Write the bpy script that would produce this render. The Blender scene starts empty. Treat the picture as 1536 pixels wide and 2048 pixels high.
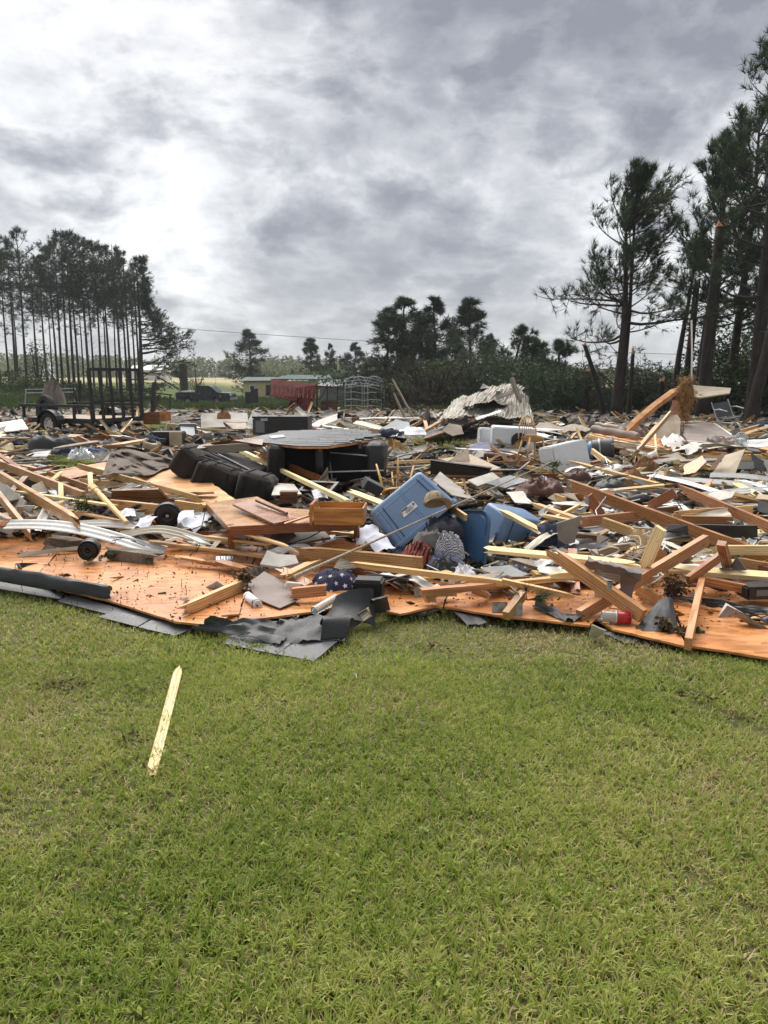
import bpy, bmesh, math, random
import numpy as np
from mathutils import Vector, Matrix, noise
PI = math.pi
rnd = random.Random(7)
SC = bpy.context.scene
COL = SC.collection

# ---------------------------------------------------------------- camera, sky, sun, exposure
CAMH, FPX, HY = 1.6, 1538.0, 755.0
PITCH = math.atan((1024 - HY) / FPX)
cam = bpy.data.cameras.new('camera')
cam.sensor_fit = 'VERTICAL'; cam.sensor_height = 36; cam.lens = 36 * FPX / 2048
cam.clip_start = 0.05; cam.clip_end = 3000
camo = bpy.data.objects.new('camera', cam); COL.objects.link(camo)
camo.location = (0, 0, CAMH); camo.rotation_euler = (PI / 2 - PITCH, 0, 0)
SC.camera = camo
SC.view_settings.view_transform = 'Standard'; SC.view_settings.look = 'None'
SC.view_settings.exposure = 1.85; SC.view_settings.gamma = 1
SC.cycles.max_bounces = 5; SC.cycles.transparent_max_bounces = 6
SC.cycles.diffuse_bounces = 2; SC.cycles.glossy_bounces = 2; SC.cycles.transmission_bounces = 4
SC.cycles.sample_clamp_indirect = 4

SUN_AZ, SUN_EL = math.radians(-14), math.radians(58)      # azimuth from +Y, positive to the right
world = bpy.data.worlds.new("World"); SC.world = world; world.use_nodes = True
wn = world.node_tree; wn.nodes.clear()
def W(t, **k):
    n = wn.nodes.new(t)
    for a, b in k.items(): setattr(n, a, b)
    return n
def wl(a, b): wn.links.new(a, b)
def wmath(op, a, b=None, clamp=False):
    n = W('ShaderNodeMath', operation=op, use_clamp=clamp)
    for i, v in enumerate((a, b)):
        if v is None: continue
        if isinstance(v, (int, float)): n.inputs[i].default_value = v
        else: wl(v, n.inputs[i])
    return n.outputs[0]
wout = W('ShaderNodeOutputWorld'); wbg = W('ShaderNodeBackground'); wbg.inputs[1].default_value = 0.1
sky = W('ShaderNodeTexSky', sky_type='NISHITA'); sky.sun_disc = False
sky.sun_elevation = SUN_EL; sky.sun_rotation = SUN_AZ
tc = W('ShaderNodeTexCoord'); sep = W('ShaderNodeSeparateXYZ'); wl(tc.outputs['Generated'], sep.inputs[0])
zz = wmath('ADD', wmath('MAXIMUM', sep.outputs[2], 0.0), 0.42)
cxy = W('ShaderNodeCombineXYZ'); wl(wmath('DIVIDE', sep.outputs[0], zz), cxy.inputs[0]); wl(wmath('DIVIDE', sep.outputs[1], zz), cxy.inputs[1])
wrp = W('ShaderNodeTexNoise'); wrp.inputs['Scale'].default_value = 2.2; wrp.inputs['Detail'].default_value = 3; wl(cxy.outputs[0], wrp.inputs['Vector'])
comb = W('ShaderNodeVectorMath', operation='MULTIPLY_ADD'); wl(wrp.outputs['Color'], comb.inputs[0]); comb.inputs[1].default_value = (.16, .16, 0); wl(cxy.outputs[0], comb.inputs[2])
def wnoise(scale, detail, rough, dist, off, lac=2.0):
    m = W('ShaderNodeMapping'); m.inputs['Location'].default_value = off; wl(comb.outputs[0], m.inputs[0])
    n = W('ShaderNodeTexNoise'); n.inputs['Scale'].default_value = scale; n.inputs['Detail'].default_value = detail
    n.inputs['Roughness'].default_value = rough; n.inputs['Distortion'].default_value = dist
    wl(m.outputs[0], n.inputs['Vector']); return n.outputs['Fac']
def wramp(f, stops):
    r = W('ShaderNodeValToRGB'); wl(f, r.inputs[0]); e = r.color_ramp.elements
    while len(e) < len(stops): e.new(0.5)
    for el, (p, c) in zip(e, stops): el.position = p; el.color = (*c, 1)
    return r.outputs[0]
def wlobe(px, py, sharp):
    d = ray_dir(px, py)
    dot = W('ShaderNodeVectorMath', operation='DOT_PRODUCT'); wl(tc.outputs['Generated'], dot.inputs[0]); dot.inputs[1].default_value = d
    return wmath('POWER', wmath('MAXIMUM', dot.outputs['Value'], 0.0), sharp)
def ray_dir(px, py):
    x, y = (px - 768) / FPX, (1024 - py) / FPX
    c, s = math.cos(PITCH), math.sin(PITCH)
    return Vector((x, c + s * y, -s + c * y)).normalized()
big = wnoise(1.5, 9, 0.55, 0.0, (4.1, 2.7, 0))
mid = wnoise(4.0, 9, 0.58, 0.0, (11.3, 2.2, 0))
fine = wnoise(12, 7, 0.60, 0.0, (1.7, 5.2, 0))
bil = wmath('ABSOLUTE', wmath('SUBTRACT', mid, 0.5))                     # creased, cauliflower-like bellies
v = wmath('ADD', wmath('MULTIPLY', big, 0.85), wmath('MULTIPLY', mid, 0.30))
v = wmath('SUBTRACT', wmath('ADD', v, wmath('MULTIPLY', fine, 0.26)), wmath('MULTIPLY', bil, 0.62))
v = wmath('ADD', v, wmath('MULTIPLY', wlobe(430, 240, 13), 0.10))        # thin cloud before the sun
v = wmath('SUBTRACT', v, wmath('MULTIPLY', wlobe(1150, 40, 16), 0.09))   # heavy cloud, upper right
v = wmath('SUBTRACT', v, wmath('MULTIPLY', wlobe(540, 590, 150), 0.12))  # rain shaft above the far field
v = wmath('ADD', v, wmath('MULTIPLY', wlobe(1200, 650, 70), 0.06))
v = wmath('SUBTRACT', v, 0.178)
ccol = wramp(v, [(0.37, (0.20, 0.206, 0.235)), (0.46, (0.31, 0.316, 0.342)), (0.53, (0.44, 0.447, 0.465)),
                 (0.60, (0.62, 0.625, 0.635)), (0.71, (0.88, 0.885, 0.885))])
low = wmath('POWER', wmath('SUBTRACT', 1.0, wmath('MAXIMUM', sep.outputs[2], 0.0)), 9)
mixl = W('ShaderNodeMixRGB', blend_type='MIX'); wl(wmath('MULTIPLY', low, 0.55), mixl.inputs[0]); wl(ccol, mixl.inputs[1]); mixl.inputs[2].default_value = (0.43, 0.46, 0.49, 1)
sc10 = W('ShaderNodeMixRGB', blend_type='MULTIPLY'); sc10.inputs[0].default_value = 1; wl(mixl.outputs[0], sc10.inputs[1]); sc10.inputs[2].default_value = (3.95, 3.95, 3.95, 1)
mixs = W('ShaderNodeMixRGB', blend_type='MIX'); mixs.inputs[0].default_value = 0.97; wl(sky.outputs[0], mixs.inputs[1]); wl(sc10.outputs[0], mixs.inputs[2])
wl(mixs.outputs[0], wbg.inputs[0]); wl(wbg.outputs[0], wout.inputs[0])

sl = bpy.data.lights.new('sun', 'SUN'); sl.energy = 1.5; sl.angle = math.radians(60); sl.color = (1, 0.95, 0.88)
so = bpy.data.objects.new('sun', sl); COL.objects.link(so)
sd = Vector((math.sin(SUN_AZ) * math.cos(SUN_EL), math.cos(SUN_AZ) * math.cos(SUN_EL), math.sin(SUN_EL)))
so.rotation_euler = sd.to_track_quat('Z', 'Y').to_euler()

# ---------------------------------------------------------------- ground shape and photo-to-place helpers
def sst(a, b, x):
    t = np.clip((x - a) / (b - a), 0, 1); return t * t * (3 - 2 * t)
def terr(x, y):
    dip = -1.05 * sst(30, 70, y) * sst(-40, -24, x)
    rise = sst(115, 330, y) * 1.3 + 0.3 * sst(45, 85, y) * (1 - sst(-40, -24, x))
    return dip + rise
def Q(px, py, h=0.0):
    """the place seen at a pixel, h metres above the ground"""
    d = ray_dir(px, py); o = Vector((0, 0, CAMH))
    z = h
    for _ in range(12):
        if d.z >= -0.004: t = 90 / d.y; p = o + d * t; break
        t = min((z - CAMH) / d.z, 400 / d.y); p = o + d * t
        z = h + float(terr(p.x, p.y))
    return p
def D(px, py, dist):
    """the place seen at a pixel, at a forward distance"""
    d = ray_dir(px, py); return Vector((0, 0, CAMH)) + d * (dist / d.y)

# ---------------------------------------------------------------- object helpers
def tag(o, label=None, cat=None, group=None, kind=None):
    if label: o['label'] = label
    if cat: o['category'] = cat
    if group: o['group'] = group
    if kind: o['kind'] = kind
    return o
def link(name, me, mat, parent=None, loc=None, smooth=False):
    o = bpy.data.objects.new(name, me); COL.objects.link(o)
    if mat is not None and not me.materials:
        for m in (mat if isinstance(mat, (list, tuple)) else [mat]): me.materials.append(m)
    if smooth: me.polygons.foreach_set('use_smooth', [True] * len(me.polygons))
    if parent is not None: o.parent = parent
    if loc is not None: o.location = loc
    return o
def mesh(name, vs, fs, mat, parent=None, smooth=False, recenter=True):
    """vs in the parent's space; the object's origin goes to their middle"""
    me = bpy.data.meshes.new(name)
    a = np.array([tuple(q) for q in vs], dtype=float)
    c = a.mean(0) if recenter else np.zeros(3)
    me.from_pydata((a - c).tolist(), [], fs); me.update()
    return link(name, me, mat, parent, tuple(c), smooth)
def empty(name, loc, rot=(0, 0, 0), scale=1):
    o = bpy.data.objects.new(name, None); COL.objects.link(o); o.location = loc; o.rotation_euler = rot; o.scale = (scale,) * 3
    o.empty_display_size = 0.1
    return o
def eframe(name, loc, X, Z):
    """an Empty whose local x runs along X and z as near Z as it can"""
    X = Vector(X).normalized(); Y = Vector(Z).cross(X).normalized(); Zv = X.cross(Y)
    o = empty(name, loc); m = Matrix((X, Y, Zv)).transposed(); o.rotation_euler = m.to_euler(); return o
def copytree(o, parent=None):
    c = o.copy(); COL.objects.link(c)
    if parent is not None: c.parent = parent
    for ch in list(o.children): copytree(ch, c)
    return c
class MB:
    """collects shapes and links them as one mesh"""
    def __init__(s): s.v = []; s.f = []
    def add(s, vs, fs):
        n = len(s.v); s.v += [tuple(q) for q in vs]; s.f += [tuple(i + n for i in f) for f in fs]; return s
    def box(s, c, d, rot=None, bev=0):
        x, y, z = d[0] / 2, d[1] / 2, d[2] / 2
        vs = [Vector((a * x, b * y, e * z)) for e in (-1, 1) for a, b in ((-1, -1), (1, -1), (1, 1), (-1, 1))]
        if rot is not None:
            R = rot if isinstance(rot, Matrix) else Matrix.Rotation(rot, 3, 'Z'); vs = [R @ q for q in vs]
        c = Vector(c)
        return s.add([q + c for q in vs], [(3, 2, 1, 0), (4, 5, 6, 7), (0, 1, 5, 4), (1, 2, 6, 5), (2, 3, 7, 6), (3, 0, 4, 7)])
    def rbox(s, c, d, r, R=None, seg=3, taper=1.0):
        """box with rounded vertical edges and softened top and bottom; taper scales the top"""
        x, y, z = d[0] / 2, d[1] / 2, d[2] / 2; rings = []
        for zz_, ins in ((-z, r * .6), (-z + r * .5, 0), (z - r * .5, 0), (z, r * .6)):
            k = 1 + (taper - 1) * ((zz_ + z) / (2 * z)); ring = []
            for qx, qy, a0 in ((1, 1, 0), (-1, 1, 90), (-1, -1, 180), (1, -1, 270)):
                for i in range(seg + 1):
                    a = math.radians(a0 + 90 * i / seg)
                    ring.append(Vector((k * (qx * (x - r) + (r - ins) * math.cos(a)), k * (qy * (y - r) + (r - ins) * math.sin(a)), zz_)))
            rings.append(ring)
        n = len(rings[0]); vs = [q for g in rings for q in g]
        fs = [tuple(range(n - 1, -1, -1)), tuple(3 * n + i for i in range(n))]
        for k in range(3):
            fs += [(k * n + i, k * n + (i + 1) % n, (k + 1) * n + (i + 1) % n, (k + 1) * n + i) for i in range(n)]
        if R is not None: vs = [R @ q for q in vs]
        c = Vector(c); return s.add([q + c for q in vs], fs)
    def tube(s, pts, r, n=8, caps=True):
        pts = [Vector(q) for q in pts]; rr = r if isinstance(r, (list, tuple)) else [r] * len(pts)
        vs = []; up = Vector((0, 0, 1))
        t0 = (pts[1] - pts[0]).normalized()
        a = t0.cross(up if abs(t0.z) < .9 else Vector((1, 0, 0))).normalized()
        for i, q in enumerate(pts):
            t = (pts[min(i + 1, len(pts) - 1)] - pts[max(i - 1, 0)]).normalized()
            a = (a - t * a.dot(t)).normalized(); b = t.cross(a)
            vs += [q + (a * math.cos(2 * PI * k / n) + b * math.sin(2 * PI * k / n)) * rr[i] for k in range(n)]
        fs = [(i * n + k, i * n + (k + 1) % n, (i + 1) * n + (k + 1) % n, (i + 1) * n + k) for i in range(len(pts) - 1) for k in range(n)]
        if caps: fs += [tuple(range(n - 1, -1, -1)), tuple((len(pts) - 1) * n + k for k in range(n))]
        return s.add(vs, fs)
    def lathe(s, prof, n=20, M=None, caps=True):
        """prof: (radius, z) pairs"""
        vs = [Vector((r * math.cos(2 * PI * k / n), r * math.sin(2 * PI * k / n), z)) for r, z in prof for k in range(n)]
        fs = [(i * n + k, i * n + (k + 1) % n, (i + 1) * n + (k + 1) % n, (i + 1) * n + k) for i in range(len(prof) - 1) for k in range(n)]
        if prof[0] == prof[-1]: caps = False
        if caps and prof[0][0] > 1e-5: fs.append(tuple(range(n - 1, -1, -1)))
        if caps and prof[-1][0] > 1e-5: fs.append(tuple((len(prof) - 1) * n + k for k in range(n)))
        if M is not None: vs = [M @ q for q in vs]
        return s.add(vs, fs)
    def sheet(s, pts, th):
        """flat many-sided plate through the points, th thick along its normal"""
        P = [Vector(q) for q in pts]; n = Vector((0, 0, 0)); L = len(P)
        for i in range(L): n += P[i].cross(P[(i + 1) % L])
        n.normalize()
        if n.z < 0: n = -n
        vs = P + [q - n * th for q in P]
        fs = [tuple(range(L)), tuple(range(2 * L - 1, L - 1, -1))] + [(i, (i + 1) % L, L + (i + 1) % L, L + i) for i in range(L)]
        return s.add(vs, fs)
    def build(s, name, mat, parent=None, smooth=False):
        o = mesh(name, s.v, s.f, mat, parent, smooth)
        return o
def rotm(v, deg, ax='Z'): return Matrix.Rotation(math.radians(deg), 3, ax)
def smooth_by_angle(o, deg=35):
    me = o.data; me.polygons.foreach_set('use_smooth', [True] * len(me.polygons))
    bm = bmesh.new(); bm.from_mesh(me)
    for e in bm.edges:
        e.smooth = not (len(e.link_faces) == 2 and e.calc_face_angle(0) > math.radians(deg))
    bm.to_mesh(me); bm.free(); return o
def bevel(o, w, seg=2):
    bm = bmesh.new(); bm.from_mesh(o.data)
    bmesh.ops.bevel(bm, geom=[e for e in bm.edges if len(e.link_faces) == 2 and e.calc_face_angle(0) > .5], offset=w, segments=seg, affect='EDGES', clamp_overlap=True)
    bm.to_mesh(o.data); bm.free(); return o

def board(name, A, B, w, t, mat, ends='ss', roll=0.0, bend=0.0, parent=None, seed=None):
    """a piece of lumber from A to B: ends 's' sawn or 'x' splintered; its mesh runs along local x so that the grain does"""
    A, B = Vector(A), Vector(B); r = random.Random(seed if seed is not None else rnd.random())
    X = (B - A); L = X.length; X.normalize()
    up = Vector((0, 0, 1)) if abs(X.z) < .95 else Vector((0, 1, 0))
    Y = up.cross(X).normalized(); Z = X.cross(Y)
    R = Matrix((X, Y, Z)).transposed() @ Matrix.Rotation(roll, 3, 'X')
    hw, ht = w / 2, t / 2
    ring = [(-hw, -ht), (0, -ht), (hw, -ht), (hw, 0), (hw, ht), (0, ht), (-hw, ht), (-hw, 0)]
    sp = min(L * .3, max(w, t) * 2.6)
    xs = [-L / 2, -L / 2 + sp, 0, L / 2 - sp, L / 2]; vs = []
    for i, x in enumerate(xs):
        for j, (y, z) in enumerate(ring):
            dx = 0; sh = 1
            if i in (0, 4) and ends[0 if i == 0 else 1] == 'x':
                dx = r.uniform(-.15, 1) * sp * .85 * (1 if i == 0 else -1); sh = r.uniform(.62, 1)
            bz = bend * (1 - (2 * x / L) ** 2)
            j_ = r.uniform(-.5, .5) * .002
            vs.append((x + dx, y * sh + j_, z * sh + bz + j_))
    fs = [(i * 8 + k, i * 8 + (k + 1) % 8, (i + 1) * 8 + (k + 1) % 8, (i + 1) * 8 + k) for i in range(4) for k in range(8)]
    n = len(vs)
    for i, xe, sg in ((0, -L / 2, 1), (4, L / 2, -1)):
        dx = sp * .5 * sg if ends[0 if i == 0 else 1] == 'x' else 0
        vs.append((xe + dx, 0, bend * 0)); c = len(vs) - 1
        for k in range(8):
            a, b = i * 8 + k, i * 8 + (k + 1) % 8
            fs.append((c, b, a) if i == 0 else (c, a, b))
    me = bpy.data.meshes.new(name); me.from_pydata(vs, [], fs); me.update()
    o = link(name, me, mat, parent, (A + B) / 2); o.rotation_euler = R.to_euler(); return o

def jag(pts, amt, step=.12, seed=0):
    """roughens the outline of a flat shape as torn or broken material is"""
    r = random.Random(seed); P = [Vector(q) for q in pts]; out = []; n = len(P)
    c = sum(P, Vector()) / n
    for i in range(n):
        a, b = P[i], P[(i + 1) % n]; k = max(1, int((b - a).length / step))
        for j in range(k):
            q = a.lerp(b, j / k); inw = (c - q).normalized()
            out.append(q + inw * (r.uniform(-.2, 1) * amt if j else r.uniform(0, .3) * amt))
    return out
def plate(name, pts, th, mat, ja=0, parent=None, seed=0, step=.12):
    P = jag(pts, ja, step, seed) if ja else [Vector(q) for q in pts]
    return MB().sheet(P, th).build(name, mat, parent)
def patch(name, c00, c10, c11, c01, mat, th=.004, nu=14, nv=8, arch=0.0, curl=0.0, wr=0.0, ws=3.0, seed=0, parent=None, edge=0.0, smooth=True, prof=None):
    """a bent skin between four corners. arch bows it along u, curl bows it along v (both along its normal), wr wrinkles it, edge makes its outline uneven"""
    c = [Vector(q) for q in (c00, c10, c11, c01)]; r = random.Random(seed)
    nrm = (c[2] - c[0]).cross(c[3] - c[1]).normalized()
    if nrm.z < 0: nrm = -nrm
    top = []
    for j in range(nv + 1):
        for i in range(nu + 1):
            u, v_ = i / nu, j / nv
            uu, vv = u, v_
            if edge:
                if j in (0, nv): vv += (noise.noise(Vector((u * 5 + seed, j * 3.1, seed))) * edge + r.uniform(-.3, .3) * edge) * (1 if j == 0 else -1)
                if i in (0, nu): uu += (noise.noise(Vector((v_ * 5 + seed, i * 1.7, 9 + seed))) * edge + r.uniform(-.3, .3) * edge)
            q = (c[0] * (1 - uu) + c[1] * uu) * (1 - vv) + (c[3] * (1 - uu) + c[2] * uu) * vv
            b = arch * math.sin(PI * u) + curl * math.sin(PI * v_)
            if prof: b += prof(u, v_)
            if wr: 
                q0 = Vector((u * ws + seed * 7.3, v_ * ws + seed * 1.9, seed))
                b += wr * (noise.noise(q0) + .5 * (1 - 2 * abs(noise.noise(q0 * 2.1))) - .2)
            top.append(q + nrm * b)
    N = len(top); vs = top + [q - nrm * th for q in top]; fs = []; w = nu + 1
    for j in range(nv):
        for i in range(nu):
            a = j * w + i; fs += [(a, a + 1, a + w + 1, a + w), (N + a, N + a + w, N + a + w + 1, N + a + 1)]
    per = [i for i in range(w)] + [j * w + nu for j in range(1, nv + 1)] + [nv * w + i for i in range(nu - 1, -1, -1)] + [j * w for j in range(nv - 1, 0, -1)]
    fs += [(per[(k + 1) % len(per)], per[k], N + per[k], N + per[(k + 1) % len(per)]) for k in range(len(per))]
    o = mesh(name, vs, fs, mat, parent, False)
    if smooth: smooth_by_angle(o, 50)
    return o
def heap(name, c, rx, ry, h, mat, seed=0, rot=0.0, folds=1.0, fs_=3.0, n=30, m=12, parent=None, sharp=1.0):
    """a crumpled pile of cloth or fibre lying at c"""
    c = Vector(c); vs = []; ca, sa = math.cos(rot), math.sin(rot)
    for j in range(m + 1):
        for i in range(n):
            a = 2 * PI * i / n; rr = j / m
            edge = 1 + .28 * noise.noise(Vector((math.cos(a) * 1.7 + seed, math.sin(a) * 1.7, seed * 2.3))) + .12 * noise.noise(Vector((math.cos(a) * 5 + seed, math.sin(a) * 5, 4)))
            x, y = math.cos(a) * rr * edge * rx, math.sin(a) * rr * edge * ry
            q = Vector((x / max(rx, ry) * fs_ + seed * 3.7, y / max(rx, ry) * fs_, seed))
            q2 = q + Vector((noise.noise(q * 1.3), noise.noise(q * 1.3 + Vector((5, 5, 5))), 0)) * .6
            rid = 1 - abs(noise.noise(q2)) * 2.4; rid2 = 1 - abs(noise.noise(q2 * 2.3)) * 2.2
            z = h * math.sqrt(max(0, 1 - rr ** 2.2)) * (1 + folds * (.45 * rid + .22 * rid2 - .25))
            x += folds * .06 * rx * noise.noise(q2 * 2 + Vector((9, 0, 0))); y += folds * .06 * ry * noise.noise(q2 * 2 + Vector((0, 9, 0)))
            vs.append(c + Vector((x * ca - y * sa, x * sa + y * ca, z)))
    fs = [(j * n + i, j * n + (i + 1) % n, (j + 1) * n + (i + 1) % n, (j + 1) * n + i) for j in range(1, m) for i in range(n)]
    fs += [(0, n + i, n + (i + 1) % n) for i in range(n)]
    fs.append(tuple(m * n + i for i in range(n - 1, -1, -1)))
    return smooth_by_angle(mesh(name, vs, fs, mat, parent), 70)

# ---------------------------------------------------------------- materials
class NT:
    def __init__(s, name):
        s.m = bpy.data.materials.new(name); s.m.use_nodes = True; s.t = s.m.node_tree
        s.b = s.t.nodes['Principled BSDF']; s.out = s.t.nodes['Material Output']
    def n(s, typ, ins=None, **k):
        x = s.t.nodes.new(typ)
        for a, b in k.items(): setattr(x, a, b)
        for a, b in (ins or {}).items(): s.put(x.inputs[a], b)
        return x
    def put(s, sock, v):
        if isinstance(v, bpy.types.NodeSocket): s.t.links.new(v, sock)
        else:
            if sock.type == 'RGBA' and len(v) == 3: v = (*v, 1)
            sock.default_value = v
    def coord(s, scale=(1, 1, 1), kind='Object', loc=(0, 0, 0)):
        if not hasattr(s, 'tc'): s.tc = s.n('ShaderNodeTexCoord'); s.oi = s.n('ShaderNodeObjectInfo')
        o = s.tc.outputs[kind if kind != 'World' else 'Object']
        if kind == 'Object':
            off = s.n('ShaderNodeVectorMath', {0: o, 1: s.n('ShaderNodeVectorMath', {0: s.oi.outputs['Random'], 1: (17, 31, 47)}, operation='MULTIPLY').outputs[0]}, operation='ADD')
            o = off.outputs[0]
        elif kind == 'World':
            o = s.n('ShaderNodeNewGeometry').outputs['Position']
        return s.n('ShaderNodeMapping', {'Vector': o, 'Scale': scale, 'Location': loc}).outputs[0]
    def noise(s, vec, scale, detail=5, rough=.55, dist=0): return s.n('ShaderNodeTexNoise', {'Vector': vec, 'Scale': scale, 'Detail': detail, 'Roughness': rough, 'Distortion': dist}).outputs['Fac']
    def ramp(s, f, stops):
        r = s.n('ShaderNodeValToRGB', {0: f}); e = r.color_ramp.elements
        while len(e) < len(stops): e.new(.5)
        for el, (p, c) in zip(e, stops): el.position = p; el.color = (*c, 1) if len(c) == 3 else c
        return r.outputs[0]
    def fr(s, f, a, b, x=0.0, y=1.0): return s.n('ShaderNodeMapRange', {'Value': f, 'From Min': a, 'From Max': b, 'To Min': x, 'To Max': y}).outputs[0]
    def mix(s, f, a, b, mode='MIX'): return s.n('ShaderNodeMixRGB', {0: f, 1: a, 2: b}, blend_type=mode).outputs[0]
    def bump(s, h, st=.3, d=.01): s.put(s.b.inputs['Normal'], s.n('ShaderNodeBump', {'Height': h, 'Strength': st, 'Distance': d}).outputs[0])
    def vary(s, col, amt=.25, hue=.02):
        s.coord(); r = s.oi.outputs['Random']
        hs = s.n('ShaderNodeHueSaturation', {'Hue': s.fr(r, 0, 1, .5 - hue, .5 + hue), 'Saturation': 1.0, 'Value': s.fr(s.n('ShaderNodeMath', {0: s.n('ShaderNodeMath', {0: r, 1: 7.31}, operation='MULTIPLY').outputs[0]}, operation='FRACT').outputs[0], 0, 1, 1 - amt, 1 + amt), 'Color': col})
        return hs.outputs[0]
def MAT(name, c1, c2=None, nscale=6, rough=.6, rvar=.15, bump=.15, stretch=(1, 1, 1), vary=.12, hue=.01, metal=0, spec=.5, dirt=0.0, dirtc=(.09, .065, .04), dist=0, bd=.01, bscale=None, sheen=0, trans=0, alpha=None):
    t = NT(name); c2 = c2 or tuple(x * .7 for x in c1)
    f = t.noise(t.coord(stretch), nscale, 6, .6, dist)
    col = t.ramp(f, [(.32, c2), (.66, c1)])
    if dirt: col = t.mix(t.fr(t.noise(t.coord(), nscale * .4 + 1, 7, .65, .6), .53, .70, 0, dirt), col, dirtc)
    if vary: col = t.vary(col, vary, hue)
    t.put(t.b.inputs['Base Color'], col)
    t.put(t.b.inputs['Roughness'], t.fr(t.noise(t.coord(), nscale * .7 + 2, 4), .3, .7, max(.04, rough - rvar), min(1, rough + rvar)))
    t.b.inputs['Metallic'].default_value = metal; t.b.inputs['Specular IOR Level'].default_value = spec
    if bump: t.bump(t.noise(t.coord(stretch), bscale or nscale * 4, 5, .6), bump, bd)
    if sheen: t.b.inputs['Sheen Weight'].default_value = sheen
    if trans: t.b.inputs['Transmission Weight'].default_value = trans
    if alpha is not None: t.b.inputs['Alpha'].default_value = alpha
    return t.m
def WOOD(name, light, dark, rough=.5, var=.22, knots=.6, wetr=.2, dirt=.42):
    t = NT(name); v1 = t.coord((1.2, 22, 22)); n1 = t.noise(v1, 2.2, 6, .65, .9)
    v2 = t.coord((.7, 6, 6)); n2 = t.noise(v2, 2.0, 3, .5, 1.5)
    wv = t.n('ShaderNodeTexWave', {'Vector': t.coord((.25, 3, 3)), 'Scale': 6, 'Distortion': 7, 'Detail': 3, 'Detail Scale': 1.2}, wave_type='BANDS', bands_direction='Y').outputs['Fac']
    g = t.mix(.45, n1, wv); col = t.ramp(g, [(.22, dark), (.62, light), (.95, tuple(min(1, x * 1.12) for x in light))])
    col = t.mix(t.fr(n2, .55, .75, 0, .5), col, dark)
    if knots:
        vo = t.n('ShaderNodeTexVoronoi', {'Vector': t.coord((2.2, 7, 7)), 'Scale': 1.1}).outputs['Distance']
        col = t.mix(t.fr(vo, .05, .13, knots, 0), col, tuple(x * .35 for x in dark))
    col = t.mix(t.fr(t.noise(t.coord(), 3.3, 7, .7, .4), .56, .72, 0, dirt), col, (.10, .07, .045))
    col = t.vary(col, var, .012)
    t.put(t.b.inputs['Base Color'], col)
    t.put(t.b.inputs['Roughness'], t.fr(t.noise(t.coord(), 4, 4), .35, .65, rough - wetr, rough + .14))
    t.bump(n1, .35, .006); return t.m
def OSB(name, tone, wet=True):
    t = NT(name); cols = None; hs = []
    for k, (rot, sc) in enumerate((((0, 0, .25), (7, 26, 12)), ((0, 0, -.5), (9, 30, 12)), ((0, 0, 1.3), (8, 28, 12)))):
        mp = t.n('ShaderNodeMapping', {'Vector': t.coord((1, 1, 1)), 'Rotation': rot, 'Scale': sc})
        dn = t.n('ShaderNodeTexVoronoi', {'Vector': mp.outputs[0], 'Scale': 1.0, 'Randomness': 1.0})
        f = t.n('ShaderNodeSeparateColor', {0: dn.outputs['Color']})
        hs.append((f.outputs[0], f.outputs[1]))
    a = t.mix(t.fr(hs[1][1], .45, .5), hs[0][0], hs[1][0]); a = t.mix(t.fr(hs[2][1], .66, .7), a, hs[2][0])
    col = t.ramp(a, [(0, tuple(x * .62 for x in tone)), (.45, tone), (1, tuple(min(1, x * 1.3 + .02) for x in tone))])
    big = t.noise(t.coord(), 1.4, 6, .62, .5)
    col = t.mix(t.fr(big, .42, .68, 0, .55), col, tuple(a_ * b_ for a_, b_ in zip(tone, (.62, .5, .42))))
    col = t.mix(t.fr(t.noise(t.coord(), 9, 8, .75, .3), .66, .74, 0, .7), col, (.07, .04, .02))
    t.put(t.b.inputs['Base Color'], col)
    wetm = t.noise(t.coord(), 1.7, 5, .6, .3)
    t.put(t.b.inputs['Roughness'], t.fr(wetm, .38, .62, .22 if wet else .5, .5 if wet else .75))
    if wet: t.b.inputs['Coat Weight'].default_value = .35; t.b.inputs['Coat Roughness'].default_value = .22
    t.bump(a, .30, .004); return t.m
def SHINGLE(name, tone=(.055, .058, .062), light=.25, gl=.55):
    t = NT(name); g = t.noise(t.coord(), 130, 3, .75)
    col = t.ramp(g, [(.3, tuple(x * .5 for x in tone)), (.55, tone), (.75, tuple(x * 2.2 for x in tone))])
    col = t.mix(t.fr(t.noise(t.coord(), 2.2, 6, .6, .4), .45, .75, 0, light), col, (.22, .225, .23))
    col = t.mix(t.fr(t.noise(t.coord(), 38, 6, .8, 1.2), .60, .66, 0, .75 if gl < .4 else .25), col, (.42, .42, .42)); t.put(t.b.inputs['Base Color'], col); t.b.inputs['Roughness'].default_value = gl; t.bump(g, .6, .004); return t.m
m = {}
m['orange'] = WOOD('wet_orange_pine', (.54, .29, .12), (.31, .135, .05), .42)
m['orangered'] = WOOD('wet_reddish_pine', (.42, .175, .06), (.22, .075, .025), .42)
m['pale'] = WOOD('pale_pine', (.78, .56, .27), (.52, .31, .11), .6, dirt=.3)
m['tan'] = WOOD('tan_pine', (.62, .40, .17), (.36, .19, .065), .52)
m['yellow'] = WOOD('split_yellow_pine', (.82, .68, .38), (.62, .44, .18), .7, knots=.2, dirt=.1)
m['brown'] = WOOD('dark_brown_wood', (.20, .085, .035), (.08, .03, .012), .35, knots=0)
m['furn'] = WOOD('varnished_honey_wood', (.52, .22, .065), (.30, .11, .03), .3, knots=0, dirt=.1)
m['furnred'] = WOOD('varnished_red_brown_wood', (.27, .095, .04), (.13, .04, .018), .3, knots=0, dirt=.1)
m['weath'] = WOOD('weathered_grey_wood', (.36, .30, .23), (.18, .14, .10), .7, dirt=.4)
m['osb'] = OSB('wet_strand_board', (.60, .25, .075))
m['osbdry'] = OSB('dry_strand_board', (.66, .34, .13), False)
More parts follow.
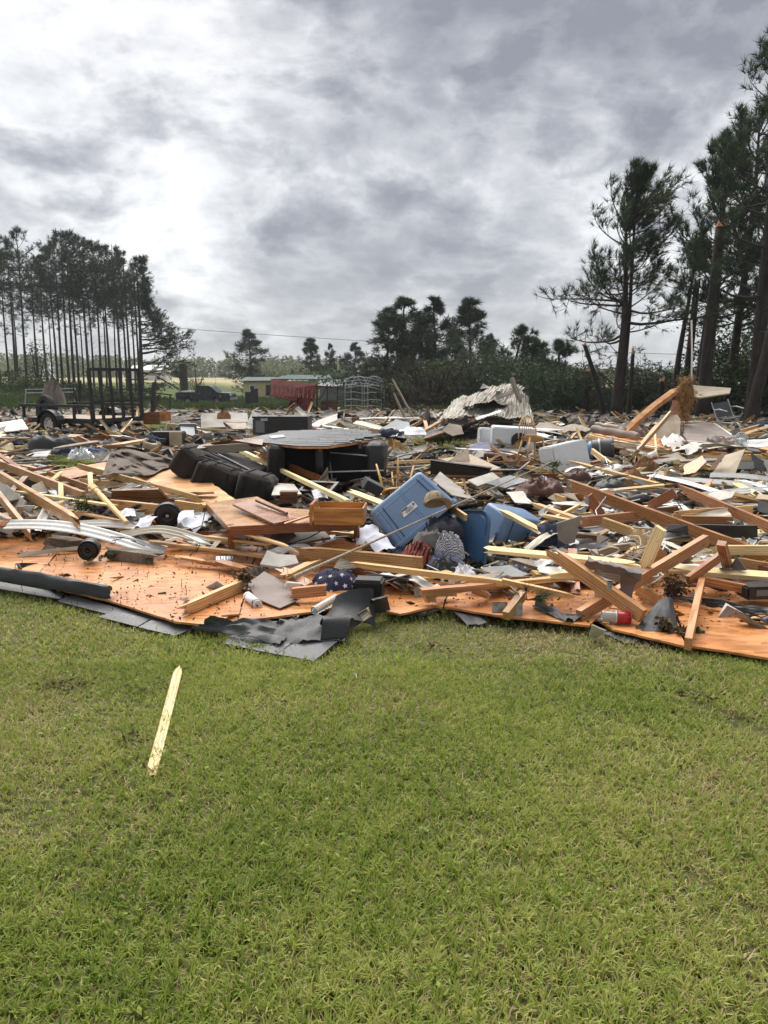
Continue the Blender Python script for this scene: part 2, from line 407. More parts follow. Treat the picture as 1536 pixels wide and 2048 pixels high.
m['shingle'] = SHINGLE('asphalt_shingle')
m['shinglewet'] = SHINGLE('wet_asphalt_shingle', (.075, .078, .085), .4, .32)
m['felt'] = MAT('black_roofing_felt', (.028, .030, .033), (.016, .017, .018), 5, .55, .15, .25, vary=.2, dirt=.25, dirtc=(.10, .09, .07))
m['siding'] = MAT('white_vinyl_siding', (.72, .72, .70), (.60, .59, .56), 2.5, .42, .12, .04, dirt=.35, vary=.10)
m['cream'] = MAT('cream_vinyl_siding', (.60, .56, .46), (.48, .44, .34), 2.5, .45, .12, .04, dirt=.35, vary=.12)
m['drywall'] = MAT('wet_drywall', (.62, .60, .56), (.45, .42, .37), 4, .85, .1, .25, dirt=.5, vary=.18)
m['greyboard'] = MAT('grey_wall_board', (.34, .32, .29), (.22, .20, .17), 4, .75, .1, .25, dirt=.5, vary=.25)
m['tanboard'] = MAT('tan_wall_board', (.48, .40, .30), (.36, .28, .19), 4, .7, .1, .2, dirt=.4, vary=.15)
m['paper'] = MAT('white_paper', (.74, .76, .84), (.62, .65, .74), 3, .9, .05, .1, vary=.1)
m['fluff'] = MAT('yellow_glass_wool', (.42, .25, .11), (.20, .10, .04), 12, .95, .03, 1.0, vary=.15, bd=.03)
m['fluffpale'] = MAT('pale_glass_wool', (.62, .52, .34), (.42, .32, .18), 12, .95, .03, 1.0, vary=.2, bd=.03)
m['tarp'] = MAT('brown_grey_carpet_back', (.16, .125, .10), (.10, .078, .062), 4, .85, .08, .4, vary=0, bscale=60)
m['tarp2'] = MAT('mauve_grey_membrane', (.25, .205, .185), (.17, .135, .12), 3, .7, .1, .2, vary=.1, dirt=.3)
m['sofa'] = MAT('dark_brown_microfibre', (.026, .020, .018), (.012, .009, .008), 5, .9, .06, .5, vary=0, sheen=.08, bscale=7, bd=.04)
m['leather'] = MAT('black_leather', (.014, .013, .013), (.008, .008, .008), 5, .42, .12, .3, vary=.1)
m['underside'] = MAT('black_furniture_lining', (.012, .012, .013), (.007, .007, .008), 5, .8, .1, .2, vary=.1)
m['black'] = MAT('black_plastic', (.018, .019, .021), (.012, .012, .013), 5, .4, .12, .05, vary=.2, dirt=.15)
m['blackmetal'] = MAT('black_painted_steel', (.016, .016, .017), (.010, .010, .010), 5, .42, .12, .08, vary=.05, dirt=.2)
m['tyre'] = MAT('tyre_rubber', (.022, .021, .020), (.014, .013, .012), 6, .85, .08, .2, vary=.1, dirt=.35)
m['rimwhite'] = MAT('white_wheel_paint', (.72, .72, .70), (.60, .60, .58), 5, .4, .1, .03, dirt=.2)
m['steel'] = MAT('galvanised_steel', (.50, .52, .54), (.36, .38, .40), 6, .38, .12, .06, metal=.75, dirt=.2)
m['greymetal'] = MAT('grey_metal', (.30, .31, .32), (.22, .22, .23), 6, .5, .12, .06, metal=.4, dirt=.25)
m['ribmetal'] = MAT('faded_roof_metal', (.31, .285, .235), (.19, .17, .14), 3, .5, .12, .05, metal=.15, dirt=.5, vary=.16)
m['rust'] = MAT('rusty_red_steel', (.10, .011, .009), (.045, .009, .007), 4, .85, .1, .3, spec=.12, dirt=.7, dirtc=(.05, .022, .014), vary=.12)
m['rustframe'] = MAT('rusty_frame', (.085, .045, .03), (.04, .025, .018), 6, .85, .08, .3)
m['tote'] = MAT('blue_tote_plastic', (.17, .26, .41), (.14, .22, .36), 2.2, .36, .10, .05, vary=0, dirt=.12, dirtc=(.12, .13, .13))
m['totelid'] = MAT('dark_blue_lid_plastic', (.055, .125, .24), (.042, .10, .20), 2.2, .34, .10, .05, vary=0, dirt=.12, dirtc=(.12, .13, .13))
m['toteshade'] = MAT('shaded_blue_tote_plastic', (.03, .06, .12), (.02, .045, .09), 3, .5, .1, .05)  # darker copy of the tote plastic, with shade put into its colour
m['label'] = MAT('white_label', (.78, .78, .78), (.72, .72, .72), 3, .5, .1, 0, vary=0)
m['ink'] = MAT('black_ink', (.02, .02, .02), None, 3, .5, .1, 0, vary=0)
m['redink'] = MAT('red_print', (.35, .04, .04), None, 3, .5, .1, 0, vary=0)
m['khaki'] = MAT('khaki_cap_cotton', (.34, .27, .18), (.24, .19, .125), 6, .9, .05, .3, vary=0, bscale=120)
m['navy'] = MAT('navy_cloth', (.012, .014, .030), (.007, .008, .018), 5, .9, .05, .3, vary=.2, bscale=90)
m['flagnavy'] = MAT('flag_navy_nylon', (.018, .022, .065), (.010, .012, .040), 5, .75, .05, .2, vary=0, bscale=150)
m['white'] = MAT('white_cloth', (.78, .78, .80), (.66, .66, .70), 5, .85, .05, .2, vary=.06, bscale=100)
m['greycloth'] = MAT('grey_cloth', (.22, .22, .21), (.13, .13, .125), 5, .9, .05, .3, vary=.2, bscale=100)
m['bluecloth'] = MAT('washed_blue_grey_cloth', (.16, .18, .26), (.10, .11, .17), 5, .88, .05, .3, vary=.15, bscale=100)
m['jeans'] = MAT('dark_denim', (.032, .045, .080), (.018, .026, .048), 8, .9, .05, .35, vary=.2, bscale=140)
m['browncloth'] = MAT('brown_red_leather_cloth', (.12, .038, .022), (.055, .018, .012), 5, .6, .1, .3, vary=.15)
m['redcloth'] = MAT('red_cloth', (.40, .02, .03), (.25, .012, .02), 5, .8, .05, .2, vary=.15)
m['fridge'] = MAT('white_appliance_enamel', (.74, .77, .79), (.68, .71, .73), 2, .3, .08, .02, vary=.04, dirt=.12)
m['darkgrey'] = MAT('dark_grey_paint', (.06, .063, .068), (.045, .047, .05), 3, .45, .1, .05, vary=.1, dirt=.2)
m['midgrey'] = MAT('mid_grey_plastic', (.17, .18, .19), (.13, .135, .14), 3, .45, .1, .05, vary=.1, dirt=.2)
m['clear'] = MAT('clear_plastic', (.70, .74, .72), (.6, .64, .62), 4, .2, .08, .3, vary=0, trans=.65, bscale=12, bd=.02)
m['redplastic'] = MAT('red_plastic', (.42, .015, .02), (.30, .01, .015), 4, .3, .1, .03, vary=0)
m['concrete'] = MAT('mossy_plaster_lump', (.30, .27, .22), (.13, .11, .08), 9, .95, .04, 1.0, vary=.2, dirt=.6, bd=.03)
m['galvtooth'] = MAT('galvanised_truss_plate', (.42, .42, .40), (.16, .15, .13), 26, .5, .12, .8, metal=.5, vary=.1)
m['bark'] = MAT('pine_bark', (.050, .038, .031), (.014, .011, .010), 5, .95, .03, 1.0, stretch=(1, 1, .35), vary=.2, bd=.04, dist=.6)
m['barkfar'] = MAT('far_pine_bark', (.055, .046, .040), (.022, .018, .016), 2, .95, .03, .5, stretch=(1, 1, .3), vary=.2)
m['rawwood'] = MAT('fresh_broken_wood', (.62, .36, .16), (.38, .17, .06), 9, .8, .1, .6, stretch=(1, 1, .2), vary=.15)
m['rope'] = MAT('white_cable', (.62, .60, .55), (.5, .48, .43), 6, .6, .1, .1)
def LEAF(name, c, c2, trans=.25, rough=.6, vary=.15, ns=.8):
    t = NT(name); at = t.n('ShaderNodeAttribute', attribute_name='tint')
    col = t.mix(at.outputs['Fac'], c2, c)
    col = t.mix(t.fr(t.noise(t.coord(), ns, 3), .35, .65, 0, .5), col, tuple(x * .6 for x in c2))
    if vary: col = t.vary(col, vary, .012)
    t.put(t.b.inputs['Base Color'], col); t.b.inputs['Roughness'].default_value = rough
    t.b.inputs['Specular IOR Level'].default_value = .3
    tr = t.n('ShaderNodeBsdfTranslucent', {'Color': col}); mx = t.n('ShaderNodeMixShader', {0: trans, 1: t.b.outputs[0], 2: tr.outputs[0]})
    t.t.links.new(mx.outputs[0], t.out.inputs[0]); return t.m
m['needle'] = LEAF('pine_needles', (.060, .095, .038), (.030, .052, .024))
m['needlefar'] = LEAF('grove_pine_needles', (.045, .068, .032), (.022, .036, .020))
m['needlemid'] = LEAF('young_pine_needles', (.055, .085, .040), (.026, .045, .024))
m['broad'] = LEAF('broad_leaves', (.10, .15, .035), (.045, .075, .022))
m['darkbroad'] = LEAF('dark_shrub_leaves', (.05, .085, .025), (.022, .040, .014))
m['spring'] = LEAF('hazy_spring_leaves', (.22, .27, .10), (.11, .15, .06), ns=.05)  # spring green, made paler and greyer to carry distance haze in its colour
m['deadleaf'] = LEAF('dead_needles', (.15, .10, .05), (.07, .05, .03))
m['browntuft'] = LEAF('brown_green_tufts', (.055, .050, .022), (.030, .026, .014))

# ================================================================ SETTING: ground, grass, far wood
rs = np.random.RandomState(5)
_grids = {}
def vnoise(x, y, scale, seed=0):
    """smooth value noise in 0..1"""
    k = seed
    if k not in _grids: _grids[k] = np.random.RandomState(100 + k).rand(256, 256)
    g = _grids[k]; u = np.asarray(x) * scale + 1000; v_ = np.asarray(y) * scale + 1000
    i, j = np.floor(u).astype(int), np.floor(v_).astype(int); fu, fv = u - i, v_ - j
    fu = fu * fu * (3 - 2 * fu); fv = fv * fv * (3 - 2 * fv); i &= 255; j &= 255; i2, j2 = (i + 1) & 255, (j + 1) & 255
    return (g[i, j] * (1 - fu) + g[i2, j] * fu) * (1 - fv) + (g[i, j2] * (1 - fu) + g[i2, j2] * fu) * fv
def fastmesh(name, V, T3=None, T4=None, tint=None):
    """numpy arrays of corner indices to a mesh"""
    me = bpy.data.meshes.new(name); me.vertices.add(len(V)); me.vertices.foreach_set('co', V.astype(np.float32).ravel())
    parts = [(a, k) for a, k in ((T4, 4), (T3, 3)) if a is not None and len(a)]
    idx = np.concatenate([a.ravel() for a, k in parts]).astype(np.int32)
    tot = np.concatenate([np.full(len(a), k) for a, k in parts]); st = np.concatenate([[0], np.cumsum(tot)[:-1]]).astype(np.int32)
    me.loops.add(len(idx)); me.loops.foreach_set('vertex_index', idx)
    me.polygons.add(len(tot)); me.polygons.foreach_set('loop_start', st)
    me.update(calc_edges=True); me.validate()
    if tint is not None:
        at = me.attributes.new('tint', 'FLOAT', 'POINT'); at.data.foreach_set('value', tint.astype(np.float32))
    return me
# ground sheet
ys = np.concatenate([np.linspace(-12, 30, 85), np.linspace(31, 130, 70), np.geomspace(134, 1800, 26)])
xs_ = np.concatenate([-np.geomspace(1500, 40, 18), np.linspace(-38, 38, 110), np.geomspace(40, 1500, 18)])
GX, GY = np.meshgrid(xs_, ys); GZ = terr(GX, GY)
bump_ = (vnoise(GX, GY, 1.3, 1) - .5) * .03 + (vnoise(GX, GY, .35, 2) - .5) * .05
GZ = GZ + bump_ * (1 - sst(4.5, 6, GY)) + (vnoise(GX, GY, .12, 3) - .5) * .25 * sst(35, 70, GY)
def gz(x, y):
    return terr(x, y) + ((vnoise(x, y, 1.3, 1) - .5) * .03 + (vnoise(x, y, .35, 2) - .5) * .05) * (1 - sst(4.5, 6, y)) + (vnoise(x, y, .12, 3) - .5) * .25 * sst(35, 70, y)
nx_, ny_ = len(xs_), len(ys)
I = np.arange(nx_ * ny_).reshape(ny_, nx_)
gme = fastmesh('ground', np.stack([GX.ravel(), GY.ravel(), GZ.ravel()], 1), None, np.stack([I[:-1, :-1].ravel(), I[:-1, 1:].ravel(), I[1:, 1:].ravel(), I[1:, :-1].ravel()], 1))
t = NT('thatchy_soil_and_field')
wp = t.coord(kind='World'); n1 = t.noise(wp, 7, 8, .7); n2 = t.noise(wp, 60, 5, .7); n3 = t.noise(wp, .9, 5, .6)
near = t.ramp(t.mix(.5, n1, n2), [(.36, (.035, .035, .014)), (.5, (.12, .12, .045)), (.64, (.25, .205, .105))])
near = t.mix(t.fr(n3, .35, .65, 0, .45), near, (.07, .10, .025))
far = t.ramp(t.noise(wp, .35, 7, .7), [(.35, (.030, .052, .010)), (.55, (.070, .105, .020)), (.7, (.12, .135, .04))])
tanf = t.ramp(t.noise(wp, .03, 6, .6), [(.35, (.30, .26, .13)), (.65, (.42, .38, .22))])
sy = t.n('ShaderNodeSeparateXYZ', {0: wp})
col = t.mix(t.fr(sy.outputs[1], 6, 14), near, far); col = t.mix(t.fr(sy.outputs[1], 150, 190), col, tanf)
t.put(t.b.inputs['Base Color'], col); t.b.inputs['Roughness'].default_value = .95; t.b.inputs['Specular IOR Level'].default_value = .2
t.bump(n2, .8, .02)
g = link('ground', gme, t.m, smooth=True); tag(g, kind='structure')

# edge of the wreckage on the lawn, by photo pixel
FPXs = [-900, 0, 120, 225, 380, 470, 700, 760, 880, 1040, 1170, 1290, 1370, 1536, 2400]
FPYs = [1120, 1172, 1192, 1215, 1262, 1250, 1262, 1222, 1232, 1222, 1262, 1272, 1290, 1312, 1400]
def px_of(x, y, z=0.0):
    c, s = math.cos(PITCH), math.sin(PITCH); zz_ = z - CAMH
    f = y * c - zz_ * s; u = y * s + zz_ * c
    return 768 + x / f * FPX, 1024 - u / f * FPX
def in_wreck(x, y):
    px, py = px_of(x, y); return (py < np.interp(px, FPXs, FPYs)) & (py > 800)
GRASS_HOLES = [(150, 925, 75, 18), (105, 905, 60, 8), (880, 882, 90, 13), (1450, 948, 90, 12), (330, 850, 60, 10), (700, 858, 60, 8), (60, 985, 30, 8), (1290, 930, 50, 7), (1190, 905, 30, 6)]
def in_hole(x, y):
    px, py = px_of(x, y); r = np.zeros_like(px, dtype=bool)
    for a, b, c, d in GRASS_HOLES: r |= ((px - a) / c) ** 2 + ((py - b) / d) ** 2 < 1
    return r
def blades(x, y, hgt, wid, tint, lean, seed=0):
    r = np.random.RandomState(seed); n = len(x); z = gz(x, y) - .004
    az = r.rand(n) * 2 * PI; la = lean * (.35 + .9 * r.rand(n)); h = hgt * (.5 + .8 * r.rand(n)); w = wid * (.6 + .8 * r.rand(n))
    dx, dy = np.cos(az), np.sin(az); fa = az + PI / 2 + r.randn(n) * .5; sx, sy_ = np.cos(fa) * w / 2, np.sin(fa) * w / 2
    P = np.zeros((n, 5, 3)); l1, l2 = la * .45, la
    for k, (sg, f) in enumerate(((1, 0), (-1, 0), (-1, 1), (1, 1))):
        P[:, k, 0] = x + sg * sx * (1 - .2 * f) + f * dx * h * np.sin(l1) * .55
        P[:, k, 1] = y + sg * sy_ * (1 - .2 * f) + f * dy * h * np.sin(l1) * .55
        P[:, k, 2] = z + f * h * np.cos(l1) * .55
    P[:, 4, 0] = x + dx * h * (np.sin(l1) * .55 + np.sin(l2) * .5); P[:, 4, 1] = y + dy * h * (np.sin(l1) * .55 + np.sin(l2) * .5)
    P[:, 4, 2] = z + h * (np.cos(l1) * .55 + np.maximum(np.cos(l2), -.3) * .5)
    b = np.arange(n)[:, None] * 5
    return P.reshape(-1, 3), b + np.array([[3, 4, 2]]), b + np.array([[0, 1, 2, 3]])[:, [1, 0, 3, 2]], np.repeat(tint, 5)
def grass_zone(n, y0, y1, hgt, wid, lean, seed, keep=None, margin=1.0, dry=.46):
    r = np.random.RandomState(seed)
    w0, w1 = y0 * .52 + margin, y1 * .52 + margin
    yy = np.sqrt(r.rand(n) * (w1 ** 2 - w0 ** 2) + w0 ** 2); y = (yy - margin) / .52
    x = (r.rand(n) * 2 - 1) * yy
    # tufts: pull blades toward clump centres, thin out bare thatch
    cs = .055 if y1 < 9 else .16
    cx = (np.floor(x / cs) + .5 + (vnoise(np.floor(x / cs), np.floor(y / cs), 7.77, 11) - .5)) * cs
    cy = (np.floor(y / cs) + .5 + (vnoise(np.floor(x / cs), np.floor(y / cs), 5.31, 12) - .5)) * cs
    pull = r.rand(n) * .75; x = x + (cx - x) * pull; y = y + (cy - y) * pull
    dens = vnoise(x, y, 3.1, 21) * .5 + vnoise(x, y, 9, 22) * .35 + vnoise(x, y, .8, 23) * .3
    qx, qy = px_of(x, y); rut = np.exp(-((qy - (1400 + (qx - 1350) * .43)) / 13.) ** 2) * (qx > 1310) + .8 * np.exp(-((qx - 140) / 60) ** 2 - ((qy - 1378) / 12) ** 2) + .7 * np.exp(-((qx - 1280) / 130) ** 2 - ((qy - 1345) / 30) ** 2) + .6 * np.exp(-((qx - 1150) / 60) ** 2 - ((qy - 1290) / 22) ** 2)
    k = (r.rand(n) < np.clip((dens - .28) * 2.6, .38, 1) * (1 - .9 * np.clip(rut * (.5 + vnoise(x, y, 7, 24)), 0, 1))) & ~(in_wreck(x, y) & ~in_hole(x, y))
    if keep is not None: k &= keep(x, y)
    x, y, dens = x[k], y[k], dens[k]; n = len(x)
    tone = .20 + .24 * vnoise(x, y, 1.3, 31) + .28 * vnoise(x, y, 14, 33) + .14 * r.randn(n)
    tone = np.clip(tone, 0, .78)
    dryp = dry * (.35 + 1.6 * vnoise(x, y, 1.1, 34) ** 2) * (1.3 - .5 * dens)
    isdry = r.rand(n) < dryp; tone[isdry] = .84 + .16 * r.rand(isdry.sum())
    hh = hgt * (.7 + .6 * vnoise(x, y, 2.3, 35)) * np.where(isdry, .85, 1)
    return blades(x, y, hh, wid * np.where(isdry, .7, 1), tone, lean * np.where(isdry, 1.35, 1), seed + 1)
def grass_obj(name, zones, mat, label=None):
    V, A, B, T = [], [], [], []; off = 0
    for v_, a, b, tt in zones: V.append(v_); A.append(a + off); B.append(b + off); T.append(tt); off += len(v_)
    o = link(name, fastmesh(name, np.concatenate(V), np.concatenate(A), np.concatenate(B), np.concatenate(T)), mat)
    return tag(o, label, 'grass', kind='stuff')
t = NT('lawn_grass'); at = t.n('ShaderNodeAttribute', attribute_name='tint')
col = t.ramp(at.outputs['Fac'], [(.0, (.10, .155, .022)), (.30, (.215, .30, .045)), (.55, (.35, .41, .080)), (.80, (.52, .53, .17)), (.83, (.40, .30, .14)), (1, (.64, .52, .30))])
t.put(t.b.inputs['Base Color'], col); t.b.inputs['Roughness'].default_value = .5; t.b.inputs['Specular IOR Level'].default_value = .35
tr = t.n('ShaderNodeBsdfTranslucent', {'Color': col}); mx = t.n('ShaderNodeMixShader', {0: .38, 1: t.b.outputs[0], 2: tr.outputs[0]}); t.t.links.new(mx.outputs[0], t.out.inputs[0])
m['grass'] = t.m
Z = [grass_zone(430000, 1.2, 4.2, .046, .0052, 1.3, 1), grass_zone(230000, 4.2, 8.5, .042, .0075, 1.15, 3),
     grass_zone(60000, 8.5, 16, .06, .012, .9, 5), grass_zone(90000, 16, 48, .09, .03, .8, 7)]
grass_obj('lawn_grass', Z, m['grass'], 'short green lawn grass with dry straw patches')
# broad-leaved lawn weeds in loose rosettes
r = np.random.RandomState(77); n = 420; yw = 1.6 + 3.6 * r.rand(n) ** .8; xw = (r.rand(n) * 2 - 1) * (yw * .52 + .6); k = ~in_wreck(xw, yw) & (vnoise(xw, yw, 1.1, 45) > .45); xw, yw = xw[k], yw[k]; n = len(xw)
CW = np.repeat(np.stack([xw, yw, gz(xw, yw) + .028], 1), 7, 0) + r.randn(n * 7, 3) * np.array([.017, .017, .006])
def leafmesh_(*a, **k_): return leafmesh(*a, **k_)
WEED = (CW, r.rand(n * 7))
# rough weeds beyond the trailer and pasture tufts
def weed_zone(n, x0, x1, y0, y1, h, w, seed):
    r = np.random.RandomState(seed); y = y0 + (y1 - y0) * r.rand(n); x = (x0 + (x1 - x0) * r.rand(n)) * (y / y1)
    k = vnoise(x, y, .25, 41) * .6 + vnoise(x, y, .9, 42) * .4 > .38 * r.rand(n) + .15; x, y = x[k], y[k]
    return blades(x, y, h * (.4 + vnoise(x, y, .3, 43)), w, np.clip(.15 + .5 * vnoise(x, y, .5, 44) + .1 * r.randn(len(x)), 0, .8), .7, seed)
grass_obj('tall_weeds', [weed_zone(70000, -52, -2, 48, 95, .42, .11, 9), weed_zone(40000, 0, 40, 40, 80, .4, .10, 12)], m['broad'], 'tall rough weeds at the field edge behind the trailer')

def leafmesh(name, C, size, tint, seed=0, asp=.5, up=.3):
    """one leaf-sized quad at each centre"""
    r = np.random.RandomState(seed); n = len(C)
    a = r.randn(n, 3); a[:, 2] *= .6; a /= np.linalg.norm(a, axis=1)[:, None]
    b = np.cross(a, r.randn(n, 3)); b /= np.linalg.norm(b, axis=1)[:, None]
    s = (size * (.6 + .8 * r.rand(n)))[:, None]
    V = np.stack([C - a * s * .5, C + b * s * asp * .5, C + a * s * .5, C - b * s * asp * .5], 1).reshape(-1, 3)
    return fastmesh(name, V, None, np.arange(4 * n).reshape(n, 4), np.repeat(tint, 4))
tag(link('lawn_weeds', leafmesh('lawn_weeds', WEED[0], .020, .25 + .3 * WEED[1], 6, .6), m['grass']), 'low broad-leaved weeds growing among the lawn grass', 'weeds', kind='stuff')
# far wood: one mass of spring-green trees
def far_wood():
    r = np.random.RandomState(8); C = []; T = []
    for i in range(520):
        x = -330 + 800 * r.rand(); y = 300 + 90 * r.rand() + .0004 * x * x; h = (4.5 + 3.5 * r.rand() + 4.5 * vnoise(x, 0, .02, 50)) * (1 if x < 20 else .72); R = 3.0 + 2.6 * r.rand(); tn = r.rand()
        if -60 < x < -22: h *= .9
        nn = 300; a = r.rand(nn) * 2 * PI; zz_ = r.rand(nn); rr = R * np.sqrt(np.clip(1 - (zz_ * 1.15 - .35) ** 2 * 1.1, .1, 1)) * (.6 + .4 * r.rand(nn))
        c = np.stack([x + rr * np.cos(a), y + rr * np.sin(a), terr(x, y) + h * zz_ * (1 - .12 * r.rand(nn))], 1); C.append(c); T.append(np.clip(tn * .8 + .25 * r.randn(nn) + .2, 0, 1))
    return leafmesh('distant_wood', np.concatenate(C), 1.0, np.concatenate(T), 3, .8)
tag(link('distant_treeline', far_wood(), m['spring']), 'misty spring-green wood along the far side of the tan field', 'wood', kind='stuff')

# ================================================================ TREES
def unit(v_): return v_ / (np.linalg.norm(v_, axis=-1, keepdims=True) + 1e-9)
def needles(C, Dn, tn, tl, w, spread, seed, fwd=.0):
    """tn needles fan out from every point C about its direction Dn"""
    r = np.random.RandomState(seed); n = len(C); C = np.repeat(C, tn, 0); Dn = np.repeat(Dn, tn, 0); N = len(C)
    d = unit(Dn + r.randn(N, 3) * spread); s = unit(np.cross(d, r.randn(N, 3))); L = (tl * (.6 + .6 * r.rand(N)))[:, None]
    C = C + Dn * (r.rand(N) * fwd)[:, None]
    V = np.stack([C - s * w / 2, C + s * w / 2, C + d * L], 1).reshape(-1, 3)
    tt = np.clip(np.repeat(.5 + .28 * r.randn(n), tn) + .15 * r.randn(N), 0, 1)
    return V, np.arange(3 * N).reshape(N, 3), np.repeat(tt, 3)
def pine(name, seed, H, r0, cb, R, nl, per, tn, tl, w, spread=.75, lean=(0, 0), wind=(0, 0, 0), prof=None, mats=('bark', 'needle'), curve=.3, dead=0, top=True, sides=8, droop=.0, fwd=.15, arc=None, elk=.75):
    """local trunk and crown meshes of one pine; arc limits the limbs to a band of headings"""
    r = np.random.RandomState(seed); wind = np.array(wind, float)
    prof = prof or (lambda u: (1 - u) ** .75 * (.45 + .9 * min(1, u * 3.2)))
    tp = []
    ph = r.rand() * 6
    for i in range(12):
        u = i / 11; tp.append(np.array([lean[0] * H * u ** 1.3 + curve * .12 * math.sin(u * 4 + ph) * u, lean[1] * H * u ** 1.3 + curve * .12 * math.cos(u * 3 + ph) * u, H * u * .985]))
    tp = np.array(tp)
    tr_ = [max(.012, r0 * (1 - .82 * (i / 11) ** 1.15)) * (1.12 if i == 0 else 1) for i in range(12)]
    if not top: tr_[-1] = tr_[-2] * .8
    mb = MB(); mb.tube([Vector(q) for q in tp], tr_, sides)
    def tpos(z):
        f = min(10.999, z / H * 11); i = int(f); return tp[i] * (1 - (f - i)) + tp[i + 1] * (f - i)
    lb = MB(); C = []; DD = []
    for k in range(nl + dead):
        isd = k >= nl
        u = r.rand() ** .85 if not isd else 0; z = cb + (H * .985 - cb) * u if not isd else H * .12 + (cb - H * .12) * r.rand()
        az = (r.rand() * 2 * PI) if arc is None else arc[0] + (arc[1] - arc[0]) * r.rand()
        L = R * prof(u) * (.6 + .6 * r.rand()) if not isd else R * .35 * r.rand() + .2
        el = (-.08 + elk * u ** 1.4 + .22 * r.randn()) if not isd else r.randn() * .3
        d0 = np.array([math.cos(az) * math.cos(el), math.sin(az) * math.cos(el), math.sin(el)]); p = tpos(z).copy(); d = d0.copy(); pts = [p.copy()]
        st = L / 6
        for q in range(6):
            d = unit(d + np.array([0, 0, .05 - droop]) + wind * .28 + r.randn(3) * .09); p = p + d * st; pts.append(p.copy())
        rb = max(.006, min(r0 * .32, L * .016 + .004))
        lb.tube([Vector(q) for q in pts], [rb * (1 - .8 * q / 6) for q in range(7)], 4, False)
        if isd: continue
        pts = np.array(pts)
        for q in range(per):
            s = .28 + .72 * r.rand() ** .7; f = min(5.999, s * 6); i = int(f); b = pts[i] * (1 - (f - i)) + pts[i + 1] * (f - i)
            ax = unit(pts[i + 1] - pts[i]); td = unit(ax * .8 + r.randn(3) * .55 + np.array([0, 0, .25]) + wind * .8)
            tw = L * .22 * (1.15 - s * .6) * (.4 + r.rand()); e = b + td * tw
            if r.rand() < .6: lb.tube([Vector(b), Vector(e)], [rb * .3, rb * .15], 3, False)
            C.append(e); DD.append(td)
            if tw > tl * 1.2: C.append(b + td * tw * .55); DD.append(td)
    V, T3, tt = needles(np.array(C), unit(np.array(DD) + wind * .6), tn, tl, w, spread, seed + 1, fwd)
    trunk = bpy.data.meshes.new('trunk'); trunk.from_pydata(mb.v, [], mb.f); trunk.materials.append(m[mats[0]]); trunk.polygons.foreach_set('use_smooth', [True] * len(trunk.polygons))
    limbs = bpy.data.meshes.new('limbs'); limbs.from_pydata(lb.v, [], lb.f); limbs.materials.append(m[mats[0]])
    crown = fastmesh('crown', V, T3, None, tt); crown.materials.append(m[mats[1]])
    return trunk, limbs, crown
def plant_tree(name, meshes, loc, rz=0, sc=1, label='', cat='tree', group=None, sz=None):
    e = empty(name, loc, (0, 0, rz), sc)
    if sz: e.scale = sz
    tag(e, label, cat, group)
    for me, nm in zip(meshes, ('trunk', 'limbs', 'crown')):
        if me is None: continue
        o = bpy.data.objects.new(nm, me); COL.objects.link(o); o.parent = e
        if nm != 'trunk': o['kind'] = 'stuff'
    return e
ORD = ['first', 'second', 'third', 'fourth', 'fifth', 'sixth', 'seventh', 'eighth', 'ninth', 'tenth', 'eleventh', 'twelfth', 'thirteenth', 'fourteenth', 'fifteenth', 'sixteenth', 'seventeenth', 'eighteenth', 'nineteenth', 'twentieth', 'twenty-first', 'twenty-second', 'twenty-third', 'twenty-fourth', 'twenty-fifth', 'twenty-sixth', 'twenty-seventh', 'twenty-eighth']
# --- the grove on the left: slender pines with high crowns (pixel of the foot, top pixel, distance)
gv = [pine('grove', 60 + i, 20, .21, 10.0 + i * .35, 3.5, 42, 12, 9, .50, .055, spread=.85, mats=('barkfar', 'needlefar'), dead=16, sides=6, curve=1.5, fwd=.3,
           prof=lambda u: (1 - u) ** .6 * (.55 + .9 * min(1, u * 2.6))) for i in range(5)]
grove = [(-60, 470, 88), (-28, 455, 92), (3, 452, 90), (22, 500, 95), (36, 478, 86), (57, 452, 90), (80, 520, 97), (97, 505, 84), (118, 490, 92), (128, 472, 90), (141, 450, 86), (151, 462, 93), (160, 505, 98),
         (180, 466, 88), (190, 520, 97), (205, 478, 90), (216, 535, 99), (223, 486, 92), (236, 540, 97), (244, 482, 87), (256, 510, 94), (263, 498, 92), (273, 545, 98), (282, 520, 86), (40, 560, 101), (108, 560, 102), (170, 560, 103)]
grove.sort()
vis = [g_ for g_ in grove if g_[0] > 0]
for i, (px, top, d) in enumerate(grove):
    p = D(px, 800, d); z = float(gz(p.x, p.y)); H = CAMH + (HY - top) * d / FPX * 1.0 - z
    H = (D(px, top, d).z - z); me = gv[i % 5]; s = H / 20
    nvis = vis.index((px, top, d)) if px > 0 else None
    lab = f'tall slender pine in the field grove, {ORD[nvis]} trunk from the left edge of the photo' if nvis is not None else ('tall slender pine just beyond the left edge of the photo' if px > -40 else 'outermost left pine of the grove, out of the photo')
    plant_tree('pine_tree', me, (p.x, p.y, z - .1), rnd.random() * 6, 1, lab, 'pine', 'tall pines of the grove left of the truck', sz=(s * .95, s * .95, s))
# the last tree on the right of the grove keeps branches down to the ground, all swept to the right
edge_pine = pine('edge', 77, 15.5, .26, 2.2, 5.4, 60, 16, 10, .5, .062, spread=.8, mats=('barkfar', 'needlefar'), dead=0, sides=7, curve=1.2, arc=(-.9, .9), fwd=.3, wind=(.15, 0, -.05),
                 prof=lambda u: (1 - u) ** .45 * (.75 + .35 * math.sin(u * 7)))
p = D(286, 800, 87); plant_tree('pine_tree', edge_pine, (p.x, p.y, float(gz(p.x, p.y)) - .1), 0, 1, 'full-limbed pine ending the field grove, branches sweeping right almost to the ground', 'pine', 'tall pines of the grove left of the truck')
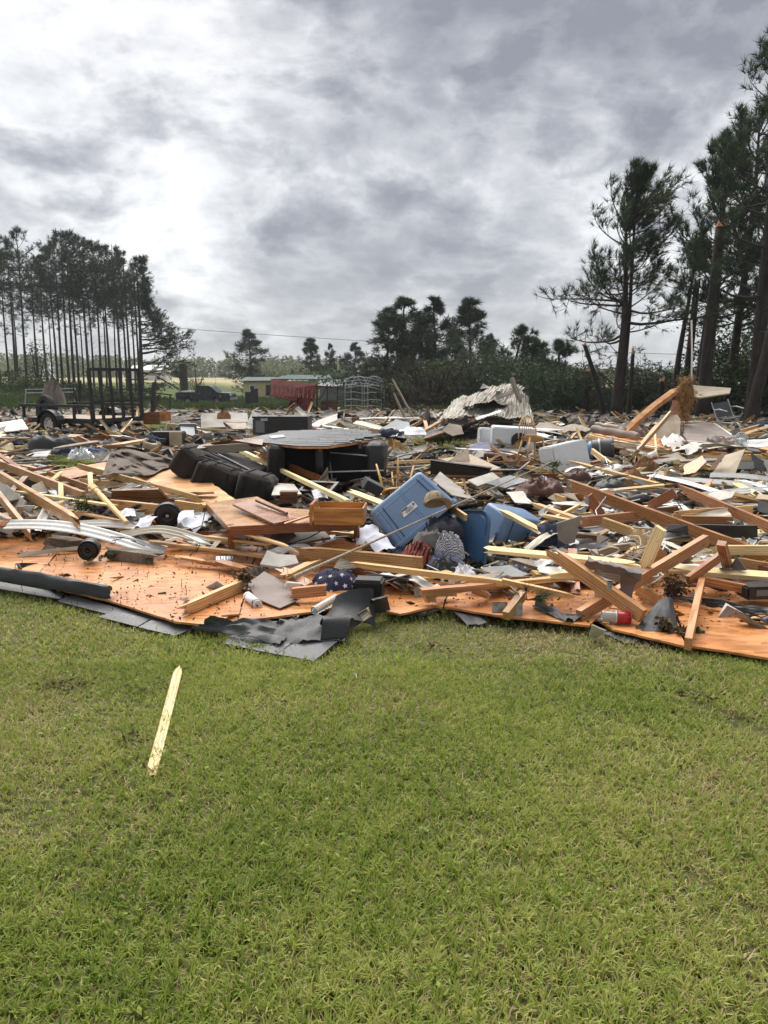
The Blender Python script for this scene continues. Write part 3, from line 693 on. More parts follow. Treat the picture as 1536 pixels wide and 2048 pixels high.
# --- young pines in the middle distance
mv = [pine('mid', 90 + i, 9, .15, .5, 3.3, 90, 14, 10, .40, .045, spread=.8, mats=('barkfar', 'needlemid'), sides=6, curve=1.5, fwd=.2,
           elk=.22, prof=lambda u, i=i: (1.02 - u) ** .85 * (.98 + .20 * math.sin(u * 13 + i * 2))) for i in range(3)]
mids = [(505, 655, 118, 1.45, 'lone young pine standing behind the yellow house'), (622, 675, 100, 1.3, 'small pine rising behind the grey roof, left of its thinner twin'),
        (662, 684, 102, .7, 'thin small pine behind the grey building between two fuller pines'), (711, 681, 98, 1.25, 'small cone-shaped pine left of the big dark pine clump'),
        (772, 612, 62, 1.35, 'bushy pine at the left of the dark clump behind the metal hoops'), (810, 588, 60, 1.5, 'broadest tall pine of the dark clump behind the metal hoops'),
        (868, 588, 62, 1.25, 'narrow-topped pine in the middle of the dark clump'), (938, 594, 58, 1.35, 'open-crowned pine right of the dark clump, above the crumpled metal'),
        (842, 640, 66, 1.5, 'shorter pine hidden low in the middle of the dark clump'), (905, 660, 64, 1.3, 'short pine filling the gap between two taller clump pines'), (975, 665, 62, .8, 'short leaning pine at the right end of the dark clump')]
for i, (px, top, d, wd, lab) in enumerate(mids):
    p = D(px, 800, d); z = float(gz(p.x, p.y)); H = D(px, top, d).z - z; s = H / 9
    plant_tree('pine_tree', mv[i % 3], (p.x, p.y, z - .1), rnd.random() * 6, 1, lab, 'pine', 'young pines of the middle distance', sz=(s * wd, s * wd, s))
# --- the storm-torn pines on the right, limbs blown towards the upper right
def nearpine(px, base, top, d, lab, seed, r0, cb, R, nl, per, lean=0.0, wind=(.35, 0, .18), name='pine_tree', tn=20, topt=True, tl=.33, arc=None, prof=None, dead=6, w=.021):
    p = D(px, base, d); z = float(gz(p.x, p.y)); H = D(px, top, d).z - z
    me = pine('near', seed, H, r0, cb * H, R, nl, per, tn, tl, w, spread=.55, lean=(lean, 0), wind=wind, curve=2.2, dead=dead, top=topt, sides=10, fwd=.14, arc=arc,
              prof=prof or (lambda u: (1 - u) ** .55 * (.8 + .3 * math.sin(u * 9 + seed))))
    return plant_tree(name, me, (p.x, p.y, z - .1), 0, 1, lab, 'pine', 'storm-torn pines on the right')
nearpine(1228, 850, 420, 30, 'thick-trunked pine with its top half blown over, left of the storm-torn group', 201, .19, .40, 2.9, 44, 19, .035, prof=lambda u: .5 + .4 * (1 - u) + .25 * math.sin(u * 8), w=.018)
nearpine(1236, 850, 335, 30.6, 'slim leaning pine with a wind-swept plume top beside the thick broken trunk', 202, .11, .58, 1.9, 40, 15, .055, wind=(.35, 0, .75), prof=lambda u: (1 - u) ** .5 * (.55 + .4 * math.sin(u * 8)) + .12)
nearpine(1345, 850, 470, 33, 'leaning thin pine between the two thick torn trunks', 203, .15, .50, 1.7, 30, 16, .05)
nearpine(1392, 850, 300, 31.5, 'tall pine behind the snapped trunk, its tufts blown upward', 204, .20, .36, 2.7, 56, 17, .045, wind=(.2, 0, .55), prof=lambda u: .45 + .55 * (1 - u))
nearpine(1455, 850, 240, 34, 'dense tall pine second from the right edge of the photo', 205, .22, .25, 3.2, 66, 16, .03, wind=(.15, 0, .35), prof=lambda u: .5 + .5 * (1 - u))
nearpine(1500, 860, 85, 27, 'tallest pine, rising out of the top right of the photo', 206, .26, .30, 3.0, 60, 16, .035, wind=(.2, 0, .4), prof=lambda u: .45 + .6 * (1 - u))
nearpine(1590, 860, 200, 30, 'tall pine beyond the right edge with limbs reaching into view', 207, .25, .22, 3.6, 60, 20, .0, wind=(-.05, 0, .2), prof=lambda u: .6 + .4 * (1 - u))
# trunks snapped off short
def stump_tree(px, base, top, d, r0, lab, lean=.02, n=9, seed=0, ragged=.35):
    p = D(px, base, d); z = float(gz(p.x, p.y)); H = D(px, top, d).z - z; r = random.Random(seed)
    e = empty('snapped_pine_trunk', (p.x, p.y, z - .1)); tag(e, lab, 'tree trunk', 'snapped trunks among the torn pines')
    b = MB(); b.tube([(lean * H * (k / 8) ** 1.2, .03 * math.sin(k), H * k / 8) for k in range(9)], [r0 * (1.2 if k == 0 else 1 - .04 * k) for k in range(9)], 10); b.build('trunk', m['bark'], e, True)
    s = MB()
    for k in range(n):
        a = 2 * PI * k / n; rr = r0 * .5; q = Vector((lean * H + math.cos(a) * rr, math.sin(a) * rr, H - .06)); s.tube([q, q + Vector((r.uniform(-.05, .05), 0, ragged * r.uniform(.3, 1)))], [r0 * .3, .006], 5)
    s.build('splintered_top', m['rawwood'], e)
    lb = MB()
    for k in range(7):
        a = r.random() * 6.3; zz_ = H * r.uniform(.4, .95); L = r.uniform(.4, 1.3); q = Vector((lean * zz_, 0, zz_)); lb.tube([q, q + Vector((math.cos(a) * L * .5, math.sin(a) * L * .5, .1)), q + Vector((math.cos(a) * L, math.sin(a) * L, -.15 * L))], [.03, .018, .006], 4)
    lb.build('broken_limbs', m['bark'], e)['kind'] = 'stuff'
stump_tree(1402, 850, 445, 29.5, .25, 'tall thick pine trunk snapped off high with raw orange top', .03, seed=1)
stump_tree(1318, 850, 755, 33, .14, 'short dark snapped stub between the leaning pine and thick trunk', 0, seed=2, ragged=.2)
stump_tree(1170, 850, 735, 34, .16, 'dark upright snapped trunk left of the thick broken pine', .01, seed=3, ragged=.15)
stump_tree(1256, 850, 700, 31.5, .10, 'second trunk standing just right of the thick broken pine', .02, seed=4)
stump_tree(1496, 870, 640, 25, .21, 'heavy leaning trunk in front of the dense pines at the right', .16, seed=5)
stump_tree(1365, 850, 560, 34, .18, 'long bare trunk just left of the tall snapped one', .04, seed=6)
stump_tree(1213, 790, 682, 30.5, .11, 'cut log slanting against the left side of the thick broken pine', -.32, seed=7, ragged=.06)
# fallen and bent broken trees in the centre: bare tangled limbs with some needles
def tangle(name, c, R, h, n, seed, lab, mats=('bark', 'needle'), ntuft=260, tl=.3, cat='fallen tree', rb=.05, up=.6, leafy=0):
    r = np.random.RandomState(seed); e = empty(name, c); tag(e, lab, cat); b = MB(); C = []; DD = []
    for k in range(n):
        a = r.rand() * 2 * PI; L = R * (.5 + .7 * r.rand()); p = np.array([r.randn() * R * .25, r.randn() * R * .25, .1 + r.rand() * h * .35]); d = unit(np.array([math.cos(a), math.sin(a) * .7, up * r.rand()])); pts = [p.copy()]
        for q in range(6): d = unit(d + r.randn(3) * .28 + np.array([0, 0, up * .10])); p = p + d * L / 6; p[2] = max(.05, min(p[2], h * 1.1)); pts.append(p.copy())
        w0 = rb * (.3 + .9 * r.rand()); b.tube([Vector(q) for q in pts], [w0 * (1 - .8 * q / 6) for q in range(7)], 5, False)
        for q in range(4):
            i = r.randint(2, 7); q0 = pts[i]; td = unit(r.randn(3) + np.array([0, 0, .3])); e_ = q0 + td * L * .3 * r.rand(); b.tube([Vector(q0), Vector(e_)], [w0 * .3, .005], 3, False); C.append(e_); DD.append(td)
            for _ in range(max(0, ntuft // (n * 4) - 1)): C.append(q0 + r.randn(3) * R * .14 * np.array([1, 1, .8])); DD.append(unit(r.randn(3)))
    b.build('limbs', m[mats[0]], e)['kind'] = 'stuff'
    if C and ntuft:
        C = np.array(C); C[:, 2] = np.clip(C[:, 2], .05, h * 1.25)
        V, T3, tt = needles(C, np.array(DD), 9, tl, .03, .8, seed, .1); o = link('crown', fastmesh('crown', V, T3, None, tt), m[mats[1]], e); o['kind'] = 'stuff'
    return e
def gp(px, d, dz=0.0):
    p = D(px, 800, d); return (p.x, p.y, float(gz(p.x, p.y)) + dz)
tangle('uprooted_tree', gp(862, 44), 2.6, 3.6, 60, 301, 'uprooted tree of bare tangled brown limbs behind the crumpled metal', ('bark', 'browntuft'), 420, .3, rb=.075, up=1.1)
tangle('broken_brushy_tree', gp(800, 38), 1.4, 2.0, 34, 302, 'splintered bare brush standing left of the crumpled metal heap', ('bark', 'browntuft'), 120, .25, rb=.045, up=1.3)
tangle('fallen_pine', gp(960, 48), 3.6, 3.6, 60, 303, 'fallen green pine top tangled behind the crumpled metal', ntuft=1600, tl=.38, rb=.06, up=.8)
tangle('fallen_pine', gp(1060, 46), 3.2, 3.2, 50, 304, 'fallen pine crown lying right of the crumpled metal heap', ntuft=1500, tl=.38, rb=.06, up=.6)
tangle('fallen_pine', gp(1110, 35), 2.4, 2.6, 50, 305, 'torn pine crown drooping left of the thick broken trunk', ntuft=1200, tl=.3, rb=.05, up=.5)
tangle('fallen_pine', gp(1290, 36), 2.6, 2.3, 60, 306, 'broken pine brush lying behind the leaning post on the right', ntuft=1300, tl=.3, rb=.05, up=.5)
# leaning pine bent over above the heap
nearpine(1000, 845, 655, 52, 'bent pine leaning right above the crumpled metal heap', 208, .17, .35, 2.2, 26, 14, .30, wind=(.3, 0, .0), tl=.36, w=.03)
nearpine(1060, 845, 680, 50, 'bushy dark pine filling the gap right of the bent pine', 219, .15, .15, 2.6, 50, 16, .02, wind=(0, 0, .05), tl=.36, w=.035)
nearpine(1105, 845, 684, 44, 'short torn pine right of the crumpled heap', 209, .16, .25, 2.0, 26, 14, .02, wind=(0, 0, .1), tl=.34, w=.028)
# leafy shrubs and understorey
def bush(px, d, R, h, lab, mat='darkbroad', seed=0, n=1500, size=.16, zlow=.05, name='leafy_shrub', cat='shrub', group='shrubs and saplings at the wood edge', clump=26):
    r = np.random.RandomState(seed); e = empty(name, gp(px, d)); tag(e, lab, cat, group)
    cc = np.stack([r.randn(clump) * R * .45, r.randn(clump) * R * .4, zlow * h + (h * (1 - zlow)) * r.rand(clump) ** .8], 1); k = r.randint(0, clump, n)
    C = cc[k] + r.randn(n, 3) * np.array([R * .17, R * .17, h * .075]); C[:, 2] = np.clip(C[:, 2], .03, h * 1.1)
    tint = np.clip(np.repeat(0.0, n) + (r.rand(clump))[k] * .7 + .2 * r.rand(n), 0, 1)
    o = link('foliage', leafmesh('foliage', C, size, tint, seed, .55), m[mat], e); o['kind'] = 'stuff'
    b = MB()
    for q in cc[:14]:
        b.tube([(r.randn() * .12, r.randn() * .12, 0), tuple(q * np.array([.45, .45, .5])), tuple(q)], [.035 * h / 2 + .01, .02 * h / 2 + .005, .006], 4, False)
    b.build('stems', m['bark'], e)['kind'] = 'stuff'; return e
bs = [(1020, 50, 3.2, 2.9, 'broad'), (1085, 42, 2.4, 2.4, 'darkbroad'), (1140, 40, 2.2, 2.0, 'darkbroad'), (1195, 39, 2.0, 1.7, 'darkbroad'), (1290, 41, 2.6, 1.7, 'darkbroad'), (1345, 44, 2.6, 1.8, 'darkbroad'),
      (1430, 38, 2.4, 4.6, 'broad'), (1480, 36, 2.4, 3.6, 'darkbroad'), (1530, 33, 2.4, 4.6, 'broad'), (1425, 33, 1.8, 2.0, 'darkbroad'), (1500, 31, 2.2, 2.0, 'darkbroad'), (1580, 31, 2.2, 2.6, 'darkbroad'),
      (740, 66, 3.2, 2.6, 'darkbroad'), (790, 58, 3.0, 2.6, 'darkbroad'), (690, 84, 4.5, 3.6, 'darkbroad'), (640, 95, 4.0, 3.4, 'darkbroad'), (590, 110, 5.0, 4.0, 'spring'), (850, 56, 2.6, 2.8, 'darkbroad'), (920, 54, 3.2, 3.2, 'broad')]
bs_ = 0
names_ = {'broad': 'leafy green', 'darkbroad': 'dark evergreen', 'spring': 'pale spring-green'}
wheres = ['behind the crumpled metal heap', 'right of the crumpled metal', 'left of the thick broken pine', 'at the foot of the thick broken pine', 'between the torn pine trunks', 'behind the leaning broken post', 'tall among the torn pines', 'dense under the right-hand pines', 'tall at the right edge of the photo', 'behind the folding chair', 'low at the right edge below the pines', 'beyond the right edge', 'behind the metal hoops', 'left of the uprooted tree', 'behind the grey building', 'behind the yellow house roof', 'far beyond the yellow house', 'behind the uprooted tree', 'above the crumpled metal heap']
for i, (px, d, R, h, k) in enumerate(bs):
    bush(px, d, R, h, f'{names_[k]} shrub {wheres[i]}', k, 400 + i, (3600 if h > 3 else 2200) if d < 60 else 1300, .15 if d < 50 else .26)
for i, (px, d, R, h, w_) in enumerate([(20, 80, 2.5, 1.9, 'at the left foot of the grove'), (110, 82, 3, 1.8, 'under the thick grove trunks'), (205, 80, 3, 1.7, 'under the middle of the grove'), (300, 84, 2.6, 1.8, 'at the right foot of the grove'), (250, 76, 2.2, 1.4, 'in front of the right grove trunks'), (160, 76, 2.4, 1.5, 'in front of the middle grove trunks'), (60, 76, 2.4, 1.5, 'in front of the left grove trunks')]):
    bush(px, d, R, h, f'low dull green brush {w_}', 'darkbroad' if i % 2 else 'broad', 440 + i, 1100, .25)
for i, (px, d, h, w_) in enumerate([(308, 78, 3.6, 'left'), (78, 79, 4.8, 'left')]):
    if i: bush(px, d, 1.5, h, 'slim leafy sapling between the left trunks of the grove', 'broad', 470, 900, .22)
# bare spindly tree beside the chimney
tangle('bare_tree', gp(392, 100), 3.0, 5.2, 40, 310, 'thin bare tree beside the lone brick chimney', ('barkfar', 'spring'), 60, .2, 'tree', rb=.05, up=2.2)
b = MB(); b.tube([(0, 0, 0), (.1, 0, 2), (.0, 0, 4.6)], [.1, .07, .03], 6); e = [o for o in bpy.data.objects if o.name == 'bare_tree'][0]; b.build('trunk', m['barkfar'], e)

# ================================================================ FAR AND MIDDLE-DISTANCE THINGS
def Hd(d):   # mean height of the wreckage at a forward distance
    return float(np.interp(d, [4.5, 5.5, 6.3, 7, 8, 10, 13, 20, 30, 45], [.05, .10, .17, .24, .32, .38, .38, .30, .25, .18]))
def Qs(px, py, dh=0.0):
    """the place where a pixel's ray meets the wreckage surface, dh above it"""
    d = ray_dir(px, py); o = Vector((0, 0, CAMH)); h = .3
    for _ in range(25):
        z = max(.02, h + dh); t = min((z - CAMH) / d.z, 60 / d.y) if d.z < -.004 else 60 / d.y
        p = o + d * t; nh = Hd(p.y) + float(terr(p.x, p.y)); h = .5 * h + .5 * nh
    return p
def scl(p): return p.y / FPX        # metres per photo pixel at a place

# --- power line across the far field
b = MB(); pts = []
for k in range(25):
    u = k / 24; px = -300 + 1900 * u; py = 598 + 118 * u + 20 * math.sin(PI * u)
    pts.append(D(px, py, 130))
tag(b.tube(pts, .045, 5).build('power_line', m['greymetal']), 'single overhead power line sagging across the sky above the yellow house', 'power line')
# --- brick chimney
p = D(369, 790, 96); e = empty('brick_chimney', (p.x, p.y, float(gz(p.x, p.y)) - .2)); tag(e, 'lone brick chimney left standing behind the pickup truck', 'chimney')
Hc = D(369, 727, 96).z - e.location.z
m['brick'] = MAT('old_brick', (.115, .062, .050), (.055, .035, .03), 3, .9, .05, .4, vary=.35, dirt=.3)
m['mortar'] = MAT('mortar', (.15, .13, .115), None, 6, .95, .03, .3)
MB().box((0, 0, Hc / 2), (.80, .6, Hc)).build('core', m['mortar'], e)
bk = MB().box((0, 0, 0), (.29, .66, .115)).build('brick', m['brick'], e); n_ = 0
for r_ in range(int(Hc / .135)):
    for c_ in range(3):
        o = bk if n_ == 0 else bk.copy()
        if n_: COL.objects.link(o)
        o.location = ((c_ - 1) * .305 + (.07 if r_ % 2 else -.07) * (1 if c_ != 1 else .3), rnd.uniform(-.012, .012), .07 + r_ * .135); n_ += 1
# --- yellow house
d0 = 90; pl, pr = D(488, 800, d0), D(560, 800, d0 - 3)
zb = float(gz(pl.x, d0)) - .2; ze = D(500, 762, d0).z
e = empty('yellow_house', (pl.x, pl.y, zb)); tag(e, 'small pale yellow house with a low metal roof behind the red wreck', 'house')
m['yellowwall'] = MAT('pale_yellow_siding', (.74, .66, .36), (.64, .56, .29), 1.5, .6, .1, .05, vary=0, dirt=.15)
m['roofteal'] = MAT('grey_green_metal_roof', (.12, .16, .16), (.08, .11, .11), 1.2, .8, .1, .1, metal=0, spec=.2, vary=.04, dirt=.2)
hw, hd, hh = 9.6, 7.0, ze - zb
w_ = MB(); w_.box((hw / 2, hd / 2, hh / 2), (hw, hd, hh)); w_.build('wall', m['yellowwall'], e)
lp = MB().box((0, 0, 0), (hw + .03, .02, .15), Matrix.Rotation(math.radians(7), 3, 'X')).build('siding_plank', m['yellowwall'], e)
for k in range(int(hh / .16)):
    o = lp if k == 0 else lp.copy()
    if k: COL.objects.link(o)
    o.location = (hw / 2, -.018, .1 + k * .16)
rf = MB(); rf.sheet([(-.4, -.6, hh + .02), (5.0, -.6, hh + .1), (5.0, hd * .55, hh + .45), (-.4, hd * .55, hh + .45)], .08); rf.build('roof', m['roofteal'], e)
rf = MB(); rf.sheet([(3.4, -.9, hh + .25), (10.4, -.9, hh + .22), (9.6, hd * .6, hh + .72), (4.6, hd * .6, hh + .72)], .08); ro = rf.build('roof', m['roofteal'], e); ro['label'] = 'raised grey-green right half of the low roof'
rb = MB()
for k in range(14): rb.tube([(3.6 + k * .5, -.9, hh + .27), (4.3 + k * .42, hd * .6, hh + .74)], .022, 4)
rb.build('roof_seams', m['roofteal'], e)['kind'] = 'stuff'
for (wx, ww, whh, fr_) in ((1.0, .55, 1.1, 'white'), (3.1, 1.0, 1.15, 'darkgrey')):
    f = MB()
    for sx, sz, bw, bh in ((0, whh / 2, ww + .1, .09), (0, -whh / 2, ww + .1, .09), (-ww / 2, 0, .09, whh - .09), (ww / 2, 0, .09, whh - .09), (0, 0, ww - .09, .06)):
        f.box((wx + sx, -.06, 1.35 + sz), (bw, .08, bh))
    f = f.build('window', m[fr_], e); MB().box((0, .03, 0), (ww - .1, .03, whh - .1)).build('pane', m['ink'], f)
# --- grey building right of it
pl = D(640, 800, 80); zb = float(gz(pl.x, 80)) - .2
e = empty('grey_shed', (pl.x, pl.y, zb)); tag(e, 'long dark grey shed behind the hoop cage', 'shed')
hh = D(640, 772, 80).z - zb
MB().box((2.7, 2, hh / 2), (5.4, 4, hh)).build('wall', m['midgrey'], e); MB().sheet([(-.3, -.4, hh), (5.7, -.4, hh - .05), (5.7, 4.2, hh + .75), (-.3, 4.2, hh + .6)], .07).build('roof', m['darkgrey'], e)
# --- white far house glimpsed right of the grove
p = D(290, 760, 210); e = empty('white_farmhouse', (p.x - 3, p.y, float(gz(p.x, p.y)))); tag(e, 'tiny white farmhouse glimpsed across the field beyond the grove', 'house')
MB().box((4, 3, 1.3), (9, 6, 2.6)).build('wall', m['siding'], e); MB().sheet([(-1, -.5, 2.6), (9, -.5, 2.6), (9, 3, 4.0), (-1, 3, 4.0)], .2).build('roof', m['greymetal'], e)

# --- pickup truck
def wheel(parent, x, y, z, r, w, rimmat, name='wheel', spokes=5):
    b = MB(); prof = [(r * .62, -w / 2), (r * .93, -w / 2), (r, -w * .32), (r, w * .32), (r * .93, w / 2), (r * .62, w / 2), (r * .60, 0), (r * .62, -w / 2)]
    M_ = Matrix.Rotation(PI / 2, 4, 'X')
    b.lathe(prof, 24, M_.to_3x3()); t_ = b.build('tyre', m['tyre'], None, True)
    wo = empty(name, (x, y, z)); wo.parent = parent; t_.parent = wo; t_.location = (0, 0, 0); smooth_by_angle(t_, 40)
    M_ = Matrix.Rotation(PI / 2, 4, 'X') @ Matrix.Scale(-1, 4, (0, 0, 1)); rb = MB(); rb.lathe([(r * .61, -w * .42), (r * .63, -w * .38), (r * .56, -w * .30), (r * .50, -w * .20), (r * .18, -w * .30), (.001, -w * .33)], 24, M_.to_3x3(), False); rb.lathe([(r * .61, w * .42), (r * .55, w * .2), (.001, w * .2)], 20, M_.to_3x3(), False)
    ri = rb.build('rim', rimmat, wo, True); h = MB()
    for k in range(8): a = 2 * PI * k / 8; h.tube([(math.cos(a) * r * .40, w * .22 * 0 + (w * .262), math.sin(a) * r * .40), (math.cos(a) * r * .40, w * .25, math.sin(a) * r * .40)], r * .07, 8)
    for v_ in h.v: pass
    h.v = [(a_, -abs(b_) * 1.0, c_) for a_, b_, c_ in h.v]
    h.build('rim_hole_shade', m['ink'], wo); return wo  # solid black spots paint the shade in the rim holes
def extrude(prof, y0, y1, mb=None):
    """profile in x-z pushed along y"""
    mb = mb or MB(); n = len(prof); vs = [(x, y0, z) for x, z in prof] + [(x, y1, z) for x, z in prof]
    return mb.add(vs, [tuple(range(n)), tuple(range(2 * n - 1, n - 1, -1))] + [(i, n + i, n + (i + 1) % n, (i + 1) % n) for i in range(n)])
m['truck'] = MAT('dark_blue_truck_paint', (.018, .024, .034), (.014, .018, .026), 2, .25, .06, 0, metal=.2, vary=0, dirt=.1)
m['truckglass'] = MAT('dark_truck_glass', (.02, .03, .032), None, 2, .08, .03, 0, vary=0)
p = Q(352, 806); dT = 77; p = D(352, 806, dT); e = empty('pickup_truck', (p.x, p.y, float(gz(p.x, p.y))), (0, 0, math.radians(-9))); tag(e, 'dark blue crew-cab pickup truck parked on the grass before the tan field', 'truck')
bp = [(0, .62), (.05, .55), (.75, .52), (.80, .85), (1.0, 1.02), (1.45, 1.02), (1.66, .85), (1.72, .48), (3.75, .46), (3.82, .85), (4.0, 1.02), (4.5, 1.02), (4.68, .85), (4.74, .5), (5.5, .5), (5.62, .62), (5.60, 1.05), (5.45, 1.18), (4.1, 1.28), (1.95, 1.24), (0.02, 1.22)]
o = extrude(bp, 0, 1.9).build('body', m['truck'], e); bevel(o, .03, 2)
cp = [(1.98, 1.22), (2.02, 1.80), (2.2, 1.90), (3.35, 1.90), (3.6, 1.80), (4.22, 1.27)]
o = extrude(cp, .12, 1.78).build('cab', m['truck'], e); bevel(o, .03, 2)
for (x0, x1, x2, x3) in ((2.12, 2.15, 2.85, 2.85), (2.95, 2.95, 3.32, 4.0)):
    MB().sheet([(x0, .108, 1.30), (x3, .108, 1.30), (x2 + (.15 if x2 > 3 else 0), .108, 1.78), (x1, .108, 1.80)], .006).build('side_window', m['truckglass'], e)
MB().box((.98, 1, 1.235), (1.85, 1.6, .02)).build('bed_liner', m['ink'], e); MB().box((1.0, .95, 1.31), (1.2, 1.2, .12)).build('bed_load', m['siding'], e)
MB().box((-.03, .12, 1.0), (.06, .18, .34)).build('tail_light', m['redplastic'], e); MB().box((5.6, .2, 1.0), (.08, .34, .2)).build('headlight', m['label'], e)
MB().box((-.1, .95, .60), (.16, 1.8, .2)).build('bumper', m['steel'], e); MB().box((5.68, .95, .62), (.16, 1.85, .22)).build('bumper', m['steel'], e)
MB().box((3.75, -.1, 1.36), (.14, .2, .2)).build('wing_mirror', m['black'], e)
for x in (1.23, 4.25):
    for y in (.12, 1.78): wheel(e, x, y, .40, .40, .26, m['greymetal'])
for x in (1.23, 4.25):
    f = MB(); pts = [(x + math.cos(a) * .52, -.02, .42 + math.sin(a) * .54) for a in [PI * k / 10 for k in range(11)]]; f.tube(pts, .055, 6); f.build('fender_flare', m['black'], e)
for x in (2.45, 3.2): MB().box((x, -.012, 1.12), (.16, .03, .035)).build('door_handle', m['steel'], e)

# --- red corrugated shed wreck
dR = 38
def DD_(px, py, d=44): return D(px, py, d * .865)
e = empty('wrecked_red_shed', gp(590, dR)); tag(e, 'wrecked shed of tipped red corrugated metal beside the hoop cage', 'shed'); el = Vector(e.location)
def rel(pts): return [Vector(q) - el for q in pts]
def corrug(name, c00, c10, c11, c01, mat, n=14, amp=.035, parent=None, nv=3, **k):
    return patch(name, c00, c10, c11, c01, mat, .012, n * 4, nv, parent=parent, prof=lambda u, v_: amp * (1 if (u * n) % 1 < .35 else 0) , smooth=False, **k)
for pts, lab in (([(542, 757, 45), (636, 771, 45), (604, 792, 43), (588, 802, 42.5), (540, 792, 42.5)], 'tipped dark red roof sheet of the shed'), ([(592, 776, 44), (634, 770, 43.6), (622, 830, 42), (600, 826, 42.2), (576, 812, 42.4)], 'upright red wall sheet of the shed')):
    o = plate('wall_sheet', rel([DD_(*q) for q in pts]), .02, m['rust'], .03, e, 3, .3); o['label'] = lab
for k in range(10):
    x = 546 + k * 8.6; board('rib', *rel([DD_(x + 2, 758 + k * 1.3, 44.4), DD_(x - 2 + k * .2, 791 + k * .8, 42.0)]), .045, .05, m['rust'], parent=e)
for k in range(7):
    x = 594 + k * 6; board('rib', *rel([DD_(x, 775 - k * .8, 43.3), DD_(x - 12 + k * .4, 815 + k * 2, 41.8)]), .04, .04, m['rust'], parent=e)
for a in ((634, 768, 634, 832), (655, 769, 639, 800), (676, 772, 673, 830), (634, 772, 678, 775), (642, 806, 674, 804), (643, 818, 674, 817), (655, 772, 654, 820)):
    board('frame_post', *rel([DD_(a[0], a[1], 43.5), DD_(a[2], a[3], 43.3)]), .07, .06, m['rustframe'], parent=e)
plate('mesh_wall', rel([DD_(642, 801, 44), DD_(674, 800, 44), DD_(674, 829, 43.6), DD_(640, 830, 43.6)]), .02, m['rustframe'], parent=e)
# hoop cage
dH = 38; c = D(722, 830, dH); e = empty('hoop_cage', (c.x, c.y, float(gz(c.x, c.y)))); tag(e, 'grey tubular hoop cage standing beside the red shed wreck', 'hoop cage')
hs_ = [(-.78, 0, .60), (-.50, .5, .75), (.16, .1, .60), (.30, .7, .75)]
for (x, y, _) in hs_:
    pts = []
    for k in range(17):
        a = PI * k / 16; pts.append((x + .42 - .42 * math.cos(a) * 1.0 - 0.0, y, 1.15 + .62 * math.sin(a)))
    pts = [(x, y, 0), (x, y, .6)] + pts + [(pts[-1][0], y, .6), (pts[-1][0], y, 0)]
    MB().tube(pts, .022, 6).build('hoop', m['steel'], e)
for zz_ in (.35, .65, 1.0, 1.35):
    MB().tube([(-.80, -.03, zz_), (-.3, -.05, zz_ + .02), (.1, -.03, zz_ - .06), (.5, -.03, zz_), (1.0, .02, zz_ - .03)], .018, 5).build('rung', m['steel'], e)
for k in range(4):
    MB().tube([(-.76, .02, 1.2 + k * .15), (-.1, .3, 1.3 + k * .15), (.4, .2, 1.25 + k * .15), (1.1, .5, 1.1 + k * .13)], .016, 5).build('rung', m['steel'], e)

# --- utility trailer, tilted ramp gate towards us
th = math.radians(-26); a_ = Vector((math.cos(th), math.sin(th), 0)); pw = Q(104, 872, 0.0)
e = empty('utility_trailer', (pw.x - a_.x * 1.3, pw.y - a_.y * 1.3, 0), (0, 0, th)); tag(e, 'black open utility trailer with mesh ramp gate raised and white-rimmed wheel', 'trailer')
Lt, Wt = 2.7, 1.85; BM = m['blackmetal']
f = MB()
for y in (.18, .18 + Wt): f.box((Lt / 2, y, .42), (Lt, .07, .14))
for k in range(6): f.box((Lt * k / 5 if 0 < k < 5 else (.03 if k == 0 else Lt - .03), .18 + Wt / 2, .42), (.06, Wt - .06, .08))
f.box((-.5, .18 + Wt / 2, .42), (1.0, .08, .1)); f.build('chassis', BM, e)
f = MB()
for k in range(4): f.box((Lt / 2, .18 + Wt * (k + .5) / 4, .475), (Lt - .08, Wt / 4 - .015, .03))
f.build('deck', m['weath'], e)
for y in (.18, .18 + Wt):
    MB().box((Lt / 2 - .02, y, .83), (Lt + .1, .07, .07)).build('top_rail', BM, e)
    for k in range(5): MB().box((.03 + (Lt - .06) * k / 4, y, .64), (.06, .06, .34)).build('rail_post', BM, e)
MB().box((.0, .18 + Wt / 2, .83), (.05, Wt, .05)).build('top_rail', BM, e)
MB().box((Lt - .12, .10, .31), (.14, .03, .1)).build('tail_light', m['redplastic'], e); MB().box((.3, .135, .43), (.16, .02, .08)).build('reflector', m['redplastic'], e); MB().box((.14, .135, .43), (.14, .02, .08)).build('reflector', m['label'], e)
g = empty('ramp_gate', (Lt + .02, .18, .40)); g.parent = e
gm = MB(); GH = 1.42
for zz_, w2 in ((0.03, .09), (GH, .08), (.55, .05)): gm.box((0, Wt / 2, zz_), (.05, Wt + .02, w2))
gm.build('gate_frame', BM, g)
for k in range(6):
    MB().box((0.0, Wt * k / 5, GH / 2 + .015), (.06, .10 if k in (0, 5) else .07, GH - .11)).build('gate_bar', BM, g)
g.rotation_euler = (0, math.radians(-3), 0)
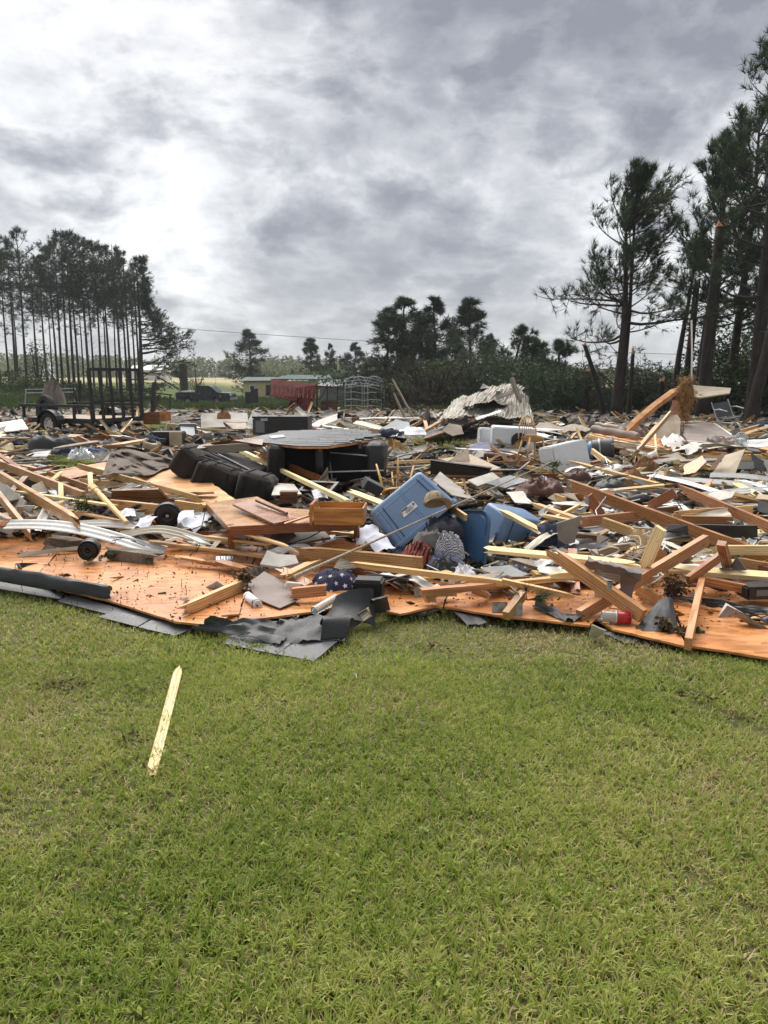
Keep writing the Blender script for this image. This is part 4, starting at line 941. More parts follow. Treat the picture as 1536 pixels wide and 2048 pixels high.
for y in (0.0, .36 + Wt):
    w_ = wheel(e, 1.3, y, .33, .33, .2, m['rimwhite'])
    if y: w_.rotation_euler = (0, 0, PI)
    fb = MB(); pr = [(1.3 + math.cos(q) * .42, .33 + math.sin(q) * .40) for q in [PI * k / 10 for k in range(11)]]; pi_ = [(1.3 + math.cos(q) * .40, .33 + math.sin(q) * .38) for q in [PI * k / 10 for k in range(10, -1, -1)]]
    for k in range(10):
        q0, q1 = pr[k], pr[k + 1]; r0_, r1_ = pi_[10 - k], pi_[9 - k]
        fb.add([(q0[0], y - .13, q0[1]), (q1[0], y - .13, q1[1]), (q1[0], y + .13, q1[1]), (q0[0], y + .13, q0[1]), (r0_[0], y - .13, r0_[1]), (r1_[0], y - .13, r1_[1]), (r1_[0], y + .13, r1_[1]), (r0_[0], y + .13, r0_[1])],
               [(0, 1, 2, 3), (7, 6, 5, 4), (0, 4, 5, 1), (3, 2, 6, 7)])
    smooth_by_angle(fb.build('fender', BM, e), 60)
# spare wheel lying on the rail and a torn cloth-covered board behind
c = D(92, 817, 22); s_ = empty('spare_wheel', c, (math.radians(-12), 0, math.radians(-38))); tag(s_, 'dark spare wheel leaning on the trailer above its white-rimmed wheel', 'wheel')
w2 = wheel(s_, 0, 0, 0, .38, .2, m['black'])
heap('torn_carpet_bundle', D(108, 812, 22.6), .34, .22, .55, m['tarp2'], 8, folds=1.3); tag(bpy.data.objects['torn_carpet_bundle'], 'torn pinkish carpet bundle standing behind the spare wheel', 'bundle')
# field fences and pipe gates behind the trailer
def pipes(name, lab, cat, segs, d, r=.025, mat='steel'):
    c = D(segs[0][0], segs[0][1], d); z = float(gz(c.x, c.y)); e = empty(name, (c.x, c.y, z)); tag(e, lab, cat)
    for sg in segs:
        MB().tube([D(sg[0], sg[1], d) - Vector((c.x, c.y, z)), D(sg[2], sg[3], d) - Vector((c.x, c.y, z))], r, 6).build('rail' if abs(sg[0] - sg[2]) > 6 else 'post', m[mat], e)
    return e
pipes('pipe_fence', 'thin grey pipe fence in the weeds behind the spare wheel', 'fence', [(50, 779, 150, 777), (52, 786, 150, 784), (52, 778, 50, 812), (150, 777, 150, 812), (100, 778, 100, 810)], 33)
pipes('pipe_fence', 'bent pipe fence between the ramp gate and the pickup', 'fence', [(310, 786, 345, 790), (318, 790, 308, 826), (340, 788, 340, 820), (250, 760, 296, 758)], 32, .03, 'rustframe')
def post(px, y0, y1, d, lab, mat='barkfar', w=.1, name='wooden_post', px2=None):
    o = board(name, D(px, y1, d), D(px2 or px, y0, d), w, w, m[mat], 'sx'); tag(o, lab, 'post', 'posts standing in the wreckage'); return o
post(160, 775, 830, 30, 'leaning dark fence post in the weeds left of the ramp gate', px2=148)
post(305, 755, 828, 30, 'rough brown post standing right of the ramp gate', w=.14, px2=309)
post(160, 758, 830, 31, 'upright weathered post behind the trailer rail')
o = board('bent_pole', D(312, 752, 30), D(358, 778, 30), .06, .05, m['black']); tag(o, 'dark pole sloping down from the brown post towards the pickup', 'pole')

# --- appliances and boxes across the middle distance
def boxthing(name, lab, cat, px, py, dist, size, rz=0, mat='fridge', tilt=(0, 0), extra=None, group=None):
    """an appliance-like box standing with its foot at a pixel; extra adds parts in its own frame (origin base centre)"""
    p = D(px, py, dist) if dist else Qs(px, py, -.1)
    e = empty(name, p, (math.radians(tilt[0]), math.radians(tilt[1]), math.radians(rz))); tag(e, lab, cat, group)
    o = MB().box((0, 0, size[2] / 2), size).build('body', m[mat], e); bevel(o, min(.02, min(size) * .12), 2)
    if extra: extra(e, size)
    return e
def washer_parts(e, s):
    o = MB().box((-s[0] * .27, -s[1] / 2 - .008, s[2] / 2), (s[0] * .42, .016, s[2] * .9)).build('lid', m['fridge'], e)
    h = MB(); h.lathe([(.001, 0), (.13, 0), (.15, .01), (.15, .03)], 18, (Matrix.Translation((s[0] * .12, -s[1] / 2, s[2] * .45)) @ Matrix.Rotation(PI / 2, 4, 'X')).to_4x4()); h.build('drum_opening_shade', m['ink'], e)  # black disc paints the shade inside the drum opening
    MB().box((s[0] * .38, -s[1] / 2 - .012, s[2] / 2), (s[0] * .24, .024, s[2] * .98)).build('side_panel', m['fridge'], e)
boxthing('washing_machine', 'white washing machine on its side with a dark round opening, by the black mattress', 'washer', 1023, 898, 14.6, (.80, .62, .42), -4, 'fridge', (0, 3), washer_parts)
def freezer_parts(e, s):
    MB().box((-s[0] * .36, -s[1] / 2 - .012, s[2] * .5), (s[0] * .16, .024, s[2] * .7)).build('motor_panel', m['midgrey'], e)
    MB().box((0, 0, s[2] + .02), (s[0] * 1.01, s[1] * 1.01, .04)).build('lid', m['black'], e)
    MB().box((s[0] * .12, -s[1] / 2 - .01, s[2] * .5), (s[0] * .72, .02, s[2] * .86)).build('front_panel', m['black'], e)
    MB().box((-s[0] * .28, -s[1] / 2 - .03, s[2] * .93), (.14, .03, .05)).build('latch', m['steel'], e)
boxthing('chest_freezer', 'black and grey appliance chest lying behind the shingled roof slab', 'freezer', 566, 868, 16.2, (1.15, .6, .34), -3, 'darkgrey', (0, 0), freezer_parts)
def fridgeparts(e, s):
    MB().box((0, -s[1] / 2 - .012, s[2] * .5), (s[0] * .96, .024, s[2] * .95)).build('door', m['fridge'], e)
    MB().tube([(-.1, -s[1] / 2 - .03, s[2] * .22), (-.1, -s[1] / 2 - .06, s[2] * .24), (.06, -s[1] / 2 - .06, s[2] * .24), (.06, -s[1] / 2 - .03, s[2] * .22)], .008, 6).build('handle', m['steel'], e)
boxthing('white_freezer', 'big white dented appliance box tilted among pale boards right of centre', 'freezer', 1132, 938, 10.6, (.50, .48, .36), 14, 'fridge', (-8, -11), fridgeparts)
boxthing('water_heater_box', 'white upright dented metal box left of the washing machine', 'appliance', 968, 888, 15.2, (.24, .25, .32), 8, 'fridge', (0, 3), lambda e, s: MB().box((0, -s[1] / 2 - .008, s[2] * .5), (s[0] * .85, .016, s[2] * .85)).build('front_panel', m['fridge'], e))
def crate(px, py, d, size, lab, mat='furn', rz=0, tilt=(0, 0), name='drawer_box', open_='up', group=None):
    e = empty(name, D(px, py, d), (math.radians(tilt[0]), math.radians(tilt[1]), math.radians(rz))); tag(e, lab, 'drawer', group); x, y, z = size; t_ = .014
    MB().box((0, -y / 2, z / 2), (x, t_, z)).build('front', m[mat], e); MB().box((0, y / 2, z / 2), (x, t_, z)).build('back', m[mat], e)
    MB().box((-x / 2 + t_ / 2, 0, z / 2), (t_, y - t_, z * .96)).build('side', m[mat], e); MB().box((x / 2 - t_ / 2, 0, z / 2), (t_, y - t_, z * .96)).build('side', m[mat], e)
    MB().box((0, 0, .012), (x - t_ * 2 - .002, y - t_, .01)).build('bottom', m['tanboard'], e); return e
crate(207, 888, 16.5, (.38, .35, .18), 'red-brown open drawer lying left of a matching pair', 'furnred', 8); crate(252, 888, 16.4, (.34, .35, .17), 'red-brown drawer, left one of the pair by the grey carpet', 'furnred', -5); crate(284, 889, 16.0, (.26, .34, .17), 'small red-brown drawer, right one of the pair by the grey carpet', 'furnred', 12)
boxthing('night_cabinet', 'dark cabinet with its cream door facing us, behind the brown carpet', 'cabinet', 337, 890, 15.8, (.66, .4, .28), 3, 'ink', (0, 0), lambda e, s: MB().box((s[0] * .30, -s[1] / 2 - .012, s[2] / 2), (s[0] * .38, .024, s[2])).build('cream_door', m['tanboard'], e))
crate(305, 848, 24, (.5, .4, .35), 'brown wooden box standing near the right foot of the ramp gate', 'furnred', 10); crate(325, 842, 25, (.4, .4, .3), 'second brown wooden box, behind and right of the first by the gate', 'furn', -10)
boxthing('cardboard_box', 'small crushed cardboard box in front of the trailer gate', 'box', 345, 862, 21, (.36, .3, .2), 25, 'tanboard', (0, 8)); boxthing('cardboard_box', 'brown cardboard carton lying open below the trailer wheel', 'box', 146, 884, 16.2, (.38, .3, .14), -18, 'tan', (6, 0))
boxthing('black_bucket_box', 'small black square bin behind the cream cabinet door', 'bin', 361, 868, 19, (.22, .2, .18), 10, 'black')
e = boxthing('printer', 'grey and white boxy printer lying left of the couch panels', 'printer', 376, 872, 18.5, (.42, .3, .3), 12, 'midgrey', (0, 0), lambda e, s: MB().sheet([(-.14, -s[1] / 2 - .2, .05), (.18, -s[1] / 2 - .2, .02), (.16, -s[1] / 2, .22), (-.16, -s[1] / 2, .24)], .02).build('paper_tray', m['fridge'], e))
# grey upholstered panels and others as plates: (name, label, cat, pts(px,py,dist), th, mat, jag)
def pl3(name, lab, cat, pts, th, mat, ja=.0, group=None):
    P = [D(q[0], q[1], q[2] * (.82 if q[2] > 24 else 1)) for q in pts]; n = (P[1] - P[0]).cross(P[2] - P[0]).normalized()
    o = plate(name, P, th, m[mat], ja, seed=len(lab)); tag(o, lab, cat, group); o['kind'] = 'thing'; return o
pl3('wall_board', 'grey couch-like panel standing behind the printer, left one', 'panel', [(401, 826, 20), (432, 826, 20.2), (452, 854, 19.6), (402, 856, 19.4)], .08, 'greyboard', .01)
pl3('wall_board', 'tan-grey panel with folded edge left of the black freezer', 'panel', [(430, 822, 20.4), (495, 826, 20.8), (497, 844, 20), (434, 845, 19.8)], .10, 'greyboard', .01)
pl3('wall_board', 'pale panel leaning right behind the freezer end', 'panel', [(505, 822, 18.5), (548, 840, 18.8), (500, 858, 17.8), (490, 856, 17.8)], .03, 'drywall', .01)
pl3('wall_board', 'ribbed tan fan-shaped board between the grey panels', 'panel', [(450, 845, 19.4), (492, 845, 19.5), (496, 858, 19), (465, 858, 19)], .03, 'tanboard', .01)
tag(heap('orange_bundle', D(449, 838, 19.2), .17, .12, .16, m['fluff'], 3, folds=1.4), 'orange-tan clump of insulation draped on the grey panel', 'insulation')
pl3('wall_board', 'white lid-like slab lying on the shingled roof', 'slab', [(537, 872, 9.9), (566, 869, 10.2), (571, 873, 9.9), (545, 876, 9.7)], .02, 'fridge')
tag(heap('grey_sack', D(560, 840, 16.1), .12, .1, .08, m['redcloth'], 5), 'small red bag on top of the black freezer', 'bag')
pl3('metal_sheet', 'silver ribbed metal sheet at the left edge before the trailer', 'metal sheet', [(-10, 846, 19.5), (45, 838, 20), (57, 858, 18.6), (8, 864, 18.3)], .02, 'steel')
for k, (a, b_) in enumerate(((8, 28), (24, 44), (40, 58))):
    pass
pl3('wall_board', 'white wall board flat on the debris at the left edge, below the metal sheet', 'board', [(-20, 872, 16.5), (20, 868, 17), (38, 884, 15.8), (-15, 888, 15.4)], .02, 'fridge', .02)
# window frames leaning in the far wreckage
def frame(px, py, d, w, h, lab, mat='black', tilt=12, rz=10, pane=True, name='window_sash', cat='window'):
    e = empty(name, D(px, py, d), (math.radians(-tilt), 0, math.radians(rz))); tag(e, lab, cat); b = MB(); t_ = .035
    b.box((0, 0, t_ / 2), (w, .03, t_)); b.box((0, 0, h - t_ / 2), (w, .03, t_)); b.box((-w / 2 + t_ / 2, 0, h / 2), (t_, .03, h - 2 * t_)); b.box((w / 2 - t_ / 2, 0, h / 2), (t_, .03, h - 2 * t_)); b.build('frame', m[mat], e)
    if pane: MB().box((0, 0, h / 2), (w - 2 * t_ - .002, .006, h - 2 * t_ - .002)).build('pane', m['ink' if pane is True else pane], e)
    return e
frame(497, 808, 40, .32, .62, 'small dark leaning window sash, left one before the yellow house'); frame(510, 806, 39, .34, .72, 'taller dark leaning window sash, right one before the yellow house')
frame(746, 876, 17, .22, .2, 'small tan picture frame standing on the grass right of the roof slab', 'tan', 15, -12, 'tanboard', 'picture_frame', 'picture frame')

# --- crumpled metal roofing heap
dC = 27
def rib_sheet(c4, n, wr=.05, arch=0, lab='', mat='ribmetal', seed=0, nv=8, curl=0):
    P = [D(q[0], q[1], q[2] * .82) for q in c4]
    o = patch('metal_roof_sheet', *P, m[mat], .008, n * 8, nv, wr=wr, arch=arch, curl=curl, ws=3, seed=seed, smooth=False, edge=.03, prof=lambda u, v_: .018 * (1 if (u * n * 2) % 1 < .3 else 0) + .09 * noise.noise(Vector((u * 6, v_ * 4, seed * 2.7))))
    tag(o, lab, 'metal sheet', 'crumpled beige metal roofing'); return o
rib_sheet([(905, 812, 28.5), (985, 790, 29), (990, 812, 28), (900, 830, 27.5)], 9, .10, .1, 'beige ribbed sheet arched at the top back of the crumpled heap', seed=1)
rib_sheet([(983, 830, 27), (1018, 782, 27.6), (1062, 828, 26), (1000, 845, 25.6)], 10, .12, .15, 'beige ribbed sheet swept into curved folds in the middle of the heap', seed=2, curl=-.25)
rib_sheet([(865, 828, 27), (975, 812, 27.5), (982, 820, 26.6), (870, 836, 26.2)], 4, .04, .0, 'long narrow beige sheet along the left flank of the heap', seed=3)
rib_sheet([(872, 852, 26), (895, 826, 26.6), (935, 824, 26.4), (905, 850, 25.6)], 6, .08, .1, 'pale crumpled sheet at the lower left of the heap', seed=4)
rib_sheet([(962, 840, 26), (1030, 818, 26.6), (1066, 833, 25.8), (1010, 856, 25)], 12, .12, .05, 'fanned ribbed sheet along the front foot of the heap', seed=5)
rib_sheet([(1000, 822, 27), (1040, 805, 27.4), (1062, 815, 27), (1030, 838, 26.2)], 8, .1, .18, 'ribbed sheet buckled under the upright strips', seed=6)
rib_sheet([(930, 806, 28.8), (950, 790, 29.2), (975, 792, 29), (985, 808, 28.4)], 5, .1, .05, 'small pale flap at the summit of the crumpled heap', seed=7)
rib_sheet([(1052, 822, 26.8), (1060, 812, 27), (1068, 835, 26), (1056, 842, 25.8)], 2, .06, .05, 'pinched pale end strip at the right tip of the heap', seed=8)
rib_sheet([(868, 850, 24.6), (985, 842, 24), (1004, 798, 26.4), (902, 806, 27)], 8, .09, .16, 'large crumpled beige sheet making the left body of the heap', seed=11, nv=18)
rib_sheet([(948, 854, 23.6), (1068, 846, 23.4), (1058, 796, 25.8), (984, 794, 26.2)], 9, .10, .20, 'large crumpled beige sheet making the right body of the heap', seed=12, curl=-.15, nv=18)
rib_sheet([(925, 822, 24.6), (1010, 812, 24.8), (1050, 776, 26.8), (960, 786, 27)], 7, .07, .15, 'twisted beige sheet capping the crumpled heap', seed=13, nv=14)
def strip(c4, lab, mat='ribmetal', name='metal_strip', wr=.02, cat='metal strip', arch=0, seed=0, group=None):
    o = patch(name, *[D(q[0], q[1], q[2] * (.75 if q[2] > 24 else 1)) for q in c4], m[mat], .012, 10, 3, wr=wr, arch=arch, seed=seed); return tag(o, lab, cat, group)
strip([(1019, 760, 27.5), (1028, 755, 27.5), (1046, 803, 27), (1036, 806, 27)], 'tall beige strip standing bent at the right of the crumpled heap', arch=.1)
strip([(1035, 800, 27), (1045, 800, 27), (1046, 826, 26.5), (1038, 824, 26.5)], 'lower bent end of the standing strip on the heap')
strip([(990, 792, 27.3), (1038, 775, 27.3), (1042, 781, 27.2), (996, 800, 27.2)], 'beige strip crossing the standing strip on the heap')
strip([(992, 782, 28), (1000, 782, 28), (1000, 795, 28), (992, 795, 28)], 'short upright tab at the top of the heap')
strip([(960, 778, 28.4), (966, 767, 28.4), (980, 774, 28.4), (977, 775, 28.3)], 'small white bent flashing sticking up behind the heap', 'siding')
strip([(950, 836, 25.8), (1000, 820, 26.2), (1004, 823, 26.1), (954, 840, 25.7)], 'white trim strip lying diagonally on the heap', 'siding')
e = frame(968, 835, 20.6, 1.05, .28, 'white window frame lying flat on the crumpled sheets', 'siding', 60, 8, False)
pl3('fridge_shell', 'white curved appliance shell at the lower left front of the heap', 'appliance shell', [(897, 848, 25.2), (900, 836, 25.4), (922, 840, 25.3), (935, 828, 25.6), (936, 845, 25), (920, 850, 24.8)], .05, 'fridge')
# sloping roof section in front of it
pl3('roof_section', 'dark shingled roof section sloping up left of the washing machine', 'roof section', [(845, 865, 20.5), (917, 846, 21.6), (960, 836, 22.3), (958, 842, 21.5), (918, 858, 20.4), (850, 878, 17.6)], .05, 'felt', .02)
o = board('fascia_board', D(846, 879, 17.5), D(962, 838, 21.8), .14, .05, m['brown'], 'xs'); tag(o, 'brown fascia board under the sloping roof section', 'board')
o = board('fascia_board', D(960, 838, 20.4), D(1060, 848, 20.2), .16, .05, m['weath'], 'sx'); tag(o, 'brown bowed board along the foot of the crumpled metal', 'board')
o = board('rusty_panel', D(852, 818, 20.4), D(858, 850, 20), .5, .04, m['rustframe'], 'xx', PI / 2); tag(o, 'rust-brown ragged sheet standing left of the crumpled metal', 'metal sheet')
for i, (a, lab) in enumerate((((783, 755, 836, 852, 24.5), 'pale splintered branch rising left of the uprooted tree'), ((786, 784, 818, 852, 24), 'shorter raw splintered branch left of the long one'), ((812, 842, 818, 862, 22), 'reddish short stake leaning before the brush'))):
    o = board('broken_branch', D(a[0], a[1], a[4]), D(a[2], a[3], a[4] - .3), .07, .05, m['weath' if i < 2 else 'orangered'], 'xx'); tag(o, lab, 'branch')

def blob(name, c, rx, ry, rz, mat, seed, amp=.35):
    vs = []; n, k_ = 28, 18
    for j in range(k_ + 1):
        ph = PI * j / k_
        for i in range(n):
            a = 2 * PI * i / n; d = Vector((math.sin(ph) * math.cos(a), math.sin(ph) * math.sin(a), math.cos(ph))); q = Vector((d.x * 1.6, d.y * 1.6, d.z * .8)) + Vector((seed, 0, 0))
            s = 1 + amp * (noise.noise(q * 1.5) + .7 * noise.noise(q * 4) + .4 * noise.noise(q * 9)) ; taper = .55 + .45 * min(1, 1.2 + d.z)
            vs.append(Vector(c) + Vector((d.x * rx * s * taper, d.y * ry * s * taper, d.z * rz * (1 + .3 * amp * noise.noise(q * 3)))))
    return mesh(name, vs, [(j * n + i, (j + 1) * n + i, (j + 1) * n + (i + 1) % n, j * n + (i + 1) % n) for j in range(k_) for i in range(n)], mat, None, True)
# --- right: broken leaning trunk with insulation, fallen wall, platform
o = board('leaning_broken_beam', D(1246, 868, 14.6), D(1366, 772, 15.4), .12, .10, m['rawwood'], 'xx', .3, .06); tag(o, 'big broken orange-brown beam leaning up to the hanging insulation', 'beam')
strip([(1258, 852, 15.5), (1270, 846, 15.4), (1352, 789, 15.9), (1346, 786, 15.9)], 'white-edged grey trim strip nailed along the leaning beam', 'siding', wr=.01)
tag(blob('insulation_batt', D(1370, 796, 15.3), .12, .10, .40, m['fluff'], 21, .75), 'brown glass wool batt hanging from the top of the leaning beam', 'insulation')
ib = bpy.data.objects['insulation_batt']; rr_ = np.random.RandomState(3); C_ = np.stack([rr_.randn(260) * .075, rr_.randn(260) * .06, rr_.uniform(-.42, .42, 260)], 1); C_[:, :2] *= (1.15 - abs(C_[:, 2:]) * .8)
V_, T_, tt_ = needles(C_, unit(np.array([[0, 0, -1.]]) + rr_.randn(260, 3) * .5), 5, .16, .012, .5, 4); fo = link('loose_fibres', fastmesh('loose_fibres', V_, T_, None, tt_), m['fluff'], ib); fo['kind'] = 'stuff'
tag(heap('insulation_batt', D(1258, 868, 15.0) - Vector((0, 0, .05)), .40, .2, .18, m['tarp2'], 22, folds=1.6), 'torn grey-brown wrap bunched at the foot of the leaning beam', 'wrap')
o = MB().tube([D(1383, 760, 15.7), D(1384, 700, 15.7), D(1383, 640, 15.7)], .018, 8).build('white_pipe', m['siding']); tag(o, 'thin white pipe standing straight up above the insulation', 'pipe')
pl3('wall_board', 'brown board jutting right from the hanging insulation like a shelf', 'board', [(1385, 770, 16), (1462, 776, 16.5), (1460, 786, 16), (1400, 795, 15.4), (1386, 793, 15.5)], .03, 'weath', .01)
pl3('wall_board', 'dark brown board behind the leaning beam, below the shelf board', 'board', [(1345, 800, 16.6), (1380, 796, 16.6), (1380, 832, 16.3), (1335, 832, 16.3)], .03, 'brown', .02)
pl3('wall_board', 'tall tan board standing upright in the right-hand wreckage', 'board', [(1309, 876, 14.2), (1322, 830, 14.6), (1354, 829, 14.8), (1361, 838, 14.7), (1360, 874, 14.3)], .015, 'tanboard', .004)
pl3('fallen_fabric_wall', 'mauve-brown membrane draped over a collapsed wall at the right', 'membrane', [(1366, 870, 14.4), (1370, 848, 15.4), (1426, 846, 15.8), (1470, 873, 14.3), (1440, 880, 13.8), (1378, 886, 13.4)], .02, 'tarp2', .02)
strip([(1368, 846, 15.5), (1370, 843, 15.5), (1422, 844, 15.8), (1426, 847, 15.8)], 'pale trim along the top of the mauve membrane', 'cream', wr=0)
strip([(1424, 846, 15.8), (1430, 846, 15.8), (1464, 868, 14.5), (1460, 872, 14.4)], 'pale trim running down the right side of the mauve membrane', 'siding', wr=0)
tag(patch('white_tarp', D(1330, 896, 12.9), D(1345, 878, 13.7), D(1420, 898, 13.2), D(1385, 905, 12.4), m['drywall'], .008, 16, 10, wr=.12, ws=3, seed=5, edge=.04), 'white tarp rumpled before the mauve membrane', 'tarp')
tag(patch('white_tarp', D(1318, 880, 14.0), D(1352, 868, 14.3), D(1365, 882, 13.6), D(1330, 890, 13.4), m['siding'], .008, 12, 8, wr=.08, ws=3, seed=6, edge=.04), 'small white sheet curling beside the upright tan board', 'sheet')
tag(patch('pinkish_blanket', D(1408, 893, 13.4), D(1425, 876, 13.8), D(1480, 880, 13.6), D(1470, 897, 13.0), m['tarp2'], .01, 16, 10, wr=.14, ws=4, seed=7, edge=.05), 'pinkish grey blanket heaped left of the white fan', 'blanket')
# platform: floor of the house lying at the right
zt = D(1420, 905, 13.0).z; yP = 12.8
e = empty('floor_platform', (D(1350, 905, 13).x, 13, 0)); tag(e, 'wooden house floor section with white skirting lying at the right edge', 'floor section'); e['kind'] = 'thing'; el = Vector(e.location)
x0, x1 = D(1300, 900, 13).x - el.x, D(1700, 900, 13).x - el.x
MB().box(((x0 + x1) / 2, 1.3, zt - .02), (x1 - x0, 2.8, .03)).build('floor_sheet', m['osbdry'], e)
MB().box(((x0 + x1) / 2, -.12, zt - .08), (x1 - x0, .04, .09)).build('rim_joist', m['pale'], e)
MB().box(((x0 + x1) / 2 + .35, -.16, zt - .20), (x1 - x0 - .7, .025, .13)).build('skirting', m['siding'], e)
for k in range(6): MB().box((x0 + .3 + k * (x1 - x0 - .6) / 5, .6, (zt - .14) / 2), (.2, .4, zt - .14)).build('pier', m['concrete'], e)
# second raised floor piece running back-left from it
e = empty('floor_platform', (D(1240, 880, 14).x, 14.2, 0)); tag(e, 'raised floor section with joist ends behind the leaning tan boards', 'floor section'); e['kind'] = 'thing'; el = Vector(e.location)
def rl(q): return D(*q) - el
MB().sheet([rl((1178, 868, 15)), rl((1290, 868, 16.2)), (rl((1395, 885, 14.5))), rl((1330, 902, 12.9)), rl((1250, 888, 13.6))], .03).build('floor_sheet', m['osbdry'], e)
board('rim_joist', rl((1178, 874, 14.6)), rl((1252, 892, 13.4)), .05, .1, m['pale'], parent=e); board('rim_joist', rl((1252, 893, 13.4)), rl((1340, 908, 12.7)), .05, .1, m['tan'], parent=e)
for k in range(12):
    q = rl((1185 + k * 13, 879 + k * 2.6, 14.45 - k * .14)); MB().box(q, (.035, .25, .09), .5).build('joist', m['pale'], e)
# rolls of membrane
def roll(A, B, r, lab, mat='tarp2', name='carpet_roll', cat='roll'):
    A, B = D(*A), D(*B); b = MB(); n = 10
    pts = [A.lerp(B, k / n) + Vector((0, 0, .01 * math.sin(k * 1.7))) for k in range(n + 1)]
    b.tube(pts, [r * (1 + .08 * math.sin(k * 2.3)) for k in range(n + 1)], 14); o = smooth_by_angle(b.build(name, m[mat]), 60); tag(o, lab, cat); return o
roll((1186, 858, 15), (1276, 873, 14), .075, 'grey-mauve membrane roll sloping right in the right-hand wreckage'); roll((1192, 850, 16), (1262, 860, 15.4), .06, 'thin pale roll behind the grey-mauve one', 'weath')
strip([(1080, 848, 20), (1160, 852, 19), (1190, 862, 18), (1060, 862, 18)], 'low pile of pale torn sheathing behind the white dented appliance', 'weath', wr=.15, cat='sheathing')
# barrel, fan, folding chair, buckets
e = empty('grey_barrel', D(1184, 900, 12.6), (math.radians(0), math.radians(84), math.radians(-12))); tag(e, 'dark grey ribbed bin lying beside the white dented appliance', 'bin')
MB().lathe([(.001, 0), (.155, 0), (.165, .02), (.17, .12), (.178, .13), (.178, .15), (.172, .16), (.178, .30), (.19, .31), (.19, .34)], 24).build('drum', m['darkgrey'], e, True); MB().lathe([(.173, .10), (.184, .105), (.184, .125), (.173, .13)], 24).build('hoop', m['steel'], e, True)
MB().lathe([(.001, -.09), (.10, -.085), (.15, -.03), (.155, 0)], 20).build('blue_base', m['tote'], e, True)
def fan(px, py, d, r, lab):
    e = empty('white_fan', D(px, py, d), (math.radians(82), 0, math.radians(12))); tag(e, lab, 'fan')
    for rr in (r, r * .75, r * .5, r * .25): 
        pts = [(rr * math.cos(2 * PI * k / 20), rr * math.sin(2 * PI * k / 20), .03 * (1 - rr / r)) for k in range(21)]; MB().tube(pts, .006, 5, False).build('grille_ring', m['fridge'], e)
    g_ = MB()
    for k in range(16): a = 2 * PI * k / 16; g_.tube([(0, 0, .035), (r * math.cos(a), r * math.sin(a), 0)], .003, 4)
    g_.build('grille_wires', m['fridge'], e)['kind'] = 'stuff'; MB().lathe([(.001, .05), (.035, .045), (.04, .02), (.04, -.07), (.001, -.08)], 14).build('motor', m['fridge'], e, True)
    bl = MB()
    for k in range(4):
        a = PI / 2 * k; bl.sheet([(.03 * math.cos(a), .03 * math.sin(a), 0), (r * .8 * math.cos(a - .3), r * .8 * math.sin(a - .3), -.02), (r * .85 * math.cos(a + .3), r * .85 * math.sin(a + .3), .02)], .004)
    bl.build('blades', m['midgrey'], e)
fan(1483, 880, 13, .13, 'round white fan standing on the right-hand floor section')
e = empty('folding_chair', D(1450, 858, 18), (0, math.radians(-8), math.radians(20))); tag(e, 'dark folding lawn chair tipped up behind the mauve membrane', 'chair')
MB().sheet([(-.22, 0, .30), (.22, 0, .30), (.24, .12, .62), (-.2, .12, .62)], .02).build('backrest', m['darkgrey'], e); MB().sheet([(-.22, -.3, .28), (.22, -.3, .28), (.22, 0, .28), (-.22, 0, .28)], .02).build('seat', m['darkgrey'], e)
for sx in (-.24, .24):
    MB().tube([(sx, -.32, 0), (sx, 0, .3), (sx, .14, .66)], .014, 6).build('leg', m['steel'], e); MB().tube([(sx, .1, 0), (sx, -.3, .34)], .014, 6).build('leg', m['steel'], e); MB().tube([(sx, -.34, .46), (sx, -.1, .50), (sx, .06, .48)], .016, 6).build('armrest', m['steel'], e)
def pail(px, py, d, r, h, lab, mat='fridge', tilt=70, rz=0, cat='bucket', name='white_bucket'):
    e = empty(name, D(px, py, d), (0, math.radians(tilt), math.radians(rz))); tag(e, lab, cat)
    MB().lathe([(.001, 0), (r * .85, 0), (r * .9, .01), (r, h), (r * 1.06, h), (r * 1.06, h - .02), (r * 1.0, h - .025), (r * .97, h - .01), (r * .85, .02), (.001, .02)], 22).build('body', m[mat], e, True); return e
pail(1297, 915, 11.8, .07, .13, 'small white tub under the leaning tan boards')
pail(1345, 962, 9.2, .075, .12, 'clear plastic container among the pale boards at the right', 'clear', 20, 0, 'container', 'plastic_container')
# mattress, quilt and leather cushion beside the washer
tag(patch('black_mattress', D(932, 892, 14.4), D(1045, 890, 14.6), D(1052, 908, 13.4), D(936, 905, 13.4), m['felt'], .10, 16, 8, wr=.10, ws=2.5, seed=11, arch=.05), 'black sagging mattress in front of the washing machine', 'mattress')
tag(patch('grey_quilt', D(938, 902, 13.5), D(975, 889, 14.0), D(1002, 905, 13.2), D(942, 908, 13.0), m['bluecloth'], .02, 12, 8, wr=.05, arch=.08, seed=12), 'blue-grey quilt arched over the left end of the black mattress', 'quilt')
e = empty('leather_cushion', D(992, 922, 12.0), (0, math.radians(6), math.radians(-12))); tag(e, 'buttoned brown leather cushion lying in front of the grey quilt', 'cushion')
o = MB().rbox((0, 0, .06), (.40, .22, .13), .05).build('pad', m['browncloth'], e); smooth_by_angle(o, 60)
for k in range(4): MB().lathe([(.001, .012), (.014, .006), (.016, 0)], 10, Matrix.Translation((-.14 + k * .09, -.02, .125))).build('button', m['ink'], e)

